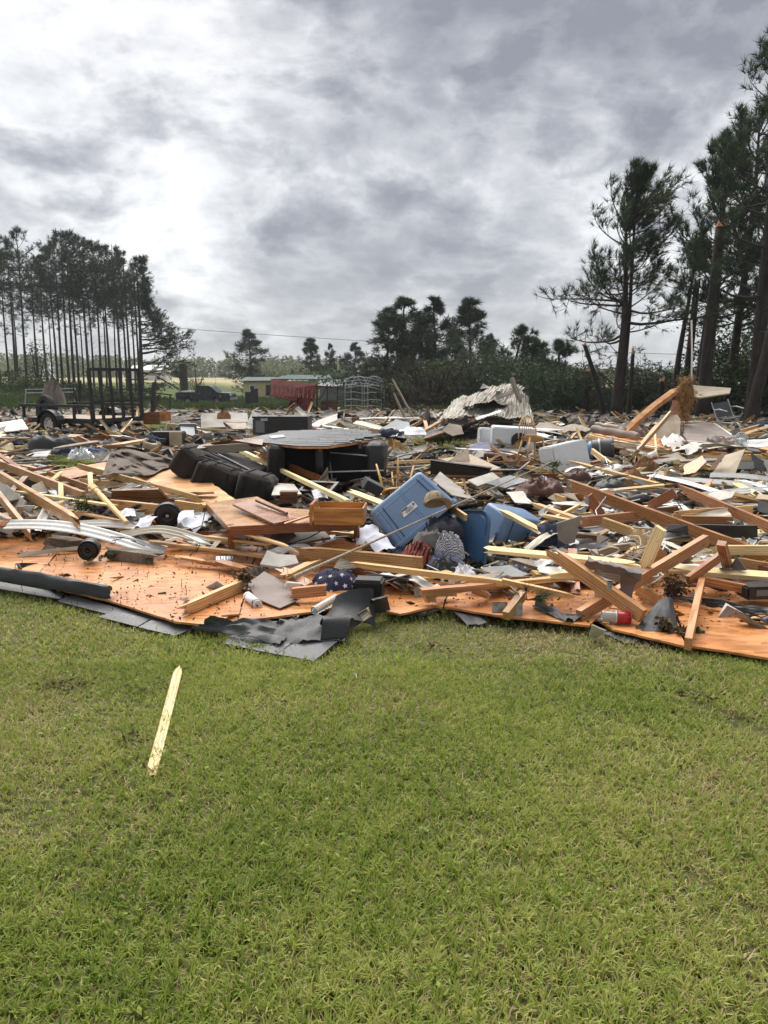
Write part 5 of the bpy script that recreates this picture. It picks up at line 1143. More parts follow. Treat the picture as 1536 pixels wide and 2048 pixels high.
# ================================================================ WRECKAGE: bed of rubble
HOLE_SOFT = GRASS_HOLES
def hole_w(px, py):
    r = np.ones_like(px)
    for a, b, c, d in HOLE_SOFT: r = np.minimum(r, sst(.75, 1.3, np.sqrt(((px - a) / c / 1.1) ** 2 + ((py - b - d * .9) / d / 2.1) ** 2)))
    return r
DECKX = [-900, 0, 300, 620, 700, 780, 1000, 1180, 1290, 1400, 1536, 2400]
DECKY = [1060, 1078, 1090, 1105, 1140, 1172, 1178, 1172, 1165, 1168, 1170, 1180]
def bed_h(x, y):
    px, py = px_of(x, y, .1); base = np.interp(y, [4.5, 6, 6.6, 7.2, 8, 10, 13, 20, 30, 45, 52], [0, .01, .10, .17, .24, .28, .26, .20, .15, .10, 0])
    edge = 1 - sst(-26, 4, py - np.interp(px, DECKX, DECKY)) 
    n = .55 + .9 * vnoise(x, y, 1.7, 61) * .7 + .5 * (vnoise(x, y, 6, 62) - .5) + .25 * (vnoise(x, y, 14, 63) - .5)
    return base * n * edge * hole_w(px, py) - .03 * (1 - edge) - .02
yb = np.concatenate([np.linspace(4.6, 14, 190), np.linspace(14.1, 46, 130)]); xb = np.linspace(-1, 1, 300)
UX, YB = np.meshgrid(xb, yb); XB = UX * (YB * .56 + 1.2); ZB = bed_h(XB, YB) + terr(XB, YB)
I = np.arange(XB.size).reshape(XB.shape)
keep = (in_wreck(XB, YB))[:-1, :-1].ravel()
F4 = np.stack([I[:-1, :-1].ravel(), I[:-1, 1:].ravel(), I[1:, 1:].ravel(), I[1:, :-1].ravel()], 1)[keep]
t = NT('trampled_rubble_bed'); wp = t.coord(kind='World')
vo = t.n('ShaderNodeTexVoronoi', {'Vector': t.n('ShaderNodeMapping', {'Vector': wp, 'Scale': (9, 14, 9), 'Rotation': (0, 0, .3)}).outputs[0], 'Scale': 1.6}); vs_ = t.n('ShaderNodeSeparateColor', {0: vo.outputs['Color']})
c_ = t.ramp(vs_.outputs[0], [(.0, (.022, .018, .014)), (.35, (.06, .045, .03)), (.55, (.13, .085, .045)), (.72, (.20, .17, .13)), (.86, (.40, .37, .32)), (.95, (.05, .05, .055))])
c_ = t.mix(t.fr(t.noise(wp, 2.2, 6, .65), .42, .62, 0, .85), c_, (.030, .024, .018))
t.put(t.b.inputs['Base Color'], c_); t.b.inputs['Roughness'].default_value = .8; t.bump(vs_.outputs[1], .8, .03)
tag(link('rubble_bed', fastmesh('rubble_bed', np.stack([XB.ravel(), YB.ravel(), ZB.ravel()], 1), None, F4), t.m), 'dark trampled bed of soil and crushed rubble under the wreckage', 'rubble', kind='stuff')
# fine chips of everything, strewn over the bed
def chips(name, n, mat, lo, hi, seed, lab, ymin=5, ymax=40, flat=.35, zup=.05):
    r = np.random.RandomState(seed); py = 800 + 400 * r.rand(n) ** .95; d = np.clip((CAMH - .25) * FPX / (py - HY), ymin, ymax); px = -150 + 1840 * r.rand(n); x = (px - 768) / FPX * d * 1.0; y = d * (1 + .05 * r.randn(n))
    qx, qy = px_of(x, y, .1); k = in_wreck(x, y) & ~in_hole(x, y) & ((qy < np.interp(qx, DECKX, DECKY) - 4) | (r.rand(n) < .07)); x, y = x[k], y[k]; n = len(x); z = np.maximum(bed_h(x, y), .0) + terr(x, y) + zup * r.rand(n) + .01
    a = np.stack([np.cos(t0 := r.rand(n) * PI), np.sin(t0), flat * r.randn(n)], 1); a = unit(a); b = unit(np.cross(a, np.stack([.4 * r.randn(n), .4 * r.randn(n), np.ones(n)], 1))); c = np.cross(a, b)
    L = (lo[0] + (hi[0] - lo[0]) * r.rand(n) ** 1.8) * np.clip(y / 8, 1, 2.6); w = (lo[1] + (hi[1] - lo[1]) * r.rand(n)) * np.clip(y / 8, 1, 2.2); h = np.minimum(.012, w * .5) * np.clip(y / 8, 1, 2)
    C = np.stack([x, y, z], 1); V = []
    for s3 in (-1, 1):
        for s1, s2 in ((-1, -1), (1, -1), (1, 1), (-1, 1)): V.append(C + a * (s1 * L / 2 * (1 + .3 * r.rand(n)))[:, None] + b * (s2 * w / 2 * (1 + .6 * r.rand(n)))[:, None] + c * (s3 * h / 2)[:, None])
    V = np.stack(V, 1).reshape(-1, 3); f = np.array([[4, 5, 6, 7], [0, 1, 5, 4], [1, 2, 6, 5], [2, 3, 7, 6], [3, 0, 4, 7]]); F = (np.arange(n)[:, None, None] * 8 + f).reshape(-1, 4)
    tag(link(name, fastmesh(name, V, None, F), m[mat]), lab, 'debris', kind='stuff')
chips('pale_wood_chips', 3600, 'yellow', (.04, .012), (.42, .045), 71, 'fine pale wood splinters strewn through the wreckage')
chips('orange_wood_chips', 2600, 'orange', (.04, .012), (.5, .045), 72, 'fine orange wood splinters strewn through the wreckage')
chips('white_scraps', 3600, 'drywall', (.03, .02), (.28, .14), 73, 'crumbs of plasterboard and white siding strewn through the wreckage')
chips('dark_scraps', 3000, 'felt', (.03, .02), (.30, .14), 74, 'dark roofing crumbs strewn through the wreckage')
chips('brown_scraps', 2200, 'weath', (.04, .02), (.36, .09), 75, 'grey-brown scraps strewn through the wreckage')
chips('grey_scraps', 1600, 'midgrey', (.03, .02), (.22, .10), 76, 'small grey plastic scraps strewn through the wreckage')
def leaves_on_deck(n, seed):
    r = np.random.RandomState(seed); V = []
    px = -60 + 1650 * r.rand(n); py = 1090 + 170 * r.rand(n); C = []
    for a, b in zip(px, py):
        if b < np.interp(a, DECKX, DECKY) or b > np.interp(a, FPXs, FPYs) - 12: continue
        p = Q(a, b, .085); C.append((p.x, p.y, .09 + .012 * r.rand()))
    C = np.array(C); tag(link('leaf_litter', leafmesh('leaf_litter', C, .022, r.rand(len(C)), 4, .6), m['deadleaf']), 'tiny dead leaves and dirt specks scattered on the wet boards', 'litter', kind='stuff')
leaves_on_deck(1500, 9)

# ---------------------------------------------------------------- wet strand-board decking in front
def deck(name, lab, outline, cuts, h=.075, th=.014, mat='osb', ja=.012):
    P = [Q(a, b, h if len(c) == 0 else c[0]) for a, b, *c in outline]; c0 = sum(P, Vector()) / len(P); c0.z = 0
    e = empty(name, c0); tag(e, lab, 'wall deck', kind='thing')
    bm = bmesh.new(); bm.faces.new([bm.verts.new(q - c0) for q in P]); pieces = [bm]
    for (ax, ay, bx, by) in cuts:
        A, Bq = Q(ax, ay, h) - c0, Q(bx, by, h) - c0; n = (Bq - A).cross(Vector((0, 0, 1))).normalized(); out = []
        for b_ in pieces:
            for sgn in (1, -1):
                q = b_.copy(); bmesh.ops.bisect_plane(q, geom=q.verts[:] + q.edges[:] + q.faces[:], plane_co=A + n * sgn * .002, plane_no=n * sgn, clear_inner=True)
                if q.faces: out.append(q)
        pieces = out
    for i, b_ in enumerate(pieces):
        for f in b_.faces: pts = [v_.co.copy() for v_ in f.verts]
        if ja: pts = jag(pts, ja, .09, i + 3)
        o = MB().sheet([q + Vector((0, 0, .004 * (i % 3))) for q in pts], th).build('strand_board', m[mat], e)
    return e
dk = deck('wall_deck', 'wet orange strand-board decking at the left, edged with roofing felt', [(-260, 1062), (330, 1062), (640, 1075), (735, 1120), (735, 1196), (640, 1224), (560, 1234), (420, 1252), (350, 1244), (225, 1204), (120, 1179), (0, 1143), (-260, 1080)],
          [(150, 1070, 60, 1165), (520, 1080, 470, 1260)])
r_ = random.Random(4); nb = MB()
for k in range(46):
    q = Q(r_.uniform(20, 560), r_.uniform(1110, 1225), .075) - Vector(dk.location); nb.tube([q, q + Vector((r_.uniform(-.01, .01), 0, r_.uniform(.02, .07)))], .0022, 4)
for a in range(26):
    for c in range(7):
        q = Q(30 + c * 85 + r_.uniform(-3, 3) - (a - 13) * 2.2, 1085 + a * 6.2, .078) - Vector(dk.location)
        if 1085 + a * 6.2 < np.interp(30 + c * 85, FPXs, FPYs) - 14: nb.box(q + Vector((0, 0, .003)), (.007, .007, .004))
nb.build('nails', m['rustframe'], dk)['kind'] = 'stuff'
deck('wall_deck', 'wet strand-board sheet in the middle, below the blue totes', [(765, 1165), (1180, 1158), (1240, 1200), (1180, 1252), (1010, 1234), (870, 1212), (845, 1218), (800, 1228), (772, 1222)], [(905, 1160, 880, 1235)], .07)
deck('wall_deck', 'wet strand-board sheet filling the lower right corner of the wreckage', [(1180, 1150), (1720, 1150), (1720, 1362), (1536, 1318), (1370, 1292), (1225, 1258), (1170, 1225)], [(1330, 1160, 1375, 1300), (1375, 1232, 1700, 1262)], .07)

# ---------------------------------------------------------------- roofing felt and shingles along the lawn
def pt(name, lab, cat, c4, mat, th=.004, dh=(0, 0, 0, 0), hs=None, group=None, **k):
    """a bent sheet between four photo points, each (px, py, height above ground)"""
    P = [Q(a, b, h) for a, b, h in c4]; o = patch(name, *P, m[mat], th, **k); tag(o, lab, cat, group); return o
pt('roofing_felt', 'long black roofing felt edge rolled over on the lawn at the left', 'roofing felt', [(-60, 1155, .10), (222, 1196, .10), (226, 1180, .12), (-60, 1128, .16)], 'felt', .006, curl=.07, nu=24, nv=8, wr=.02, edge=.02, seed=2)
sg = 'asphalt shingle strips along the lawn edge'
pt('shingle_strip', 'narrow shingle strip under the rolled felt at the far left', 'shingle', [(-80, 1164, .03), (120, 1198, .03), (130, 1186, .04), (-80, 1150, .05)], 'shinglewet', .006, seed=3, edge=.01, group=sg)
pt('shingle_strip', 'shingle strip between the rolled felt and the pale-flecked pair', 'shingle', [(115, 1202, .03), (300, 1250, .025), (330, 1240, .04), (140, 1190, .05)], 'shinglewet', .006, seed=4, edge=.01, group=sg)
pt('shingle_strip', 'white-flecked wet shingle, left one of the pair before the deck corner', 'shingle', [(196, 1233, .02), (275, 1253, .02), (300, 1238, .04), (232, 1222, .05)], 'shinglewet', .006, seed=5, edge=.012, group=sg)
pt('shingle_strip', 'white-flecked wet shingle, right one of the pair before the deck corner', 'shingle', [(277, 1254, .02), (350, 1271, .02), (395, 1253, .04), (303, 1240, .045)], 'shinglewet', .006, seed=6, edge=.012, group=sg)
pt('shingle_strip', 'left half of the shingle tongue nearest the viewer', 'shingle', [(448, 1287, .02), (552, 1308, .02), (585, 1285, .03), (470, 1262, .05)], 'shinglewet', .006, seed=7, edge=.012, group=sg)
pt('shingle_strip', 'right half of the shingle tongue nearest the viewer', 'shingle', [(554, 1308, .02), (628, 1322, .02), (682, 1276, .04), (588, 1285, .03)], 'shinglewet', .006, seed=8, edge=.012, group=sg)
pt('roofing_felt', 'black felt sheet humped at the corner of the orange deck', 'roofing felt', [(385, 1262, .03), (560, 1290, .035), (600, 1250, .07), (420, 1236, .14)], 'shingle', .006, nu=20, nv=10, wr=.05, seed=9, arch=.03, edge=.03)
pt('roofing_felt', 'black grit-flecked felt sheet spreading right of the humped one', 'roofing felt', [(540, 1290, .03), (690, 1280, .04), (700, 1232, .12), (560, 1240, .09)], 'shingle', .006, nu=18, nv=10, wr=.04, seed=10, edge=.03)
pt('roofing_felt', 'tall upright black felt flap below the starry cloth', 'roofing felt', [(642, 1238, .09), (752, 1252, .03), (748, 1178, .22), (672, 1192, .18)], 'felt', .006, nu=18, nv=10, arch=.04, curl=-.05, seed=11, edge=.02)
pt('roofing_felt', 'curled end of black felt rolling over right of the shingle tongue', 'roofing felt', [(640, 1284, .03), (692, 1280, .03), (700, 1238, .08), (640, 1246, .10)], 'felt', .006, nu=12, nv=12, curl=.10, seed=12, edge=.02)
pt('roofing_felt', 'small black flap right of the tall upright felt', 'roofing felt', [(748, 1226, .06), (782, 1222, .06), (780, 1190, .2), (745, 1200, .2)], 'felt', .006, curl=.05, seed=13, edge=.03)
pt('shingle_strip', 'pointed dark shingle lying on the lawn below the white cloth', 'shingle', [(893, 1210, .07), (945, 1208, .06), (975, 1248, .02), (935, 1250, .02)], 'shingle', .006, wr=.02, seed=14, edge=.03, group=sg)
pt('shingle_strip', 'dark shingle scrap at the grass edge left of the pointed one', 'shingle', [(812, 1232, .03), (850, 1226, .05), (862, 1212, .06), (828, 1214, .06)], 'shingle', .006, seed=15, edge=.04, group=sg)
pt('shingle_strip', 'long dark shingle draped over the middle deck edge', 'shingle', [(1065, 1212, .09), (1078, 1204, .10), (1172, 1238, .09), (1130, 1244, .08)], 'shingle', .006, nu=16, wr=.04, seed=16, edge=.04, group=sg)
pt('roofing_felt', 'large upright black felt sheet standing before the crossed lumber at right', 'roofing felt', [(1260, 1272, .05), (1358, 1268, .05), (1345, 1198, .17), (1316, 1200, .17)], 'felt', .006, nu=16, nv=12, wr=.01, arch=.02, seed=17, edge=.01)
pt('roofing_felt', 'flat black felt on the grass in front of the upright sheet', 'roofing felt', [(1205, 1268, .03), (1256, 1290, .02), (1330, 1282, .03), (1262, 1258, .07)], 'felt', .006, wr=.02, seed=18, edge=.04)
pt('wall_board', 'cream torn board corner beside the flat black felt', 'board', [(1178, 1272, .03), (1196, 1274, .03), (1212, 1260, .10), (1184, 1248, .14)], 'cream', .008, seed=19, edge=.03)
pt('shingle_strip', 'small dark shingle alone on the lawn at the right', 'shingle', [(1336, 1337, .012), (1362, 1347, .012), (1396, 1326, .02), (1380, 1319, .03)], 'shingle', .006, seed=20, edge=.03, group=sg)
pt('roofing_felt', 'long black felt strip lying across the right deck', 'roofing felt', [(1340, 1198, .10), (1536, 1232, .10), (1560, 1220, .13), (1350, 1192, .12)], 'felt', .006, nu=24, wr=.03, seed=21, edge=.05)
pt('roofing_felt', 'ragged black felt strip along the right edge of the deck', 'roofing felt', [(1482, 1240, .09), (1580, 1252, .09), (1580, 1240, .11), (1490, 1230, .11)], 'felt', .006, nu=14, wr=.03, seed=22, edge=.06)

# ---------------------------------------------------------------- lumber, each piece by its two ends
def BD(lab, x1, y1, x2, y2, w, t_, mat='orange', ends='ss', dh=(0.06, 0.06), roll=0.0, bend=0.0, h=None, name='lumber_board', cat='board', group=None):
    A = Q(x1, y1, h[0]) if h else Qs(x1, y1, dh[0]); Bp = Q(x2, y2, h[1]) if h else Qs(x2, y2, dh[1])
    o = board(name, A, Bp, w, t_, m[mat], ends, roll, bend, seed=int(x1 * 7 + y1)); tag(o, lab, cat, group); return o
R2 = PI / 2
LB = [
 ('pale splintered stake lying alone on the near lawn', 303, 1550, 359, 1334, .044, .018, 'yellow', 'xx', 0, (.02, .02)),
 ('orange two-by-four lying on the left deck towards the paper roll', 354, 1226, 492, 1166, .075, .040, 'tan', 'xs', R2, (.12, .13)),
 ('long thick beam running right below the coffee table to the metal plate', 568, 1104, 844, 1130, .12, .05, 'orange', 'xs', R2, (.24, .24)),
 ('darker beam lying under the long thick beam', 640, 1140, 850, 1152, .09, .04, 'orangered', 'sx', R2, (.14, .14)),
 ('broken stud end beside the star-patterned cloth', 570, 1188, 652, 1180, .075, .04, 'orange', 'xs', R2, (.15, .16)),
 ('split pale stud pointing to the metal rod end', 565, 1155, 638, 1120, .07, .035, 'tan', 'xx', 0, (.2, .24)),
 ('short orange stud crossing under the thermostat', 556, 1136, 618, 1172, .07, .035, 'orange', 'xs', .3, (.2, .14)),
 ('thick beam sloping down from the left edge, upper of two', -60, 905, 168, 992, .09, .04, 'tan', 'ss', R2, (.55, .42)),
 ('thick beam sloping down from the left edge, lower of two', -60, 915, 159, 1048, .10, .05, 'orange', 'sx', R2, (.6, .36)),
 ('short orange beam dropping steeply at the left edge', -15, 975, 68, 1078, .07, .04, 'orange', 'sx', R2, (.55, .2)),
 ('pale split lath crossing the left beams', 28, 982, 232, 1012, .05, .02, 'yellow', 'xx', 0, (.46, .42)),
 ('long thin brown-edged board passing above the black weight disc', 150, 930, 405, 1000, .07, .03, 'tan', 'xx', R2, (.50, .40)),
 ('reddish thin board under the pink-brown roof piece', 96, 946, 226, 992, .06, .03, 'orangered', 'ss', R2, (.40, .36)),
 ('thick tan beam lying level left of the black weight disc', 222, 1008, 318, 1018, .09, .05, 'tan', 'ss', R2, (.36, .36)),
 ('tan beam lying level just right of the black weight disc', 352, 1008, 402, 1016, .08, .04, 'tan', 'ss', R2, (.36, .36)),
 ('upright stub of stud above the turned baluster', 180, 948, 182, 985, .05, .05, 'tan', 'ss', 0, (.55, .40)),
 ('thin pale lath under the left sloping beams', 120, 1018, 240, 1042, .05, .02, 'pale', 'xx', 0, (.34, .3)),
 ('pale lath running under the coffee table leg, upper one', 400, 1072, 545, 1090, .045, .02, 'pale', 'xx', 0, (.28, .28)),
 ('pale lath running under the coffee table leg, lower one', 290, 1082, 530, 1112, .05, .025, 'tan', 'xs', 0, (.2, .2)),
 ('thin pale lath fallen from the front edge of the coffee table', 468, 1060, 580, 1094, .04, .018, 'pale', 'xx', 0, (.36, .3)),
 ('ragged orange splint lying across the left deck back edge', 380, 1122, 520, 1134, .06, .025, 'orangered', 'xx', 0, (.13, .13)),
 ('orange splint lying left of the pill blister', 345, 1112, 420, 1124, .06, .02, 'orange', 'xx', 0, (.15, .14)),
 ('dark red splint between the deck and the white torn board', 420, 1118, 500, 1140, .06, .025, 'orangered', 'xx', .2, (.15, .15)),
 ('long pale two-by-two running right under the folded clothes', 700, 1128, 1008, 1166, .045, .04, 'tan', 'xs', 0, (.26, .22)),
 ('pale pole continuing right towards the pine sprig', 1004, 1162, 1150, 1194, .045, .035, 'pale', 'sx', 0, (.24, .16)),
 ('thin orange rail rising right towards the big crossed beam', 1005, 1168, 1165, 1152, .05, .03, 'tan', 'ss', 0, (.22, .24)),
 ('orange stud lying below the white cloth with a truss plate', 842, 1184, 1012, 1168, .06, .04, 'orange', 'ss', 0, (.19, .2)),
 ('short orange block end standing below the purple rag', 850, 1198, 880, 1176, .06, .05, 'orange', 'ss', R2, (.12, .18)),
 ('short orange stud under the white cloth sloping right', 945, 1178, 975, 1190, .06, .04, 'orange', 'ss', 0, (.16, .12)),
 ('small orange brace under the pine sprig', 1012, 1232, 1045, 1190, .06, .045, 'orange', 'ss', R2, (.10, .18)),
 ('big orange beam crossing down right over the grey curled sheet', 1098, 1100, 1286, 1232, .09, .045, 'orange', 'xs', R2, (.42, .14)),
 ('longest orange beam sweeping from the metal clip to the right edge', 1136, 968, 1620, 1148, .10, .045, 'orangered', 'ss', R2, (.55, .18)),
 ('second long orange beam behind it reaching the right edge', 1352, 974, 1620, 1088, .09, .04, 'orange', 'xs', R2, (.50, .26)),
 ('orange beam rising right from the deck under the crossing beam', 1158, 1232, 1412, 1080, .08, .045, 'orange', 'ss', R2, (.10, .42)),
 ('short orange stud lying behind the big black felt sheet', 1276, 1180, 1320, 1200, .075, .04, 'orange', 'ss', R2, (.14, .12)),
 ('orange stud standing on edge along the right deck', 1376, 1288, 1404, 1162, .075, .04, 'orange', 'ss', R2, (.10, .20)),
 ('dark orange stud joining the top of the edge stud going right', 1400, 1160, 1504, 1180, .06, .035, 'orangered', 'ss', R2, (.21, .17)),
 ('long split pale board lying level at the right', 1325, 1136, 1600, 1158, .08, .035, 'yellow', 'xs', .3, (.24, .22)),
 ('long split pale board running right from the second blue tote', 966, 1098, 1290, 1130, .06, .03, 'yellow', 'xx', .3, (.36, .30)),
 ('pale upright split stud leaning left of the white cable', 1284, 1146, 1322, 1056, .075, .035, 'yellow', 'xs', R2, (.26, .60)),
 ('pale broken stub wrapped in white cable', 1266, 1052, 1292, 1098, .07, .05, 'yellow', 'xx', 0, (.52, .34)),
 ('orange stud leaning steeply beside the pale split stud', 1290, 1142, 1326, 1100, .07, .03, 'orange', 'xs', R2, (.22, .38)),
 ('reddish stud sloping down left below the upright short stud', 1376, 1160, 1444, 1110, .06, .035, 'orangered', 'ss', R2, (.22, .36)),
 ('upright short orange stud hanging from the longest beam', 1443, 1086, 1456, 1138, .06, .045, 'orange', 'ss', 0, (.46, .24)),
 ('orange beam lying level left of the longest beam', 1158, 1044, 1296, 1030, .09, .04, 'orange', 'ss', R2, (.34, .36)),
 ('short orange beam rising right through the longest beam', 1298, 1014, 1350, 984, .09, .045, 'orangered', 'ss', R2, (.38, .54)),
 ('long thin orange board above the dark jacket', 1034, 982, 1190, 996, .06, .03, 'orangered', 'ss', R2, (.36, .36)),
 ('tilted brown-orange stud with a clip near the red cloth', 1176, 992, 1202, 1030, .09, .04, 'orangered', 'ss', R2, (.5, .32)),
 ('orange board lying level right of the longest beam', 1340, 1030, 1504, 1018, .07, .03, 'orange', 'xs', R2, (.36, .38)),
 ('dark reddish beam lying behind the long black roof sheet', 1362, 1040, 1464, 1042, .08, .05, 'orangered', 'ss', R2, (.34, .34)),
 ('weathered stud sloping up right in the cable tangle', 1198, 1108, 1264, 1086, .06, .035, 'weath', 'sx', R2, (.28, .36)),
 ('tan beam slanting behind the cable tangle', 1206, 1044, 1268, 1066, .08, .04, 'tan', 'ss', R2, (.38, .34)),
 ('tan stud slanting just above the grey curled sheet', 1100, 1152, 1150, 1148, .05, .04, 'yellow', 'xs', 0, (.26, .26)),
 ('long pale board slanting down right through the pale boards', 1138, 922, 1315, 968, .07, .03, 'pale', 'xs', 0, (.50, .42)),
 ('level pale board under the slanting one', 1165, 958, 1268, 966, .09, .04, 'pale', 'ss', R2, (.38, .38)),
 ('short pale board sloping right behind the white appliance box', 1184, 902, 1222, 930, .08, .035, 'pale', 'ss', R2, (.50, .36)),
 ('long tan board slanting to the tan upright panel at right', 1240, 884, 1428, 938, .09, .04, 'tan', 'sx', R2, (.36, .20)),
 ('pale two-by-four leaning up against the upright tan board', 1258, 918, 1316, 848, .06, .035, 'pale', 'ss', R2, (.3, .72)),
 ('upright pale two-by-four right of the leaning one', 1309, 866, 1313, 918, .07, .035, 'pale', 'ss', R2, (.66, .3)),
 ('level pale board under the white gutter', 1180, 940, 1300, 930, .07, .03, 'pale', 'xs', R2, (.36, .36)),
 ('thick pale beam lying level among the boards right of centre', 1335, 960, 1440, 966, .08, .05, 'pale', 'ss', R2, (.30, .30)),
 ('fresh pale board behind the clear container', 1250, 962, 1345, 968, .07, .03, 'yellow', 'xs', R2, (.34, .34)),
 ('long pale two-by-four slanting down from the roof slab to the drawer', 478, 900, 696, 1004, .05, .045, 'yellow', 'xx', 0, (.60, .42)),
 ('brown board parallel behind the pale slanting two-by-four', 522, 908, 672, 972, .08, .035, 'orangered', 'sx', R2, (.62, .38)),
 ('pale torn plank pointing at the big blue tote', 698, 982, 772, 1010, .06, .03, 'yellow', 'xx', .4, (.46, .42)),
 ('tan board wedged behind the cap and the tote rim', 884, 1004, 932, 1036, .055, .025, 'tan', 'xs', R2, (.52, .44)),
 ('splintered thick stud lying across the second blue tote', 1000, 1020, 1080, 1062, .050, .035, 'yellow', 'xx', .2, (.46, .40)),
 ('tan board slanting down behind the second tote', 1010, 960, 1130, 1000, .06, .03, 'tan', 'ss', R2, (.36, .36)),
 ('pale board slanting right of the second tote', 1060, 1005, 1160, 1040, .06, .03, 'pale', 'xs', 0, (.36, .36)),
 ('second pale board below it right of the second tote', 1080, 1030, 1160, 1046, .06, .03, 'pale', 'xs', 0, (.34, .34)),
 ('orange lath under the black wall panel', 895, 950, 1005, 950, .05, .03, 'orange', 'ss', R2, (.38, .38)),
 ('pale lath fallen across the OSB corner by the brown carpet', 60, 952, 215, 926, .05, .03, 'pale', 'xs', 0, (.36, .36)),
 ('pale lath in the grass patch left of the brown carpet', 70, 930, 208, 937, .06, .02, 'pale', 'xx', 0, (.05, .05)),
 ('pale board left of the grass patch', 0, 930, 125, 905, .08, .03, 'pale', 'xs', 0, (.1, .1)),
 ('brown board behind it at the left edge', 50, 905, 145, 896, .10, .03, 'weath', 'xs', 0, (.15, .12)),
 ('tan plank at the far left edge below the metal sheet', 5, 905, 50, 892, .08, .03, 'tan', 'xs', 0, (.1, .1)),
 ('pale beam lying behind the brown carpet', 270, 893, 355, 893, .08, .04, 'pale', 'ss', R2, (.1, .1)),
 ('bowed dark board at the right end of the deck', 1500, 1140, 1600, 1160, .1, .04, 'brown', 'ss', R2, (.2, .2)),
 ('orange lath stuck out over the lawn at the right', 1345, 1272, 1400, 1312, .035, .015, 'orange', 'xx', 0, (.06, .02)),
 ('thin reddish lath running level above the second blue tote', 905, 968, 1030, 958, .04, .02, 'pale', 'xx', 0, (.4, .4)),
 ('orange stud at the back of the right deck', 1470, 1125, 1560, 1140, .08, .04, 'orange', 'ss', R2, (.26, .22)),
 ('tan stud crossing the right edge below the long beams', 1400, 1100, 1580, 1100, .07, .035, 'yellow', 'xs', R2, (.34, .34)),
]
for L in LB:
    lab, x1, y1, x2, y2, w, t_, mt, en, ro, hh = L; o = BD(lab, x1, y1, x2, y2, w, t_, mt, en, roll=ro, h=hh)
    if w >= .07 and 'stake' not in lab:
        Ln = max(q.co.x for q in o.data.vertices); nb = MB()
        for k in range(5): q = Vector((Ln * r_.choice((-1, 1)) * r_.uniform(.45, .96), r_.uniform(-.35, .35) * w, (t_ / 2) * r_.choice((-1, 1)))); nb.tube([q, q + Vector((r_.uniform(-.01, .01), r_.uniform(-.01, .01), math.copysign(r_.uniform(.01, .045), q.z)))], .002, 4)
        nb.build('nails', m['greymetal'], o)['kind'] = 'stuff'
# bright galvanised plates pressed onto stud ends
def plate_at(px, py, h, sx, sz, lab, rz=0, tilt=80):
    e = MB().box((0, 0, 0), (sx, .003, sz), Matrix.Rotation(math.radians(rz), 3, 'Z') @ Matrix.Rotation(math.radians(tilt - 90), 3, 'X')).build('truss_plate', m['galvtooth']); e.location = Q(px, py, h) + Vector((0, -.035, 0)); tag(e, lab, 'truss plate', 'toothed truss plates'); return e
plate_at(833, 1124, .24, .085, .075, 'toothed metal plate on the end of the long thick beam'); plate_at(836, 1182, .17, .06, .07, 'toothed plate on the stud end below the purple rag', 20)
plate_at(998, 1212, .12, .10, .075, 'toothed plate left of the small orange brace'); plate_at(1030, 1216, .12, .085, .085, 'toothed plate right of the small orange brace', -10)
plate_at(1138, 968, .58, .04, .07, 'metal clip on the upper end of the longest orange beam'); plate_at(1172, 998, .5, .03, .08, 'metal clip on the tilted brown-orange stud'); plate_at(1216, 1170, .30, .03, .05, 'small bent clip on the big crossing beam')

# ---------------------------------------------------------------- panels and plates
def PL(name, lab, cat, pts, th, mat, ja=0.006, group=None):
    o = plate(name, [Q(*q) for q in pts], th, m[mat], ja, seed=len(lab)); tag(o, lab, cat, group); o['kind'] = 'thing'; return o
PL('strand_board', 'big tilted orange strand board with a jagged top beside the recliner', 'board', [(255, 956, .46), (300, 940, .50), (352, 926, .56), (420, 962, .46), (472, 1000, .38), (400, 1012, .34), (345, 1004, .36)], .014, 'osbdry', .03)
PL('roof_piece', 'pinkish roof board lying flat left of the brown carpet', 'board', [(66, 962, .34), (120, 942, .38), (210, 924, .42), (232, 940, .40), (120, 960, .34)], .02, 'osb', .02)
PL('wall_board', 'dark brown wall board rising at the left edge behind the beams', 'board', [(-40, 960, .5), (12, 968, .52), (52, 1002, .42), (34, 1042, .25), (-40, 1030, .2)], .02, 'greyboard', .02)
PL('wall_board', 'small broken grey boards fan behind the short orange beam, left piece', 'board', [(30, 1034, .26), (36, 1012, .38), (52, 1012, .38), (48, 1036, .26)], .01, 'tanboard', .01)
PL('wall_board', 'broken cream-grey board right of it', 'board', [(52, 1036, .27), (48, 1010, .4), (70, 1010, .40), (62, 1030, .28)], .01, 'drywall', .01)
PL('strand_board', 'red-orange board corner at the far left above the siding strip', 'board', [(-20, 1048, .3), (-10, 1020, .4), (26, 1036, .34), (8, 1052, .28)], .014, 'osb', .02)
PL('strand_board', 'small orange strand board behind the long thick beam', 'board', [(600, 1112, .18), (640, 1082, .25), (680, 1076, .28), (730, 1092, .25), (712, 1110, .20)], .014, 'osb', .02)
PL('wall_board', 'long grey panel lying behind the table legs', 'board', [(530, 1084, .22), (545, 1068, .26), (650, 1062, .28), (662, 1074, .25), (600, 1086, .22)], .02, 'greyboard', .02)
PL('torn_white_board', 'white torn foam board left of the long thick beam', 'board', [(520, 1128, .2), (534, 1100, .28), (556, 1108, .25), (592, 1110, .24), (598, 1126, .2), (560, 1134, .18)], .02, 'drywall', .02)
PL('mirror_glass', 'grey wet sheet of linoleum lying on the left deck by the paper roll', 'sheet', [(492, 1168, .12), (528, 1142, .16), (570, 1164, .13), (596, 1200, .11), (560, 1216, .10), (516, 1198, .11)], .006, 'tarp2', .015)
PL('wall_board', 'grey-white panel lying in front of the dark sofa', 'board', [(543, 990, .38), (550, 966, .44), (588, 968, .42), (604, 988, .38)], .012, 'drywall', .006)
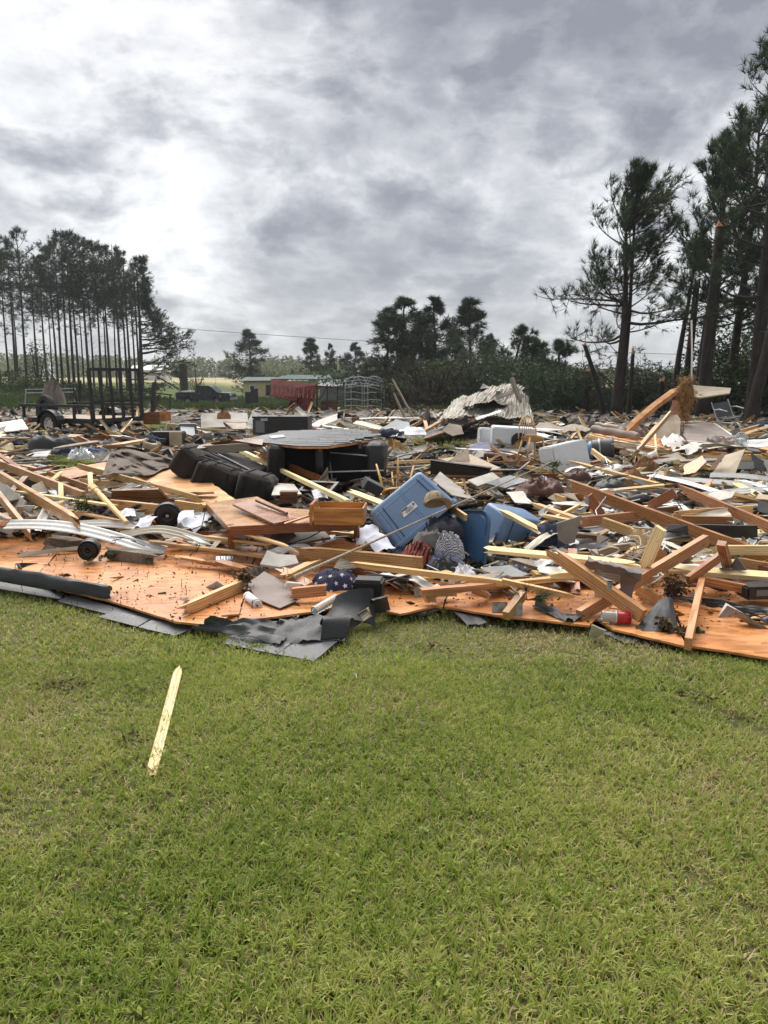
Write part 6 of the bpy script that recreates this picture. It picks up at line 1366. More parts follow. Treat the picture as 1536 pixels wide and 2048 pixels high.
PL('wall_board', 'tan board leaning behind the slanting boards before the sofa', 'board', [(632, 968, .42), (655, 934, .62), (656, 958, .46), (645, 970, .42)], .01, 'tanboard', .006)
PL('wall_board', 'long black panel standing on edge right of the fallen chair', 'panel', [(862, 946, .40), (862, 918, .58), (985, 934, .56), (975, 950, .42)], .02, 'ink', .003)
PL('wall_board', 'tan board lying flat above the long black panel', 'board', [(880, 918, .5), (940, 908, .52), (1002, 936, .44), (960, 946, .42), (940, 936, .48)], .012, 'tanboard', .008)
PL('wall_board', 'tan board corner leaning up behind the black panel', 'board', [(896, 922, .5), (936, 896, .66), (940, 922, .5)], .012, 'tanboard', .008)
PL('wall_board', 'grey-tan board sloping down right behind the cap', 'board', [(866, 960, .46), (880, 943, .5), (915, 970, .42), (952, 1000, .34), (905, 990, .38)], .012, 'greyboard', .01)
PL('wall_board', 'pale triangular board above the second tote', 'board', [(935, 960, .46), (985, 944, .5), (1000, 956, .44), (955, 972, .40)], .012, 'drywall', .01)
PL('wall_board', 'blue-grey speckled panel lying above the second tote', 'board', [(970, 966, .46), (1020, 950, .5), (1060, 960, .46), (1010, 976, .40)], .02, 'midgrey', .006)
PL('wall_board', 'white torn sheet right of the second tote', 'board', [(1012, 984, .42), (1046, 982, .42), (1068, 1008, .36), (1030, 1005, .38)], .006, 'drywall', .02)
PL('plywood_piece', 'brown plywood piece standing beside the dark jacket', 'board', [(1116, 1078, .28), (1112, 1046, .42), (1164, 1030, .50), (1150, 1084, .26), (1132, 1088, .24)], .012, 'greyboard', .006)
PL('roof_sheet', 'long black roof sheet lying level below the longest beam', 'roofing', [(1328, 1062, .30), (1340, 1048, .36), (1420, 1048, .40), (1516, 1050, .42), (1516, 1074, .30), (1400, 1076, .28)], .02, 'felt', .015)
PL('wall_board', 'tan smooth panel standing slanted before the floor section at right', 'panel', [(1424, 946, .28), (1448, 911, .48), (1490, 898, .58), (1470, 948, .28)], .012, 'tanboard', .003)
PL('brown_plank', 'reddish brown plank leaning on the tan slanted panel', 'board', [(1418, 940, .34), (1444, 904, .56), (1454, 904, .56), (1428, 940, .34)], .03, 'brown', .004)
PL('wall_board', 'grey door-like board lying among the right-hand pale boards', 'board', [(1235, 944, .36), (1245, 934, .38), (1352, 944, .36), (1340, 953, .34)], .02, 'weath', .01)
PL('cabinet_tray', 'dark brown upturned tray above the thick tan beam', 'tray', [(224, 978, .50), (318, 975, .52), (342, 1000, .38), (226, 1000, .38)], .03, 'brown', .01)
PL('wall_board', 'purple-grey board piece leaning under the hanging stud at right', 'board', [(1462, 1130, .28), (1474, 1112, .36), (1494, 1140, .26), (1468, 1140, .25)], .01, 'midgrey', .006)
PL('wall_board', 'white wall board in the grass left of the brown carpet', 'board', [(48, 912, .12), (80, 898, .16), (103, 900, .14), (92, 916, .10)], .012, 'fridge', .01)
# ---------------------------------------------------------------- roof slab over the sofas
SH = .84
zs = [(463, 884, SH - .04), (523, 872, SH), (563, 863, SH + .02), (684, 860, SH + .02), (735, 866, SH), (765, 877, SH - .02), (700, 888, SH - .02), (655, 894, SH - .03), (598, 894, SH - .03), (540, 888, SH - .03)]
e = empty('roof_slab', Q(620, 885, .84)); tag(e, 'shingled roof slab resting on the overturned dark sofas', 'roof section', kind='thing'); el = Vector(e.location)
P = [Q(*q) - el for q in zs]; SJ = jag([q + Vector((0, 0, .012)) for q in P], .05, .18, 5); MB().sheet(SJ, .010).build('shingle_layer', m['shinglewet'], e)
pn = (P[3] - P[0]).cross(P[7] - P[0]).normalized(); pn = pn if pn.z > 0 else -pn
for k in range(13):
    yc = min(q.y for q in SJ) + .12 + k * .2; xs2 = sorted(SJ[i].x + (yc - SJ[i].y) / (SJ[(i + 1) % len(SJ)].y - SJ[i].y) * (SJ[(i + 1) % len(SJ)].x - SJ[i].x) for i in range(len(SJ)) if (SJ[i].y - yc) * (SJ[(i + 1) % len(SJ)].y - yc) < 0)
    if len(xs2) < 2: continue
    def pz(x, y): return P[0].z - (pn.x * (x - P[0].x) + pn.y * (y - P[0].y)) / pn.z + .014
    xa = xs2[0] + .02
    while xa < xs2[-1] - .1:
        xb_ = min(xa + .33 + .02 * rnd.random(), xs2[-1] - .02); MB().sheet([(xa, yc, pz(xa, yc) + .002 + .003 * rnd.random()), (xb_, yc, pz(xb_, yc) + .003 + .003 * rnd.random()), (xb_, yc + .21, pz(xb_, yc + .21) + .002), (xa, yc + .21, pz(xa, yc + .21) + .002)], .003).build('shingle', m['shingle' if rnd.random() < .45 else 'shinglewet'], e); xa = xb_ + .006
PP = jag([q * 1.006 for q in P], .02, .15, 2); MB().sheet(PP, .02).build('wood_deck', m['osb'], e)
for a in (((540, 892, .78), (560, 868, .78)), ((640, 897, .78), (640, 866, .78)), ((720, 890, .79), (715, 868, .79))):
    board('rafter', Q(*a[0]) - el, Q(*a[1]) - el, .04, .09, m['brown'], parent=e)
e = empty('roof_edge_board', Q(440, 890, .8)); tag(e, 'split brown roof edge board above the recliner, left of the shingled slab', 'board', kind='thing'); el = Vector(e.location)
MB().sheet([Q(350, 900, .80) - el, Q(420, 886, .83) - el, Q(465, 880, .86) - el, Q(528, 878, .86) - el, Q(524, 890, .80) - el, Q(450, 893, .78) - el], .02).build('top_board', m['brown'], e)
board('under_board', Q(352, 904, .75) - el, Q(524, 892, .78) - el, .10, .03, m['weath'], 'xx', R2, parent=e)

# ---------------------------------------------------------------- sofas
def blocks(name, lab, cat, lst, rods=()):
    """lst: (part, px, py, dist, size, rot(x,y,z deg), radius, mat)"""
    c = D(lst[0][1], lst[0][2], lst[0][3]); e = empty(name, c); tag(e, lab, cat)
    for pn, px, py, d, sz, ro, rad, mt in lst:
        R = Matrix.Rotation(math.radians(ro[2]), 3, 'Z') @ Matrix.Rotation(math.radians(ro[1]), 3, 'Y') @ Matrix.Rotation(math.radians(ro[0]), 3, 'X')
        o = MB().rbox(D(px, py, d) - c, sz, rad, R, 4).build(pn, m[mt], e)
        bm = bmesh.new(); bm.from_mesh(o.data); bmesh.ops.subdivide_edges(bm, edges=bm.edges[:], cuts=2, use_grid_fill=True)
        for v_ in bm.verts: v_.co += Vector((noise.noise(v_.co * 5 + c), noise.noise(v_.co * 5 + Vector((9, 1, 2))), noise.noise(v_.co * 6))) * .018
        bm.to_mesh(o.data); bm.free(); smooth_by_angle(o, 60)
        if mt == 'sofa':
            for fx in (-.24, .22):
                rg = []
                for qx, qy in ((-1, -1), (1, -1), (1, 1), (-1, 1)): rg.append(Vector((sz[0] * fx, qx * (sz[1] / 2 + .006), qy * (sz[2] / 2 - rad * .35))))
                rg.append(rg[0]); MB().tube([D(px, py, d) - c + R @ q for q in rg[1:3]], .006, 6).build('seam', m['underside'], e); MB().tube([D(px, py, d) - c + R @ q for q in (rg[0], rg[3])], .006, 6).build('seam', m['underside'], e)
                MB().tube([D(px, py, d) - c + R @ Vector((sz[0] * fx, -sz[1] / 2 + rad * .5 + (sz[1] - rad) * k_ / 6, sz[2] / 2 + .005)) for k_ in range(7)], .006, 6).build('seam', m['underside'], e)
    for pn, A, B_, r, mt in rods: MB().tube([D(*A) - c, D(*B_) - c], r, 6).build(pn, m[mt], e)
    return e
blocks('recliner_sofa', 'dark brown recliner sofa overturned beside the jagged strand board', 'sofa', [
    ('armrest', 448, 962, 8.6, (.42, .36, .36), (0, 20, -12), .07, 'sofa'), ('armrest_end', 513, 976, 8.4, (.38, .38, .35), (0, 14, -10), .09, 'sofa'), ('backrest', 388, 926, 8.9, (.36, .50, .34), (0, 34, -10), .08, 'sofa'),
    ('seat_underside', 455, 932, 9.1, (.85, .55, .22), (0, 20, -12), .04, 'underside'), ('footrest', 412, 950, 8.62, (.20, .34, .32), (0, 26, -12), .06, 'sofa')],
    [('recline_bar', (420, 905, 8.7), (512, 946, 8.5), .010, 'blackmetal'), ('recline_bar', (436, 908, 8.7), (500, 940, 8.45), .008, 'greymetal'), ('recline_bar', (405, 912, 8.6), (520, 955, 8.4), .008, 'blackmetal')])
blocks('black_sofa', 'black sofa lying on its back under the shingled slab', 'sofa', [
    ('armrest', 552, 928, 9.3, (.20, .5, .48), (0, 3, 4), .09, 'sofa'), ('armrest', 752, 925, 9.4, (.24, .5, .52), (0, 4, -6), .09, 'leather'), ('back_lining', 650, 925, 9.6, (1.15, .35, .46), (0, 0, 0), .03, 'underside'),
    ('middle_armrest', 640, 918, 9.2, (.12, .32, .34), (0, 0, 0), .05, 'leather')],
    [('frame_bar', (656, 944, 9.1), (768, 941, 9.1), .010, 'steel'), ('frame_bar', (660, 905, 9.2), (740, 912, 9.2), .008, 'greymetal'), ('frame_bar', (660, 925, 9.2), (665, 965, 9.0), .006, 'greymetal')])
# brown carpet draped over a hump
def drape():
    pts = [(205, 950), (214, 922), (222, 903), (240, 893), (262, 894), (300, 902), (330, 912), (352, 920), (346, 932), (325, 938), (308, 948), (290, 953), (268, 946), (240, 946)]
    c = Q(276, 944, .38)
    vs = []; n = len(pts) * 4; ring = []
    for i in range(len(pts)):
        a, b = pts[i], pts[(i + 1) % len(pts)]
        for k in range(4): ring.append((a[0] + (b[0] - a[0]) * k / 4, a[1] + (b[1] - a[1]) * k / 4))
    top = [(272, 922)]
    nv = 12; V = []; cx, cy = 275, 925
    for j in range(nv + 1):
        s = 1 - j / nv
        for i, (x, y) in enumerate(ring):
            X = cx + (x - cx) * s; Y = cy + (y - cy) * s
            dist = 8.7 + (953 - Y) / 62 * 1.3
            nz = noise.noise(Vector((X * .03, Y * .09, 3))) * .12 + (1 - abs(noise.noise(Vector((X * .035 - Y * .07, Y * .02 + X * .012, 8)))) * 2.5) * .13
            V.append(D(X, Y, dist + nz * 1.2 * (1 if j else .3)))
    n = len(ring); F = [(j * n + i, j * n + (i + 1) % n, (j + 1) * n + (i + 1) % n, (j + 1) * n + i) for j in range(nv) for i in range(n)]
    o = smooth_by_angle(mesh('carpet', V, F, m['tarp']), 60); tag(o, 'large brown-grey carpet draped over debris left of the recliner sofa', 'carpet')
drape()

# ---------------------------------------------------------------- coffee table, board on it, drawer
hT = .50
e = empty('coffee_table', Q(590, 1040, .3)); tag(e, 'brown coffee table with slanting top carrying a wooden drawer', 'table'); el = Vector(e.location)
T = [(412, 1006, .46), (514, 992, .50), (545, 1012, .48), (720, 1030, .46), (720, 1041, .45), (458, 1053, .40)]
MB().sheet([Q(412, 1006, .44) - el, Q(514, 993, .47) - el, Q(560, 1015, .46) - el, Q(715, 1026, .46) - el, Q(720, 1042, .45) - el, Q(457, 1054, .42) - el], .022).build('tabletop', m['furn'], e)
A, B_ = Q(461, 1062, .385) - el, Q(716, 1050, .415) - el
board('apron', A, B_, .075, .022, m['furnred'], roll=R2, parent=e); board('apron', Q(415, 1012, .41) - el, Q(459, 1058, .385) - el, .06, .02, m['furnred'], roll=R2, parent=e)
board('leg', Q(461, 1052, .42) - el, Q(463, 1094, .21) - el, .05, .045, m['furnred'], parent=e); board('leg', Q(712, 1044, .43) - el, Q(715, 1082, .25) - el, .045, .04, m['furnred'], parent=e); board('leg', Q(420, 1012, .41) - el, Q(422, 1030, .30) - el, .045, .04, m['furnred'], parent=e)
PL('cupboard_board', 'mottled reddish cabinet door lying on the coffee table', 'cabinet door', [(465, 1008, .50), (510, 999, .53), (594, 1036, .48), (548, 1047, .46)], .018, 'furnred', 0)
BD('thin brown strip running beside the mottled door on the table', 470, 1001, 574, 1028, 0, 0, .02, .015) if False else None
o = board('edge_strip', Q(508, 999, .55), Q(574, 1027, .50), .02, .02, m['brown'], 'xs'); tag(o, 'thin dark strip along the upper edge of the mottled door', 'strip')
o = board('edge_strip', Q(568, 1048, .46), Q(616, 1032, .48), .03, .012, m['furn'], 'xs'); tag(o, 'reddish strip lying between the mottled door and the drawer', 'strip')
p = Q(680, 1043, .455); e = empty('drawer_box', p, (0, 0, math.radians(-4))); tag(e, 'honey-coloured open wooden drawer standing on the coffee table', 'drawer')
X, Y, Zh = .40, .30, .135; p_ = .012
MB().box((-X / 2 - .01, 0, Zh / 2 + .012), (.022, Y + .03, Zh + .03)).build('front', m['furn'], e); MB().lathe([(.001, .03), (.012, .026), (.012, .012), (.006, 0)], 10, Matrix.Translation((-X / 2 - .02, -.03, Zh / 2)) @ Matrix.Rotation(-PI / 2, 4, 'Y')).build('knob', m['blackmetal'], e)
for y in (-Y / 2, Y / 2): MB().box((p_ / 2, y, Zh / 2), (X - p_, p_, Zh)).build('side', m['furn'], e)
MB().box((X / 2 + .0, 0, Zh / 2), (p_, Y - p_ - .002, Zh)).build('back', m['furn'], e); MB().box((0.0, 0, .014), (X - .02, Y - p_ - .002, .008)).build('bottom', m['tan'], e)
e = empty('small_wooden_box', Q(578, 1006, .34)); tag(e, 'small dark brown lidded box behind the mottled cabinet door', 'box'); bevel(MB().box((0, 0, .05), (.17, .10, .10)).build('body', m['brown'], e), .006); MB().box((0, 0, .112), (.175, .105, .02)).build('lid', m['brown'], e)
e = empty('black_speaker', D(744, 973, 7.9), (math.radians(14), math.radians(28), math.radians(20))); tag(e, 'dark blue-black box tilted before the black sofa arm', 'box'); bevel(MB().box((0, 0, 0), (.20, .14, .11)).build('body', m['darkgrey'], e), .006); MB().box((0, -.072, 0), (.18, .006, .09)).build('front', m['ink'], e)
e = frame(628, 985, 8.2, .38, .26, 'dark picture frame lying flat before the black sofa', 'black', 72, -20, False, 'picture_frame', 'picture frame')
# turned baluster
A, B_ = Q(186, 975, .52), Q(254, 1046, .33); e = eframe('turned_baluster', A, B_ - A, (0, -.6, .8)); tag(e, 'turned pale wooden baluster with a square head above the siding strip', 'baluster')
L = (B_ - A).length; Ry = Matrix.Rotation(PI / 2, 4, 'Y'); bevel(MB().box((.045, 0, 0), (.13, .062, .062)).build('square_head', m['pale'], e), .006)
MB().lathe([(.020, .10), (.030, .12), (.021, .14), (.032, .165), (.032, .18), (.019, .20), (.026, .23), (.029, .30), (.024, L * .75), (.020, L - .03), (.022, L - .015), (.016, L)], 16, Ry).build('turned_shaft', m['pale'], e, True)
board('broken_tenon', Vector((-.10, -.02, -.02)), Vector((-.02, 0, 0)), .05, .03, m['yellow'], 'xx', parent=e)
# weight disc, speaker drum
def disc(px, py, d, r, w, lab, rot, hub=True, name='weight_disc', cat='disc'):
    e = empty(name, D(px, py, d), rot); tag(e, lab, cat); MB().lathe([(r * .2, -w * .25), (r * .25, -w * .5), (r * .8, -w * .5), (r * .86, -w * .3), (r * .93, -w * .3), (r * .97, -w * .5), (r, -w * .3), (r, w * .3), (r * .95, w * .5), (.001, w * .5)], 36).build('disc', m['black'], e, True)
    for k in (.45, .66): MB().lathe([(r * k, -w * .51), (r * k + .004, -w * .58), (r * k + .008, -w * .51)], 30, None, False).build('groove', m['blackmetal'], e, True)
    MB().lathe([(.001, -w * .5), (r * .12, -w * .5), (r * .2, -w * .25)], 16).build('hub', m['steel' if hub else 'black'], e, True); return e
disc(335, 1030, 7.05, .122, .09, 'black disc with a silver hub standing among bluish papers', (math.radians(-82), math.radians(10), math.radians(14)))
disc(179, 1098, 6.25, .085, .13, 'black round drum standing on the left deck under the siding strip', (math.radians(-86), 0, math.radians(8)), False, 'black_drum', 'drum')
p = bpy.data.objects['black_drum']; 
# siding strips that arch
def channel(name, lab, P0, P1, w, mat, arch, seed=0, hump=None, cat='siding strip', th=.004, nv=10, groove=.006):
    A, B_ = Vector(P0), Vector(P1); d = (B_ - A).normalized(); s = d.cross(Vector((0, -.5, .85))).normalized() * w / 2
    o = patch(name, A - s, B_ - s, B_ + s, A + s, m[mat], th, 26, nv, seed=seed, edge=.006, prof=lambda u, v_: (hump(u) if hump else arch * math.sin(PI * u)) + groove * math.sin(v_ * 5 * PI)); tag(o, lab, cat); return o
channel('siding_strip', 'long white siding strip arching over the left deck', Q(15, 1052, .30), Q(330, 1106, .12), .13, 'siding', .0, 1, lambda u: .10 * math.sin(PI * min(1, u * 1.1)) + .02)
channel('siding_strip', 'cream siding strip humped up left of the table leg', Q(236, 1070, .24), Q(420, 1082, .22), .10, 'cream', .0, 2, lambda u: .10 * math.sin(PI * u) ** 1.5)
channel('siding_strip', 'thin tapering cream strip lying flat on the left deck', Q(36, 1112, .085), Q(160, 1096, .12), .045, 'cream', .01, 3)
channel('siding_strip', 'white siding sheet peeking out below the baluster', Q(155, 1048, .26), Q(272, 1052, .26), .10, 'siding', .02, 4)
channel('metal_gutter', 'grey metal gutter lying diagonally at the left, above the beams', Q(18, 930, .25), Q(96, 942, .25), .22, 'greymetal', .02, 5, cat='gutter')
channel('metal_gutter', 'white plastic gutter lying right of the tan boards', Q(1196, 946, .36), Q(1354, 916, .46), .08, 'siding', .01, 6, cat='gutter')
for k, (a, b, lab) in enumerate((((1300, 950), (1440, 985), 'wide white siding strip slanting right above the second long beam'), ((1340, 958), (1536, 975), 'white siding strip reaching the right edge, upper'), ((1400, 992), (1560, 978), 'white siding strip rising to the right edge, lower'),
        ((1480, 960), (1560, 990), 'grey-white siding strip crossing the right edge'), ((1240, 985), (1345, 1000), 'white strip lying before the black wheel'), ((1420, 950), (1540, 958), 'long white board strip under the tan slanted panel'))):
    channel('siding_strip', lab, Qs(*a, .06), Qs(*b, .06), .10, 'siding', .02, 10 + k)
# mossy plaster log under the strip
o = board('plaster_beam', Q(212, 1104, .13), Q(322, 1118, .12), .12, .09, m['concrete'], 'xx'); tag(o, 'rough mossy plaster-covered beam under the arching siding strip', 'beam')
o = board('plaster_beam', Q(92, 1080, .15), Q(165, 1088, .14), .12, .08, m['concrete'], 'xx'); tag(o, 'crumbling plaster lump behind the black drum', 'rubble lump')
# long metal rod
A, B_ = Q(588, 1154, .22), Q(1118, 917, .86); b = MB(); b.tube([A, A.lerp(B_, .10), A.lerp(B_, .35), B_], [.015, .012, .007, .005], 8); o = smooth_by_angle(b.build('metal_rod', m['weath']), 50); tag(o, 'long thin metal pole slanting up across the big blue tote', 'pole')

# ---------------------------------------------------------------- storage totes
def rring(sx, sy, z, r, seg=5):
    out = []
    for qx, qy, a0 in ((1, 1, 0), (-1, 1, 90), (-1, -1, 180), (1, -1, 270)):
        for i in range(seg + 1):
            a = math.radians(a0 + 90 * i / seg); out.append(Vector((qx * (sx / 2 - r) + r * math.cos(a), qy * (sy / 2 - r) + r * math.sin(a), z)))
    return out
def ringmesh(rings, close0=True, close1=True):
    n = len(rings[0]); vs = [q for g in rings for q in g]; fs = [(k * n + i, k * n + (i + 1) % n, (k + 1) * n + (i + 1) % n, (k + 1) * n + i) for k in range(len(rings) - 1) for i in range(n)]
    if close0: fs.append(tuple(range(n - 1, -1, -1)))
    if close1: fs.append(tuple((len(rings) - 1) * n + i for i in range(n)))
    return vs, fs
def tote(loc, X, Zv, lab, size=(.60, .42, .40), sticker=False):
    e = eframe('storage_tote', loc, X, Zv); tag(e, lab, 'storage tote'); sx, sy, h = size; bx, by = sx * .86, sy * .82
    def lx(z): return bx + (sx - bx) * z / h
    def ly(z): return by + (sy - by) * z / h
    R = [rring(bx - .05, by - .05, -.004, .03), rring(bx - .03, by - .03, 0, .04), rring(bx - .004, by - .004, .012, .05), rring(lx(.03), ly(.03), .03, .055)]
    R += [rring(lx(z), ly(z), z, .055) for z in (.12, .24, h - .05)] + [rring(lx(h) + .004, ly(h) + .004, h - .048, .055), rring(lx(h) + .022, ly(h) + .022, h - .045, .06), rring(lx(h) + .03, ly(h) + .03, h - .01, .06), rring(lx(h) + .02, ly(h) + .02, h, .06), rring(lx(h) - .006, ly(h) - .006, h - .004, .05)]
    v_, f = ringmesh(R, True, False); o = MB().add(v_, f).build('shell', m['tote'], e); smooth_by_angle(o, 38)
    v_, f = ringmesh([rring(lx(h) - .007, ly(h) - .007, h - .004, .05), rring(lx(.1) - .008, ly(.1) - .008, .1, .05), rring(bx - .03, by - .03, .012, .04)], False, True); o = MB().add(v_, [q[::-1] for q in f]).build('inside', m['toteshade'], e); smooth_by_angle(o, 38)
    # raised ribs, and dark lines painting the shade of grooves, on the long sides
    for sg_ in (1, -1):
        for kx in (-.30, .34):
            A = Vector((sx * kx * .9, sg_ * (ly(.045) / 2 + .002), .045)); B_ = Vector((sx * kx, sg_ * (ly(h - .06) / 2 + .002), h - .06)); MB().tube([A, B_], .0055, 6).build('groove_shade', m['toteshade'], e)
        for kx in (-.36, .02, .06, .42):
            A = Vector((sx * kx * .9, sg_ * (ly(.035) / 2 - .002), .035)); B_ = Vector((sx * kx, sg_ * (ly(h - .055) / 2 - .002), h - .055)); smooth_by_angle(MB().tube([A, B_], .006, 6).build('rib', m['tote'], e), 60)
        MB().tube([(-sx * .40, sg_ * (ly(.06) / 2 - .002), .06), (sx * .40, sg_ * (ly(.06) / 2 - .002), .06)], .005, 6).build('rib', m['tote'], e)
        MB().box((sg_ * (sx / 2 + .03), 0, h - .05), (.035, .16, .035)).build('handle', m['tote'], e)
    if sticker:
        z0, z1 = .17, .235; R_ = Matrix.Rotation(math.atan2((sy - by) / 2, h), 3, 'X').inverted(); c = Vector((-.02, ly(.2) / 2 + .004, .2))
        MB().box(c, (.15, .002, .062), R_).build('label', m['label'], e)
        R3 = R_
        def mk(dx, dz, w, hh_, mt, nm): MB().box(c + R3 @ Vector((dx, .0018, dz)), (w, .002, hh_), R_).build(nm, m[mt], e)
        mk(.058, -.008, .022, .022, 'midgrey', 'code_patch')
        for k, (dz, w) in enumerate(((.018, .070), (.008, .085), (-.002, .060), (-.012, .075))): mk(.0, dz, w, .003, 'ink', 'print_line')
        mk(-.035, -.022, .075, .010, 'ink', 'print_bar'); mk(-.066, -.004, .012, .012, 'redink', 'print_mark')
    return e
m['toteshade2'] = m['toteshade']
c1 = D(815, 1030, 6.55); Zt = Vector((.52, -.33, -.79)); Xt = Vector((.76, .22, .60))
tote(c1 - Zt.normalized() * .20 - Vector((0, -.02, 0)), Xt, Zt, 'big blue storage tote tipped over with a white label, under the cap', (.66, .44, .42), True)
tote(D(1032, 1024, 7.0), Vector((.80, .50, -.22)), Vector((-.20, .16, -.96)), 'blue storage tote standing upside down with a splintered stud on it', (.56, .42, .42))
# lid standing on its edge
e = eframe('tote_lid', D(940, 1082, 6.35), (.12, .25, .96), (-.78, -.55, .24)); tag(e, 'dark blue tote lid standing on edge between the two totes', 'lid', kind='thing')
R = [rring(.42, .30, .004, .09, 8), rring(.45, .33, .006, .10, 8), rring(.47, .35, -.012, .10, 8), rring(.50, .38, -.012, .11, 8), rring(.52, .40, .010, .11, 8), rring(.53, .41, .008, .11, 8), rring(.53, .41, -.02, .11, 8), rring(.50, .38, -.022, .11, 8), rring(.42, .30, -.006, .09, 8)]
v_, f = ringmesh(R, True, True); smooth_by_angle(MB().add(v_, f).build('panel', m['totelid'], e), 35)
for y in (-.10, .10): MB().box((.0, y * 1.95, .006), (.10, .03, .03)).build('latch', m['totelid'], e)
MB().box((0, .0, .008), (.24, .012, .008)).build('rib', m['totelid'], e)

# ---------------------------------------------------------------- cap
e = empty('baseball_cap', D(868, 1008, 6.02), (math.radians(-28), math.radians(14), math.radians(22)), 1.0); tag(e, 'khaki baseball cap with a curved bill resting on the big tote', 'cap')
V = []; nA, nB = 24, 9
for j in range(nB + 1):
    ph = PI / 2 * j / nB; rr = math.cos(ph) ** .75; zz_ = .105 * math.sin(ph) ** .9
    for i in range(nA):
        a = 2 * PI * i / nA; fr_ = 1.08 if math.sin(a) < 0 else .98; V.append((.082 * rr * math.cos(a), .094 * rr * math.sin(a) * fr_, zz_ + (.012 * math.sin(a * 3) * (1 - j / nB) * .3)))
F = [(j * nA + i, j * nA + (i + 1) % nA, (j + 1) * nA + (i + 1) % nA, (j + 1) * nA + i) for j in range(nB) for i in range(nA)]; smooth_by_angle(mesh('crown_cloth', V, F, m['khaki'], e), 60)
V = []
for j in range(7):
    for i in range(15):
        a = PI * (1.08 + .84 * i / 14); r0_ = .094; rr = r0_ + .075 * j / 6 * math.sin(PI * (.08 + .84 * i / 14)) ** .6; V.append((.082 / .094 * rr * math.cos(a), rr * math.sin(a) * 1.05, .004 - .022 * (j / 6) * (1 - math.sin(PI * i / 14)) * 1.3 - .012 * j / 6))
V += [(a, b, c - .004) for a, b, c in V]; F = []
for j in range(6):
    for i in range(14): k = j * 15 + i; F += [(k, k + 1, k + 16, k + 15), (105 + k, 105 + k + 15, 105 + k + 16, 105 + k + 1)]
F += [(6 * 15 + i, 6 * 15 + i + 1, 105 + 6 * 15 + i + 1, 105 + 6 * 15 + i) for i in range(14)]; smooth_by_angle(mesh('bill', V, F, m['khaki'], e), 60)
MB().lathe([(.001, .008), (.008, .006), (.01, 0)], 10, Matrix.Translation((0, 0, .103))).build('button', m['khaki'], e); MB().box((0.0, -.088, .045), (.05, .010, .032), Matrix.Rotation(-.35, 3, 'X')).build('front_patch', m['tarp'], e)
for k in range(6):
    a = 2 * PI * k / 6 + .52; pts = [(.0835 * math.cos(PI / 2 * j / 8) ** .75 * math.cos(a), .096 * math.cos(PI / 2 * j / 8) ** .75 * math.sin(a), .106 * math.sin(PI / 2 * j / 8) ** .9) for j in range(1, 8)]; MB().tube(pts, .0013, 4).build('seam', m['tarp'], e)

# ---------------------------------------------------------------- clothes
def stripes(name, a, b, scale, rot=(0, 0, .6), zig=True):
    t = NT(name); mp = t.n('ShaderNodeMapping', {'Vector': t.coord(), 'Rotation': rot}); w1 = t.n('ShaderNodeTexWave', {'Vector': mp.outputs[0], 'Scale': scale, 'Distortion': 1.2 if zig else 0, 'Detail Scale': 3}, wave_profile='SIN' if zig else 'SAW')
    t.put(t.b.inputs['Base Color'], t.ramp(w1.outputs['Fac'], [(.48, a), (.52, b)])); t.b.inputs['Roughness'].default_value = .9; return t.m
m['zigzag'] = stripes('red_black_zigzag_cloth', (.012, .012, .016), (.36, .07, .045), 12)
t = NT('navy_white_check_cloth'); ck = t.n('ShaderNodeTexChecker', {'Vector': t.n('ShaderNodeMapping', {'Vector': t.coord(), 'Rotation': (.3, .2, .7)}).outputs[0], 'Scale': 95}); t.put(t.b.inputs['Base Color'], t.mix(ck.outputs['Fac'], (.02, .025, .05), (.62, .62, .64))); t.b.inputs['Roughness'].default_value = .9; m['check'] = t.m
def CL(name, lab, cat, px, py, d, rx, ry, h, mat, seed, rot=0, folds=1.0, fs_=3.0, dz=0):
    folds *= min(1, .9 * min(rx, ry) / h + .15); tall = h > rx; rx, ry, h, folds = (rx * 1.25, ry * 1.3, h * .68, max(folds, .75)) if tall else (rx, ry, h, folds); o = heap(name, D(px, py, d) + Vector((0, 0, dz)), rx, ry, h, m[mat], seed, rot, folds, fs_); tag(o, lab, cat); return o
CL('jacket', 'navy jacket bulging out of the big tipped tote', 'jacket', 880, 1068, 6.35, .15, .16, .20, 'navy', 31)
CL('grey_cardigan', 'grey-green folded jersey under the navy jacket', 'jersey', 868, 1090, 6.15, .17, .12, .10, 'greycloth', 32, folds=1.4)
CL('patterned_shirt', 'black shirt with red zigzag bands spilling from the tote', 'shirt', 838, 1128, 6.0, .11, .10, .22, 'zigzag', 33, folds=1.1)
CL('checked_shirt', 'navy and white checked shirt beside the tote lid', 'shirt', 898, 1116, 6.05, .10, .09, .26, 'check', 34, folds=.9)
CL('blue_shirt', 'faded blue-grey shirt hanging below the checked one', 'shirt', 886, 1136, 5.95, .12, .09, .15, 'bluecloth', 35, folds=1.3)
CL('black_shirt', 'black crumpled top lying under the blue-grey shirt', 'top', 890, 1150, 5.8, .14, .09, .10, 'ink', 36, folds=1.3)
CL('white_shirt', 'white crumpled shirt with a raised corner below the lid', 'shirt', 922, 1166, 5.75, .12, .10, .17, 'white', 37, folds=1.4)
CL('white_shirt', 'white cloth hanging over the lower stud below the lid', 'cloth', 926, 1194, 5.6, .10, .06, .12, 'white', 38, folds=1.1)
CL('dark_clothes', 'dark blue clothes packed at the lower lip of the big tote', 'clothes', 800, 1118, 6.15, .12, .10, .08, 'jeans', 39, folds=1.2)
CL('purple_rag', 'crumpled blue-violet cloth right of the black box', 'cloth', 800, 1182, 5.75, .15, .10, .12, 'bluecloth', 40, folds=1.5)
CL('dark_jacket', 'black ruched jacket hanging over the right side of the second tote', 'jacket', 1106, 1086, 6.6, .16, .13, .22, 'jeans', 41, folds=1.6, fs_=4)
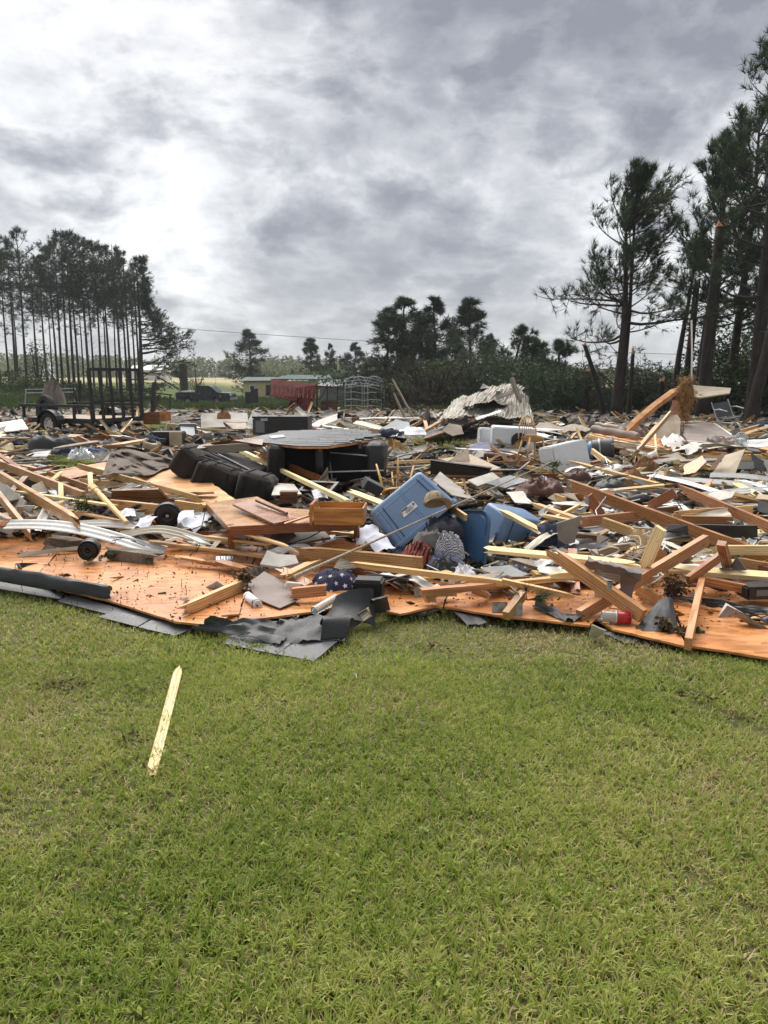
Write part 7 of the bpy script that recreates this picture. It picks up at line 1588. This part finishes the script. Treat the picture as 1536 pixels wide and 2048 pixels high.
CL('jacket_sleeve', 'dark sleeve trailing down right from the ruched jacket', 'sleeve', 1126, 1112, 6.4, .05, .06, .26, 'jeans', 42, folds=1.2)
CL('jeans', 'grey-blue trouser leg lying below the second tote', 'trousers', 1038, 1164, 5.95, .16, .07, .13, 'bluecloth', 43, .15, folds=.9)
CL('grey_cloth', 'grey cloth spread right of the trouser leg', 'cloth', 1085, 1148, 6.2, .17, .12, .14, 'greycloth', 44, folds=.7)
CL('fibre_clump', 'tan-white crumpled paper under the second tote', 'paper', 1062, 1128, 6.5, .10, .10, .14, 'drywall', 45, folds=1.3)
CL('brown_jacket', 'reddish brown leather jacket heaped right of the blue-grey panel', 'jacket', 1085, 984, 8.2, .26, .16, .11, 'browncloth', 46, folds=1.3)
CL('red_shirt', 'bright red cloth under the longest beam', 'cloth', 1200, 1010, 7.9, .10, .08, .06, 'redcloth', 47, folds=1.3)
CL('insulation_clump', 'matted brown fibres right of the red cloth', 'fibres', 1240, 1022, 7.7, .17, .10, .08, 'greycloth', 48, folds=1.8, fs_=6)
CL('black_bag', 'black rounded bag among the pale boards above the longest beam', 'bag', 1222, 980, 8.5, .15, .12, .16, 'ink', 49, folds=.6)
CL('brown_bag', 'dark maroon bag beside the metal clip of the longest beam', 'bag', 1156, 960, 9.0, .16, .12, .10, 'browncloth', 50, folds=.8)
CL('clear_bag', 'clear crumpled plastic bag lying under the big crossing beam', 'plastic bag', 1094, 1206, 5.55, .13, .07, .08, 'clear', 51, folds=1.5)
CL('tan_foam', 'tan torn foam lump on the pale boards at right', 'foam', 1290, 942, 9.8, .14, .10, .14, 'fluff', 52, folds=1.5)
CL('jeans', 'dark blue clothes heap left of the small brown bag by the trailer', 'clothes', 300, 882, 15.5, .22, .15, .1, 'jeans', 53, folds=1.2)
CL('black_blanket', 'black blanket heap lying in front of the trailer wheel', 'blanket', 104, 896, 14.6, .48, .25, .22, 'ink', 54, folds=.8)
CL('black_bag', 'black bag standing left of the black blanket', 'bag', 58, 886, 15.6, .22, .15, .24, 'ink', 55, folds=.9)
CL('grey_towel', 'pale grey cloth lying left of the brown carpet', 'cloth', 222, 896, 14.0, .24, .15, .12, 'greycloth', 56, folds=1.2)
CL('blue_clothes', 'violet-blue clothes below the black blanket', 'clothes', 135, 908, 13.6, .26, .15, .10, 'flagnavy', 57, folds=1.3)
CL('plastic_sheet', 'clear crumpled plastic left of the brown carpet', 'plastic sheet', 160, 916, 12.9, .20, .12, .12, 'clear', 58, folds=1.6)
CL('garment_pile', 'purple-white garments lying behind the small drawers', 'clothes', 190, 904, 13.5, .24, .14, .07, 'bluecloth', 59, folds=1.4)
CL('brown_package', 'small wrapped brown bundle on the left deck', 'bundle', 335, 1194, 5.55, .065, .05, .07, 'browncloth', 60, folds=.8)
CL('dead_leaf', 'curled brown leaf lying on the nearest shingle tongue', 'leaf', 498, 1284, 4.75, .05, .03, .025, 'browncloth', 61, folds=1.8)
CL('plaster_clump', 'dirty torn plaster scraps at the top of the grey linoleum', 'plaster', 515, 1160, 5.85, .10, .07, .08, 'concrete', 62, folds=1.6)
CL('brown_rag', 'brown torn rag beside the table end', 'rag', 430, 1078, 6.9, .10, .08, .10, 'tarp2', 63, folds=1.5)

# ---------------------------------------------------------------- star-patterned folded cloth
fc = CL('starry_cloth', 'folded navy cloth with white stars under the metal pole', 'flag', 672, 1196, 5.5, .23, .15, .20, 'flagnavy', 70, .1, folds=.55, fs_=2.2)
bvh_me = fc.data
from mathutils.bvhtree import BVHTree
bvh = BVHTree.FromPolygons([fc.matrix_basis @ v_.co for v_ in bvh_me.vertices], [tuple(p_.vertices) for p_ in bvh_me.polygons])
for i, (sx_, sy__) in enumerate([(641, 1156), (661, 1153), (684, 1150), (702, 1158), (719, 1150), (651, 1170), (672, 1167), (690, 1172), (708, 1174), (641, 1182), (662, 1184), (680, 1190), (699, 1190), (716, 1166), (632, 1168), (672, 1198)]):
    hit = bvh.ray_cast(Vector((0, 0, CAMH)), ray_dir(sx_, sy__))
    if hit[0] is None: continue
    n = hit[1] if hit[1].dot(ray_dir(sx_, sy__)) < 0 else -hit[1]
    a = n.cross(Vector((.2, 0, 1))).normalized(); b_ = n.cross(a); th0 = rnd.uniform(0, 1.2); vs = []
    for k in range(10):
        R = (.021 if k % 2 == 0 else .0085); q = hit[0] + (a * math.cos(th0 + k * PI / 5) + b_ * math.sin(th0 + k * PI / 5)) * R
        h2 = bvh.find_nearest(q); q2 = h2[0] if h2[0] is not None else q; vs.append(q2 + n * .0035 - fc.location)
    vs.append(hit[0] + n * .005 - fc.location); MBs = MB().add(vs, [(k, (k + 1) % 10, 10) for k in range(10)]); MBs.build('star', m['white'], fc)

# ---------------------------------------------------------------- small things
def cyl(name, lab, cat, A, B_, r, mat, parts=None):
    A, B_ = Vector(A), Vector(B_); e = eframe(name, A, B_ - A, (0, -.4, .9)); L = (B_ - A).length; tag(e, lab, cat); Ry = Matrix.Rotation(PI / 2, 4, 'Y')
    MB().lathe([(r * .7, .004), (r * .72, 0), (r, 0), (r, L), (r * .72, L), (r * .7, L - .004)], 20, Ry).build('body', m[mat], e, True)
    for (a, b, rr, mt, nm) in (parts or []): MB().lathe([(rr * .5, a * L), (rr, a * L), (rr, b * L), (rr * .5, b * L)], 20, Ry).build(nm, m[mt], e, True)
    smooth_by_angle(e.children[0], 40); return e
cyl('paper_roll', 'white cardboard roll lying on the left deck by the linoleum', 'roll', Q(495, 1192, .115), Q(516, 1210, .10), .032, 'white', [(.1, .14, .0325, 'flagnavy', 'band'), (.86, .90, .0325, 'flagnavy', 'band')])
e = cyl('glass_lantern', 'glass jar with a red cap lying under the big crossing beam', 'jar', Q(1203, 1232, .12), Q(1262, 1236, .115), .036, 'clear', [(.50, .98, .040, 'redplastic', 'red_cap'), (.47, .50, .042, 'siding', 'white_ring')])
cyl('plastic_bottle', 'pale green crushed plastic bottle under the starry cloth', 'bottle', Q(628, 1222, .11), Q(672, 1196, .15), .03, 'clear')
cyl('small_bottle', 'black aerosol can lying beside the linoleum', 'can', Q(488, 1182, .12), Q(493, 1174, .13), .016, 'black')
e = empty('thermostat', Q(586, 1170, .18), (math.radians(-30), math.radians(12), math.radians(28))); tag(e, 'small white thermostat box on the studs beside the starry cloth', 'thermostat'); bevel(MB().box((0, 0, 0), (.11, .02, .055), Matrix.Rotation(1.2, 3, 'X')).build('case', m['label'], e), .004); MB().box((-.015, -.004, .011), (.06, .003, .03), Matrix.Rotation(1.2, 3, 'X')).build('screen', m['midgrey'], e)
e = empty('black_box', Q(738, 1192, .12), (0, 0, math.radians(-8))); tag(e, 'black plastic box open behind the tall felt flap', 'box'); bevel(MB().box((0, 0, .06), (.20, .16, .12)).build('body', m['black'], e), .01); MB().box((0, 0, .124), (.17, .12, .008)).build('tray', m['ink'], e)
e = empty('black_tray', Q(1520, 1192, .12), (0, 0, .1)); tag(e, 'black plastic tray at the right edge of the deck', 'tray'); bevel(MB().box((0, 0, .04), (.28, .16, .09)).build('body', m['black'], e), .012); MB().box((0, -.082, .045), (.16, .006, .04)).build('pocket', m['midgrey'], e)
e = empty('pill_blister', Q(449, 1116, .17), (math.radians(20), 0, .2)); tag(e, 'silver pill blister strip behind the left deck', 'blister pack'); MB().box((0, 0, 0), (.13, .05, .003)).build('foil', m['steel'], e)
for k in range(12): MB().lathe([(.001, .006), (.006, .004), (.007, 0)], 8, Matrix.Translation((-.052 + (k % 6) * .021, -.011 + (k // 6) * .023, .0015))).build('pill', m['bluecloth' if k % 2 else 'label'], e)
e = empty('book', Q(893, 1188, .12), (math.radians(10), 0, .1)); tag(e, 'small dark and tan carton lying under the lower stud', 'carton'); MB().box((0, 0, .015), (.13, .07, .035)).build('body', m['tanboard'], e); MB().box((-.03, 0, .034), (.06, .068, .004)).build('dark_half', m['ink'], e)
e = pail(196, 1018, 7.6, .045, .07, 'small round green plastic lid left of the baluster', 'darkgrey', 80, 0, 'cap', 'green_cap')
for (px, py, h, s_, rz, lab) in ((256, 1030, .34, .13, .4, 'bluish paper sheet left of the black disc, nearest the baluster'), (290, 1046, .30, .15, -.3, 'larger bluish paper below it, left of the black disc'), (372, 1034, .34, .14, .2, 'bluish paper right of the black disc, upper'), (388, 1050, .30, .15, .9, 'bluish paper right of the black disc, lower'), (640, 990, .40, .14, .3, 'folded bluish paper before the dark picture frame'), (735, 1072, .30, .20, .1, 'white paper sheet left of the big tote'), (760, 1088, .27, .17, .5, 'second white sheet tucked under the big tote corner'), (404, 1040, .32, .12, -.4, 'blue-white paper by the table corner')):
    c = Q(px, py, h); a = Vector((math.cos(rz), math.sin(rz), .12)) * s_ / 2; b_ = Vector((-math.sin(rz), math.cos(rz), .35)) * s_ * .65
    o = patch('paper_sheet', c - a - b_, c + a - b_, c + a + b_, c - a + b_, m['paper'], .001, 8, 8, wr=.03, ws=2, seed=px, arch=.02); tag(o, lab, 'paper', 'loose paper sheets')
# grey curled vinyl sheet under the crossing beams
o = patch('vinyl_sheet', Q(1166, 1136, .32), Q(1280, 1160, .30), Q(1284, 1148, .36), Q(1176, 1118, .42), m['tarp2'], .004, 22, 10, seed=3, edge=.03, curl=.05, wr=.03); tag(o, 'grey vinyl sheet curling under the big crossing beam', 'vinyl sheet')
o = patch('vinyl_flap', Q(1248, 1198, .16), Q(1264, 1196, .16), Q(1284, 1158, .30), Q(1242, 1150, .33), m['tarp2'], .004, 8, 12, seed=4, curl=.04); tag(o, 'torn hanging end of the grey vinyl sheet', 'vinyl sheet')
o = patch('vinyl_flap', Q(1456, 1164, .16), Q(1476, 1162, .16), Q(1478, 1138, .26), Q(1446, 1136, .28), m['tarp2'], .004, 8, 12, seed=5, curl=.07); tag(o, 'grey plastic flap hooked over the long split pale board', 'vinyl sheet')
# cables
def cable(lab, pts, r=.005, mat='rope'):
    P = [Q(*q) for q in pts]; out = []
    for i in range(len(P) - 1):
        p0, p1, p2, p3 = P[max(0, i - 1)], P[i], P[i + 1], P[min(len(P) - 1, i + 2)]
        for k in range(6):
            u = k / 6; out.append(.5 * ((2 * p1) + (p2 - p0) * u + (2 * p0 - 5 * p1 + 4 * p2 - p3) * u * u + (3 * p1 - 3 * p2 + p0 - p3) * u ** 3))
    out.append(P[-1]); o = MB().tube(out, r, 6).build('cable', m[mat]); o.data.polygons.foreach_set('use_smooth', [True] * len(o.data.polygons)); tag(o, lab, 'cable', 'loose electric cables')
cable('white cable looping from the pale stub down to the grey vinyl', [(1266, 1064, .5), (1300, 1056, .52), (1312, 1066, .45), (1268, 1078, .42), (1236, 1088, .36), (1260, 1100, .3), (1282, 1120, .25), (1302, 1110, .3), (1330, 1112, .28)])
cable('white cable hoop right of the grey vinyl sheet', [(1292, 1168, .2), (1310, 1164, .24), (1326, 1152, .30), (1322, 1146, .30), (1306, 1154, .26)], .006)
cable('white cable tangled over the split pale studs', [(1200, 1110, .3), (1232, 1106, .32), (1262, 1086, .42), (1290, 1100, .36), (1275, 1072, .46), (1300, 1090, .4), (1320, 1085, .4)])
cable('thin pale cable arching above the pale boards at right', [(1305, 960, .4), (1315, 944, .52), (1330, 930, .6), (1345, 934, .55)], .006)
cable('thin black wire crossing the arching siding strip', [(228, 1086, .22), (246, 1076, .30), (262, 1078, .3), (290, 1092, .2)], .003, 'black')
cable('black wire curling before the table leg', [(380, 1110, .16), (392, 1098, .22), (400, 1088, .26), (392, 1082, .28)], .003, 'black')

# ---------------------------------------------------------------- windsor chairs, wheel, misc furniture
def windsor(loc, X, Zv, lab, s=1.0):
    e = eframe('windsor_chair', loc, X, Zv); e.scale = (s,) * 3; tag(e, lab, 'chair', 'pale wooden spindle-back chairs')
    b = MB(); b.lathe([(.001, .045), (.19, .045), (.21, .035), (.20, .012), (.001, 0)], 22, Matrix.Translation((0, 0, .42))); smooth_by_angle(b.build('seat', m['tan'], e), 50)
    for sx in (-1, 1):
        for sy in (-1, 1): MB().tube([(sx * .13, sy * .13, .43), (sx * .16, sy * .16, .22), (sx * .20, sy * .20, 0)], [.017, .02, .012], 8).build('leg', m['tan'], e, True)
    MB().tube([(-.16, -.16, .2), (-.16, .16, .2)], .01, 6).build('stretcher', m['tan'], e, True); MB().tube([(.16, -.16, .2), (.16, .16, .2)], .01, 6).build('stretcher', m['tan'], e, True); MB().tube([(-.16, 0, .2), (.16, 0, .2)], .01, 6).build('stretcher', m['tan'], e, True)
    bow = [(-.19 * math.cos(a), .17 + .06 * math.sin(a), .45 + .48 * math.sin(a) ** .8) for a in [PI * k / 16 for k in range(17)]]; MB().tube(bow, .013, 8).build('back_bow', m['tan'], e, True)
    for k in range(6):
        x = -.12 + k * .048; a = math.acos(-x / .19); MB().tube([(x * .9, .16, .455), (x, .17 + .06 * math.sin(a), .45 + .48 * math.sin(a) ** .8)], .006, 6).build('spindle', m['tan'], e, True)
    return e
windsor(D(790, 930, 8.9), (.8, -.5, .3), (.25, -.55, -.62), 'upturned spindle-back chair beside the black sofa arm', .78)
windsor(D(1062, 925, 11.0), (.9, .3, -.2), (-.85, -.2, .45), 'spindle-back chair lying left of the white dented appliance', .80)
windsor(D(835, 888, 17.0), (.9, .3, 0), (-.5, -.4, -.7), 'small upturned chair on the grass beyond the roof slab', .85)
disc(1275, 1006, 7.9, .13, .07, 'tan-faced round stool seat under the longest beam', (math.radians(-40), 0, .2), False, 'round_seat', 'seat'); disc(1200, 962, 9.0, .10, .06, 'black round ring lying above the longest beam', (math.radians(-30), .2, .2), False, 'black_ring', 'ring')
# pine sprigs and leafy twigs caught in the wreckage
def sprig(px, py, h, R, lab, mat='needle', n=26, seed=0, tl=.10, w=.0028, name='pine_sprig', leaf=False):
    r = np.random.RandomState(seed); e = empty(name, Q(px, py, h)); tag(e, lab, 'sprig'); b = MB(); C = []; DD = []
    for k in range(6):
        d = unit(np.array([r.randn(), r.randn() * .6, .35 + .3 * r.rand()])); p = d * R * (.4 + .5 * r.rand()); b.tube([(0, 0, 0), tuple(p)], [.004, .0015], 4)
        for q in range(n // 6): C.append(p * (.4 + .7 * r.rand())); DD.append(d)
    b.build('twig', m['bark'], e)
    if leaf: me = leafmesh('leaves', np.repeat(np.array(C), 4, 0) + r.randn(len(C) * 4, 3) * R * .18, .03, r.rand(len(C) * 4), seed, .7)
    else: V, T3, tt = needles(np.array(C), np.array(DD), 16, tl, w, .45, seed, .02); me = fastmesh('needles', V, T3, None, tt)
    o = link('leaves' if leaf else 'needles', me, m[mat], e); o['kind'] = 'stuff'
sprig(1054, 1200, .14, .16, 'green pine sprig caught below the pale pole', seed=1, tl=.13); sprig(165, 1018, .36, .18, 'leafy green twigs behind the pale split lath', 'broad', 60, 2, leaf=True, name='leafy_twig'); sprig(1395, 1272, .05, .07, 'small green ivy sprig at the foot of the edge stud', 'broad', 24, 3, leaf=True, name='leafy_twig')
sprig(485, 1162, .16, .10, 'dry green-brown twigs left of the grey linoleum', 'deadleaf', 40, 4, leaf=True, name='leafy_twig'); sprig(1330, 1190, .10, .16, 'dead leaves and twigs piled behind the edge stud', 'deadleaf', 90, 5, leaf=True, name='leafy_twig'); sprig(1345, 1268, .06, .12, 'dead twigs at the end of the upright black felt', 'deadleaf', 60, 6, leaf=True, name='leafy_twig')
sprig(1110, 930, .5, .10, 'small green leafy twig before the white dented appliance', 'broad', 36, 7, leaf=True, name='leafy_twig'); sprig(220, 1112, .12, .05, 'tiny green weed by the black drum', 'broad', 18, 8, leaf=True, name='leafy_twig')
for i, (px, py, lab) in enumerate(((150, 1378, 'dark dead leaf clump on the lawn left of the stake'), (115, 1372, 'smaller dead leaf clump farther left on the lawn'), (870, 1298, 'dead leaf clump on the lawn below the shingle'), (300, 1378, 'small dead leaf clump just left of the stake top'), (1400, 1410, 'dark twig litter on the lawn at the right'), (1470, 1448, 'brown bare scrap in the lawn near the right edge'), (712, 1362, 'pale dead leaf alone on the lawn'), (838, 1456, 'grey flat leaf in the middle of the lawn'), (1362, 1548, 'broad green weed leaf in the lawn at right'), (255, 1490, 'dark damp leaf under the stake'))):
    r = np.random.RandomState(i); p = Q(px, py, .0); n = 1 if 'alone' in lab or 'flat' in lab or 'broad' in lab else 34
    C = np.array([[p.x, p.y, float(gz(p.x, p.y)) + .03]]) + r.randn(n, 3) * np.array([.05, .05, .008]) * (1 if n > 5 else .25); o = link('dead_leaf_clump' if n > 1 else 'fallen_leaf', leafmesh('dead_leaf_clump', C, .03 if n > 1 else .07, r.rand(n), i, .35), m['broad' if 'green' in lab else ('drywall' if 'pale' in lab or 'grey' in lab else 'deadleaf')]); tag(o, lab, 'leaf litter', kind='stuff' if n > 1 else None)

# ================================================================ SCATTERED PIECES, each one an object
LM = [('utility trailer', 150, 850), ('trailer ramp gate', 240, 870), ('red-brown drawers', 250, 892), ('brown-grey carpet', 270, 950), ('black blanket heap', 104, 905), ('printer', 376, 880), ('black freezer', 560, 862), ('red shed wreck', 590, 835), ('hoop cage', 720, 832),
      ('recliner sofa', 450, 1000), ('shingled roof slab', 620, 862), ('black sofa', 650, 975), ('coffee table', 580, 1070), ('table drawer', 690, 1045), ('big tipped tote', 770, 1000), ('upside-down tote', 1050, 1080), ('upturned spindle chair', 800, 940), ('long black panel', 920, 950),
      ('black mattress', 990, 905), ('washing machine', 1030, 890), ('crumpled metal heap', 960, 855), ('white dented appliance', 1130, 935), ('grey barrel', 1200, 905), ('upright tan board', 1335, 880), ('white tarp', 1380, 900), ('white fan', 1483, 895), ('tan slanted panel', 1450, 950),
      ('floor section', 1330, 915), ('white gutter', 1280, 935), ('longest orange beam', 1330, 1050), ('longest beam clip', 1140, 975), ('second long beam', 1460, 1020), ('black roof sheet', 1420, 1065), ('split pale stud', 1300, 1100), ('grey vinyl sheet', 1220, 1150), ('turned baluster', 215, 1010),
      ('black silver-hubbed disc', 335, 1035), ('arching white siding strip', 170, 1060), ('left sloping beams', 60, 990), ('jagged board', 330, 965), ('brown leather jacket', 1090, 985), ('black roof sheet end', 1515, 1100), ('big crossing beam', 1190, 1165), ('spilled clothes', 870, 1150), ('long thick beam', 700, 1120), ('pickup truck', 400, 830), ('left grass patch', 150, 940), ('central grass patch', 880, 900)]
AVOID = [(20, 800, 312, 876), (845, 800, 1078, 856), (480, 800, 775, 836), (415, 985, 745, 1062), (722, 938, 1085, 1148), (355, 865, 775, 985), (205, 893, 352, 950), (1500, 1100, 1536, 1120), (862, 915, 1005, 948), (1083, 868, 1175, 936), (930, 850, 1068, 900), (300, 1000, 372, 1060), (10, 1040, 335, 1110), (180, 970, 256, 1048), (80, 800, 130, 868), (1308, 828, 1362, 874), (1424, 898, 1490, 946), (505, 835, 615, 868), (340, 770, 470, 815), (1180, 880, 1226, 905)]
used_l = set()
def where(px, py, base=''):
    near_ = sorted(LM, key=lambda q: (q[1] - px) ** 2 + 2.5 * (q[2] - py) ** 2); n, a, b = near_[0]
    dx, dy = px - a, (py - b) * 1.6
    rel = ('right of' if dx > 0 else 'left of') if abs(dx) > abs(dy) else ('behind' if dy < 0 else 'in front of')
    if abs(dx) < 18 and abs(dy) < 18: rel = 'beside'
    opts = [f'{rel} the {n}'] + [f'between the {n} and the {q[0]}' for q in near_[1:12]]
    for o_ in opts:
        if base + o_ not in used_l and len((base + o_).replace('-', '').split()) <= 16: break
    else: o_ = opts[0]
    used_l.add(base + o_); return base + o_
def spots(n, seed, y0=822, y1=1165, avoid=True, x0=-90, x1=1650, power=.85):
    r = random.Random(seed); out = []
    while len(out) < n:
        px = r.uniform(x0, x1); py = y0 + (y1 - y0) * r.random() ** power
        if py > np.interp(px, DECKX, DECKY) - 6: continue
        if avoid and any(a < px < c and b < py < d for a, b, c, d in AVOID): continue
        if any(((px - a) / c / 1.1) ** 2 + ((py - b - d * .8) / d / 2) ** 2 < 1 for a, b, c, d in GRASS_HOLES): continue
        if py < 842 and (px > 1080 or px < 60): continue
        out.append((px, py, r))
    return out
HEAD = lambda a: 'pointing away' if abs(math.sin(a)) > .80 else ('lying crosswise' if abs(math.cos(a)) > .94 else ('slanting right' if math.cos(a) * math.sin(a) > 0 else 'slanting left'))
NAMES_W = {'pale': 'pale', 'yellow': 'fresh yellow', 'tan': 'tan', 'orange': 'orange', 'orangered': 'reddish', 'weath': 'grey-brown', 'brown': 'dark brown'}
for i, (px, py, r) in enumerate(spots(285, 11)):
    p = Qs(px, py, r.uniform(-.06, .08)); k = max(.75, min(2.1, p.y / 9)); mt = r.choice(['pale', 'pale', 'yellow', 'tan', 'tan', 'orange', 'orangered', 'weath', 'weath', 'brown'])
    L = r.uniform(.22, .95) ** 1.2 * k * (1.5 if r.random() < .12 else 1); a = r.gauss(0, .75) if r.random() < .7 else r.uniform(0, PI); ti = r.gauss(0, .10) if r.random() < .8 else r.uniform(.15, .5)
    d = Vector((math.cos(a) * math.cos(ti), math.sin(a) * math.cos(ti), math.sin(ti))) * L / 2; up = Vector((0, 0, max(0, abs(d.z) - .08)))
    o = board('board_scrap', p - d + up, p + d + up, r.uniform(.035, .085) * k ** .5, r.uniform(.018, .035) * k ** .5, m[mt], r.choice(['xx', 'xs', 'ss', 'xx']), r.choice([0, 0, R2, .4]), r.gauss(0, .01))
    tag(o, where(px, py, f"{'short' if L < .4 * k else ('long' if L > .8 * k else 'mid-length')} {NAMES_W[mt]} board {'tilted up ' if ti > .2 else ''}{HEAD(a)}, "), 'board', 'boards scattered in the wreckage')
def curvy(L, w, mt, seed, wr=.03):
    return patch('siding_scrap', (-L / 2, -w / 2, 0), (L / 2, -w / 2, 0), (L / 2, w / 2, 0), (-L / 2, w / 2, 0), m[mt], .003, 9, 5, wr=wr, arch=.04 * L, seed=seed, edge=.03, ws=2.5, prof=lambda u, v_: .004 * math.sin(v_ * 3 * PI))
protos = [curvy(1.0, .12, mt, 100 + j) for j, mt in enumerate(('siding', 'siding', 'siding', 'cream', 'greymetal', 'siding'))]; PN = ['white', 'white', 'white', 'cream', 'grey', 'white']
for i, (px, py, r) in enumerate(spots(170, 12)):
    p = Qs(px, py, r.uniform(-.02, .1)); k = max(.7, min(2.1, p.y / 9)); j = i % 6
    o = protos[j] if i < 6 else protos[j].copy()
    if i >= 6: COL.objects.link(o)
    a = r.gauss(0, .8); L = r.uniform(.25, 1.1) * k; o.location = p; o.rotation_euler = (r.gauss(0, .35), r.gauss(0, .12), a); o.scale = (L, r.uniform(.5, 1.3) * k ** .6, r.uniform(.5, 1.2))
    tag(o, where(px, py, f"{'short' if L < .5 * k else 'long'} {PN[j]} {'metal' if j == 4 else 'siding'} strip {HEAD(a)}, "), 'siding', 'siding strips scattered in the wreckage')
PC = [('drywall', 'white', 'wallboard'), ('drywall', 'off-white', 'wallboard'), ('tanboard', 'tan', 'wallboard'), ('greyboard', 'grey-brown', 'wallboard'), ('felt', 'black', 'roofing'), ('fridge', 'white glossy', 'panel'), ('shingle', 'dark', 'shingle'), ('osb', 'orange', 'strand board'), ('midgrey', 'grey', 'panel'), ('weath', 'weathered', 'panel')]
for i, (px, py, r) in enumerate(spots(260, 13)):
    p = Qs(px, py, r.uniform(-.03, .10)); k = max(.7, min(2.2, p.y / 9)); mt, cn, nn = PC[i % 10]; s = r.uniform(.09, .27) * k; n = r.choice([4, 4, 5, 6]); ph = r.random() * 6
    tilt = Matrix.Rotation(r.gauss(0, .30) if r.random() < .8 else r.uniform(.6, 1.2), 3, 'X') @ Matrix.Rotation(r.gauss(0, .25), 3, 'Y'); asp = r.uniform(.4, 1)
    pts = [tilt @ Vector((math.cos(ph + 2 * PI * q / n) * s * r.uniform(.7, 1.2), math.sin(ph + 2 * PI * q / n) * s * asp * r.uniform(.7, 1.2), 0)) + p for q in range(n)]
    o = plate('wallboard_scrap' if nn == 'wallboard' else nn.replace(' ', '_') + '_scrap', pts, .010 * k ** .5, m[mt], s * .06, seed=i, step=s * .3)
    tag(o, where(px, py, f"{'small' if s < .17 * k else 'larger'} torn {cn} {nn} piece "), 'scrap', 'torn sheet pieces scattered in the wreckage'); o['kind'] = 'thing'
CC = [('white', 'white'), ('bluecloth', 'blue-grey'), ('navy', 'navy'), ('greycloth', 'grey'), ('browncloth', 'reddish brown'), ('jeans', 'dark blue'), ('ink', 'black'), ('tarp2', 'mauve-grey')]
for i, (px, py, r) in enumerate(spots(84, 14)):
    p = Qs(px, py, -.05); k = max(.7, min(2.2, p.y / 9)); mt, cn = CC[i % 8]; s = r.uniform(.08, .20) * k
    o = heap('cloth_scrap', p, s, s * r.uniform(.4, .8), s * r.uniform(.25, .5), m[mt], 200 + i, r.random() * 3, 1.4, 3, 18, 6); tag(o, where(px, py, f"crumpled {cn} cloth "), 'cloth', 'crumpled clothes scattered in the wreckage')
for i, (px, py, r) in enumerate(spots(46, 15)):
    p = Qs(px, py, -.03); k = max(.7, min(2.2, p.y / 9)); mt = r.choice(['fluffpale', 'fluff', 'fluffpale']); s = r.uniform(.06, .16) * k
    o = heap('insulation_tuft', p, s, s * .7, s * .6, m[mt], 300 + i, r.random() * 3, 1.8, 5, 16, 6); tag(o, where(px, py, f"{'pale' if mt == 'fluffpale' else 'orange-brown'} glass wool tuft "), 'insulation', 'glass wool tufts in the wreckage')
BC = [('midgrey', 'grey'), ('ink', 'black'), ('fridge', 'white'), ('tanboard', 'cardboard'), ('furnred', 'red-brown'), ('darkgrey', 'dark grey'), ('tote', 'blue'), ('redplastic', 'red')]
for i, (px, py, r) in enumerate(spots(90, 16, y1=1120)):
    p = Qs(px, py, -.02); k = max(.7, min(2.2, p.y / 9)); mt, cn = BC[i % 8] if (i % 8 < 6 or i % 3 == 0) else BC[i % 6]; s = r.uniform(.05, .13) * k; sz = (s * r.uniform(1, 2.2), s, s * r.uniform(.5, 1.1))
    e = empty('household_box', p, (r.gauss(0, .25), r.gauss(0, .25), r.random() * 3)); tag(e, where(px, py, f"small {cn} household box "), 'box', 'small household boxes in the wreckage')
    o = bevel(MB().box((0, 0, 0), sz).build('body', m[mt], e), s * .08, 1); MB().box((0, 0, sz[2] * .5 + .003), (sz[0] * .92, sz[1] * .92, .012)).build('lid', m[mt if i % 2 else 'midgrey'], e)
for i, (px, py, r) in enumerate(spots(44, 17, y0=840)):
    p = Qs(px, py, .06); k = max(.7, min(2.2, p.y / 9)); a = r.random() * 3; L = r.uniform(.3, .9) * k; d = Vector((math.cos(a), math.sin(a) * .6, r.uniform(-.15, .5))) * L / 2; mt, cn = r.choice([('steel', 'silver'), ('ink', 'black'), ('siding', 'white'), ('rustframe', 'rusty')])
    q = Vector((0, 0, abs(d.z) * .8)); b_ = Vector((r.gauss(0, .08), r.gauss(0, .08), r.gauss(0, .03))) * k; o = MB().tube([p - d + q, p + q + b_, p + d + q], .007 * k, 6).build('thin_pipe', m[mt]); tag(o, where(px, py, f"thin {cn} pipe or trim {HEAD(a)} "), 'pipe', 'thin pipes scattered in the wreckage')
# leafy branch bits and tree litter among the far wreckage
for i, (px, py, r) in enumerate(spots(16, 18, y0=835, y1=1060)):
    k = Qs(px, py).y / 9; p = Qs(px, py, .0); e = empty('torn_branch', p); tag(e, where(px, py, f'torn pine branch tip '), 'branch', 'torn branch tips in the wreckage'); rr = np.random.RandomState(i); C = rr.randn(12, 3) * .09 * k * np.array([1.6, 1, .3]); C[:, 2] = abs(C[:, 2])
    V, T3, tt = needles(C, unit(rr.randn(12, 3) * np.array([1, 1, .3])), 9, .12 * k, .004 * k, .5, i); link('needles', fastmesh('needles', V, T3, None, tt), m['needle'], e)['kind'] = 'stuff'; MB().tube([C[0], C[5], C[8]], [.012, .008, .004], 4).build('twig', m['bark'], e)

# ================================================================ AIR: thin damp haze over the fields
hz = MB().box((0, 905, 10.5), (3300, 1890, 27)).build('haze', None); hm = bpy.data.materials.new('thin_haze'); hm.use_nodes = True; hm.node_tree.nodes.clear()
pv = hm.node_tree.nodes.new('ShaderNodeVolumePrincipled'); pv.inputs['Color'].default_value = (.86, .89, .93, 1); pv.inputs['Density'].default_value = .0004; pv.inputs['Anisotropy'].default_value = .2
ho = hm.node_tree.nodes.new('ShaderNodeOutputMaterial'); hm.node_tree.links.new(pv.outputs[0], ho.inputs['Volume']); hz.data.materials.append(hm); tag(hz, kind='stuff')
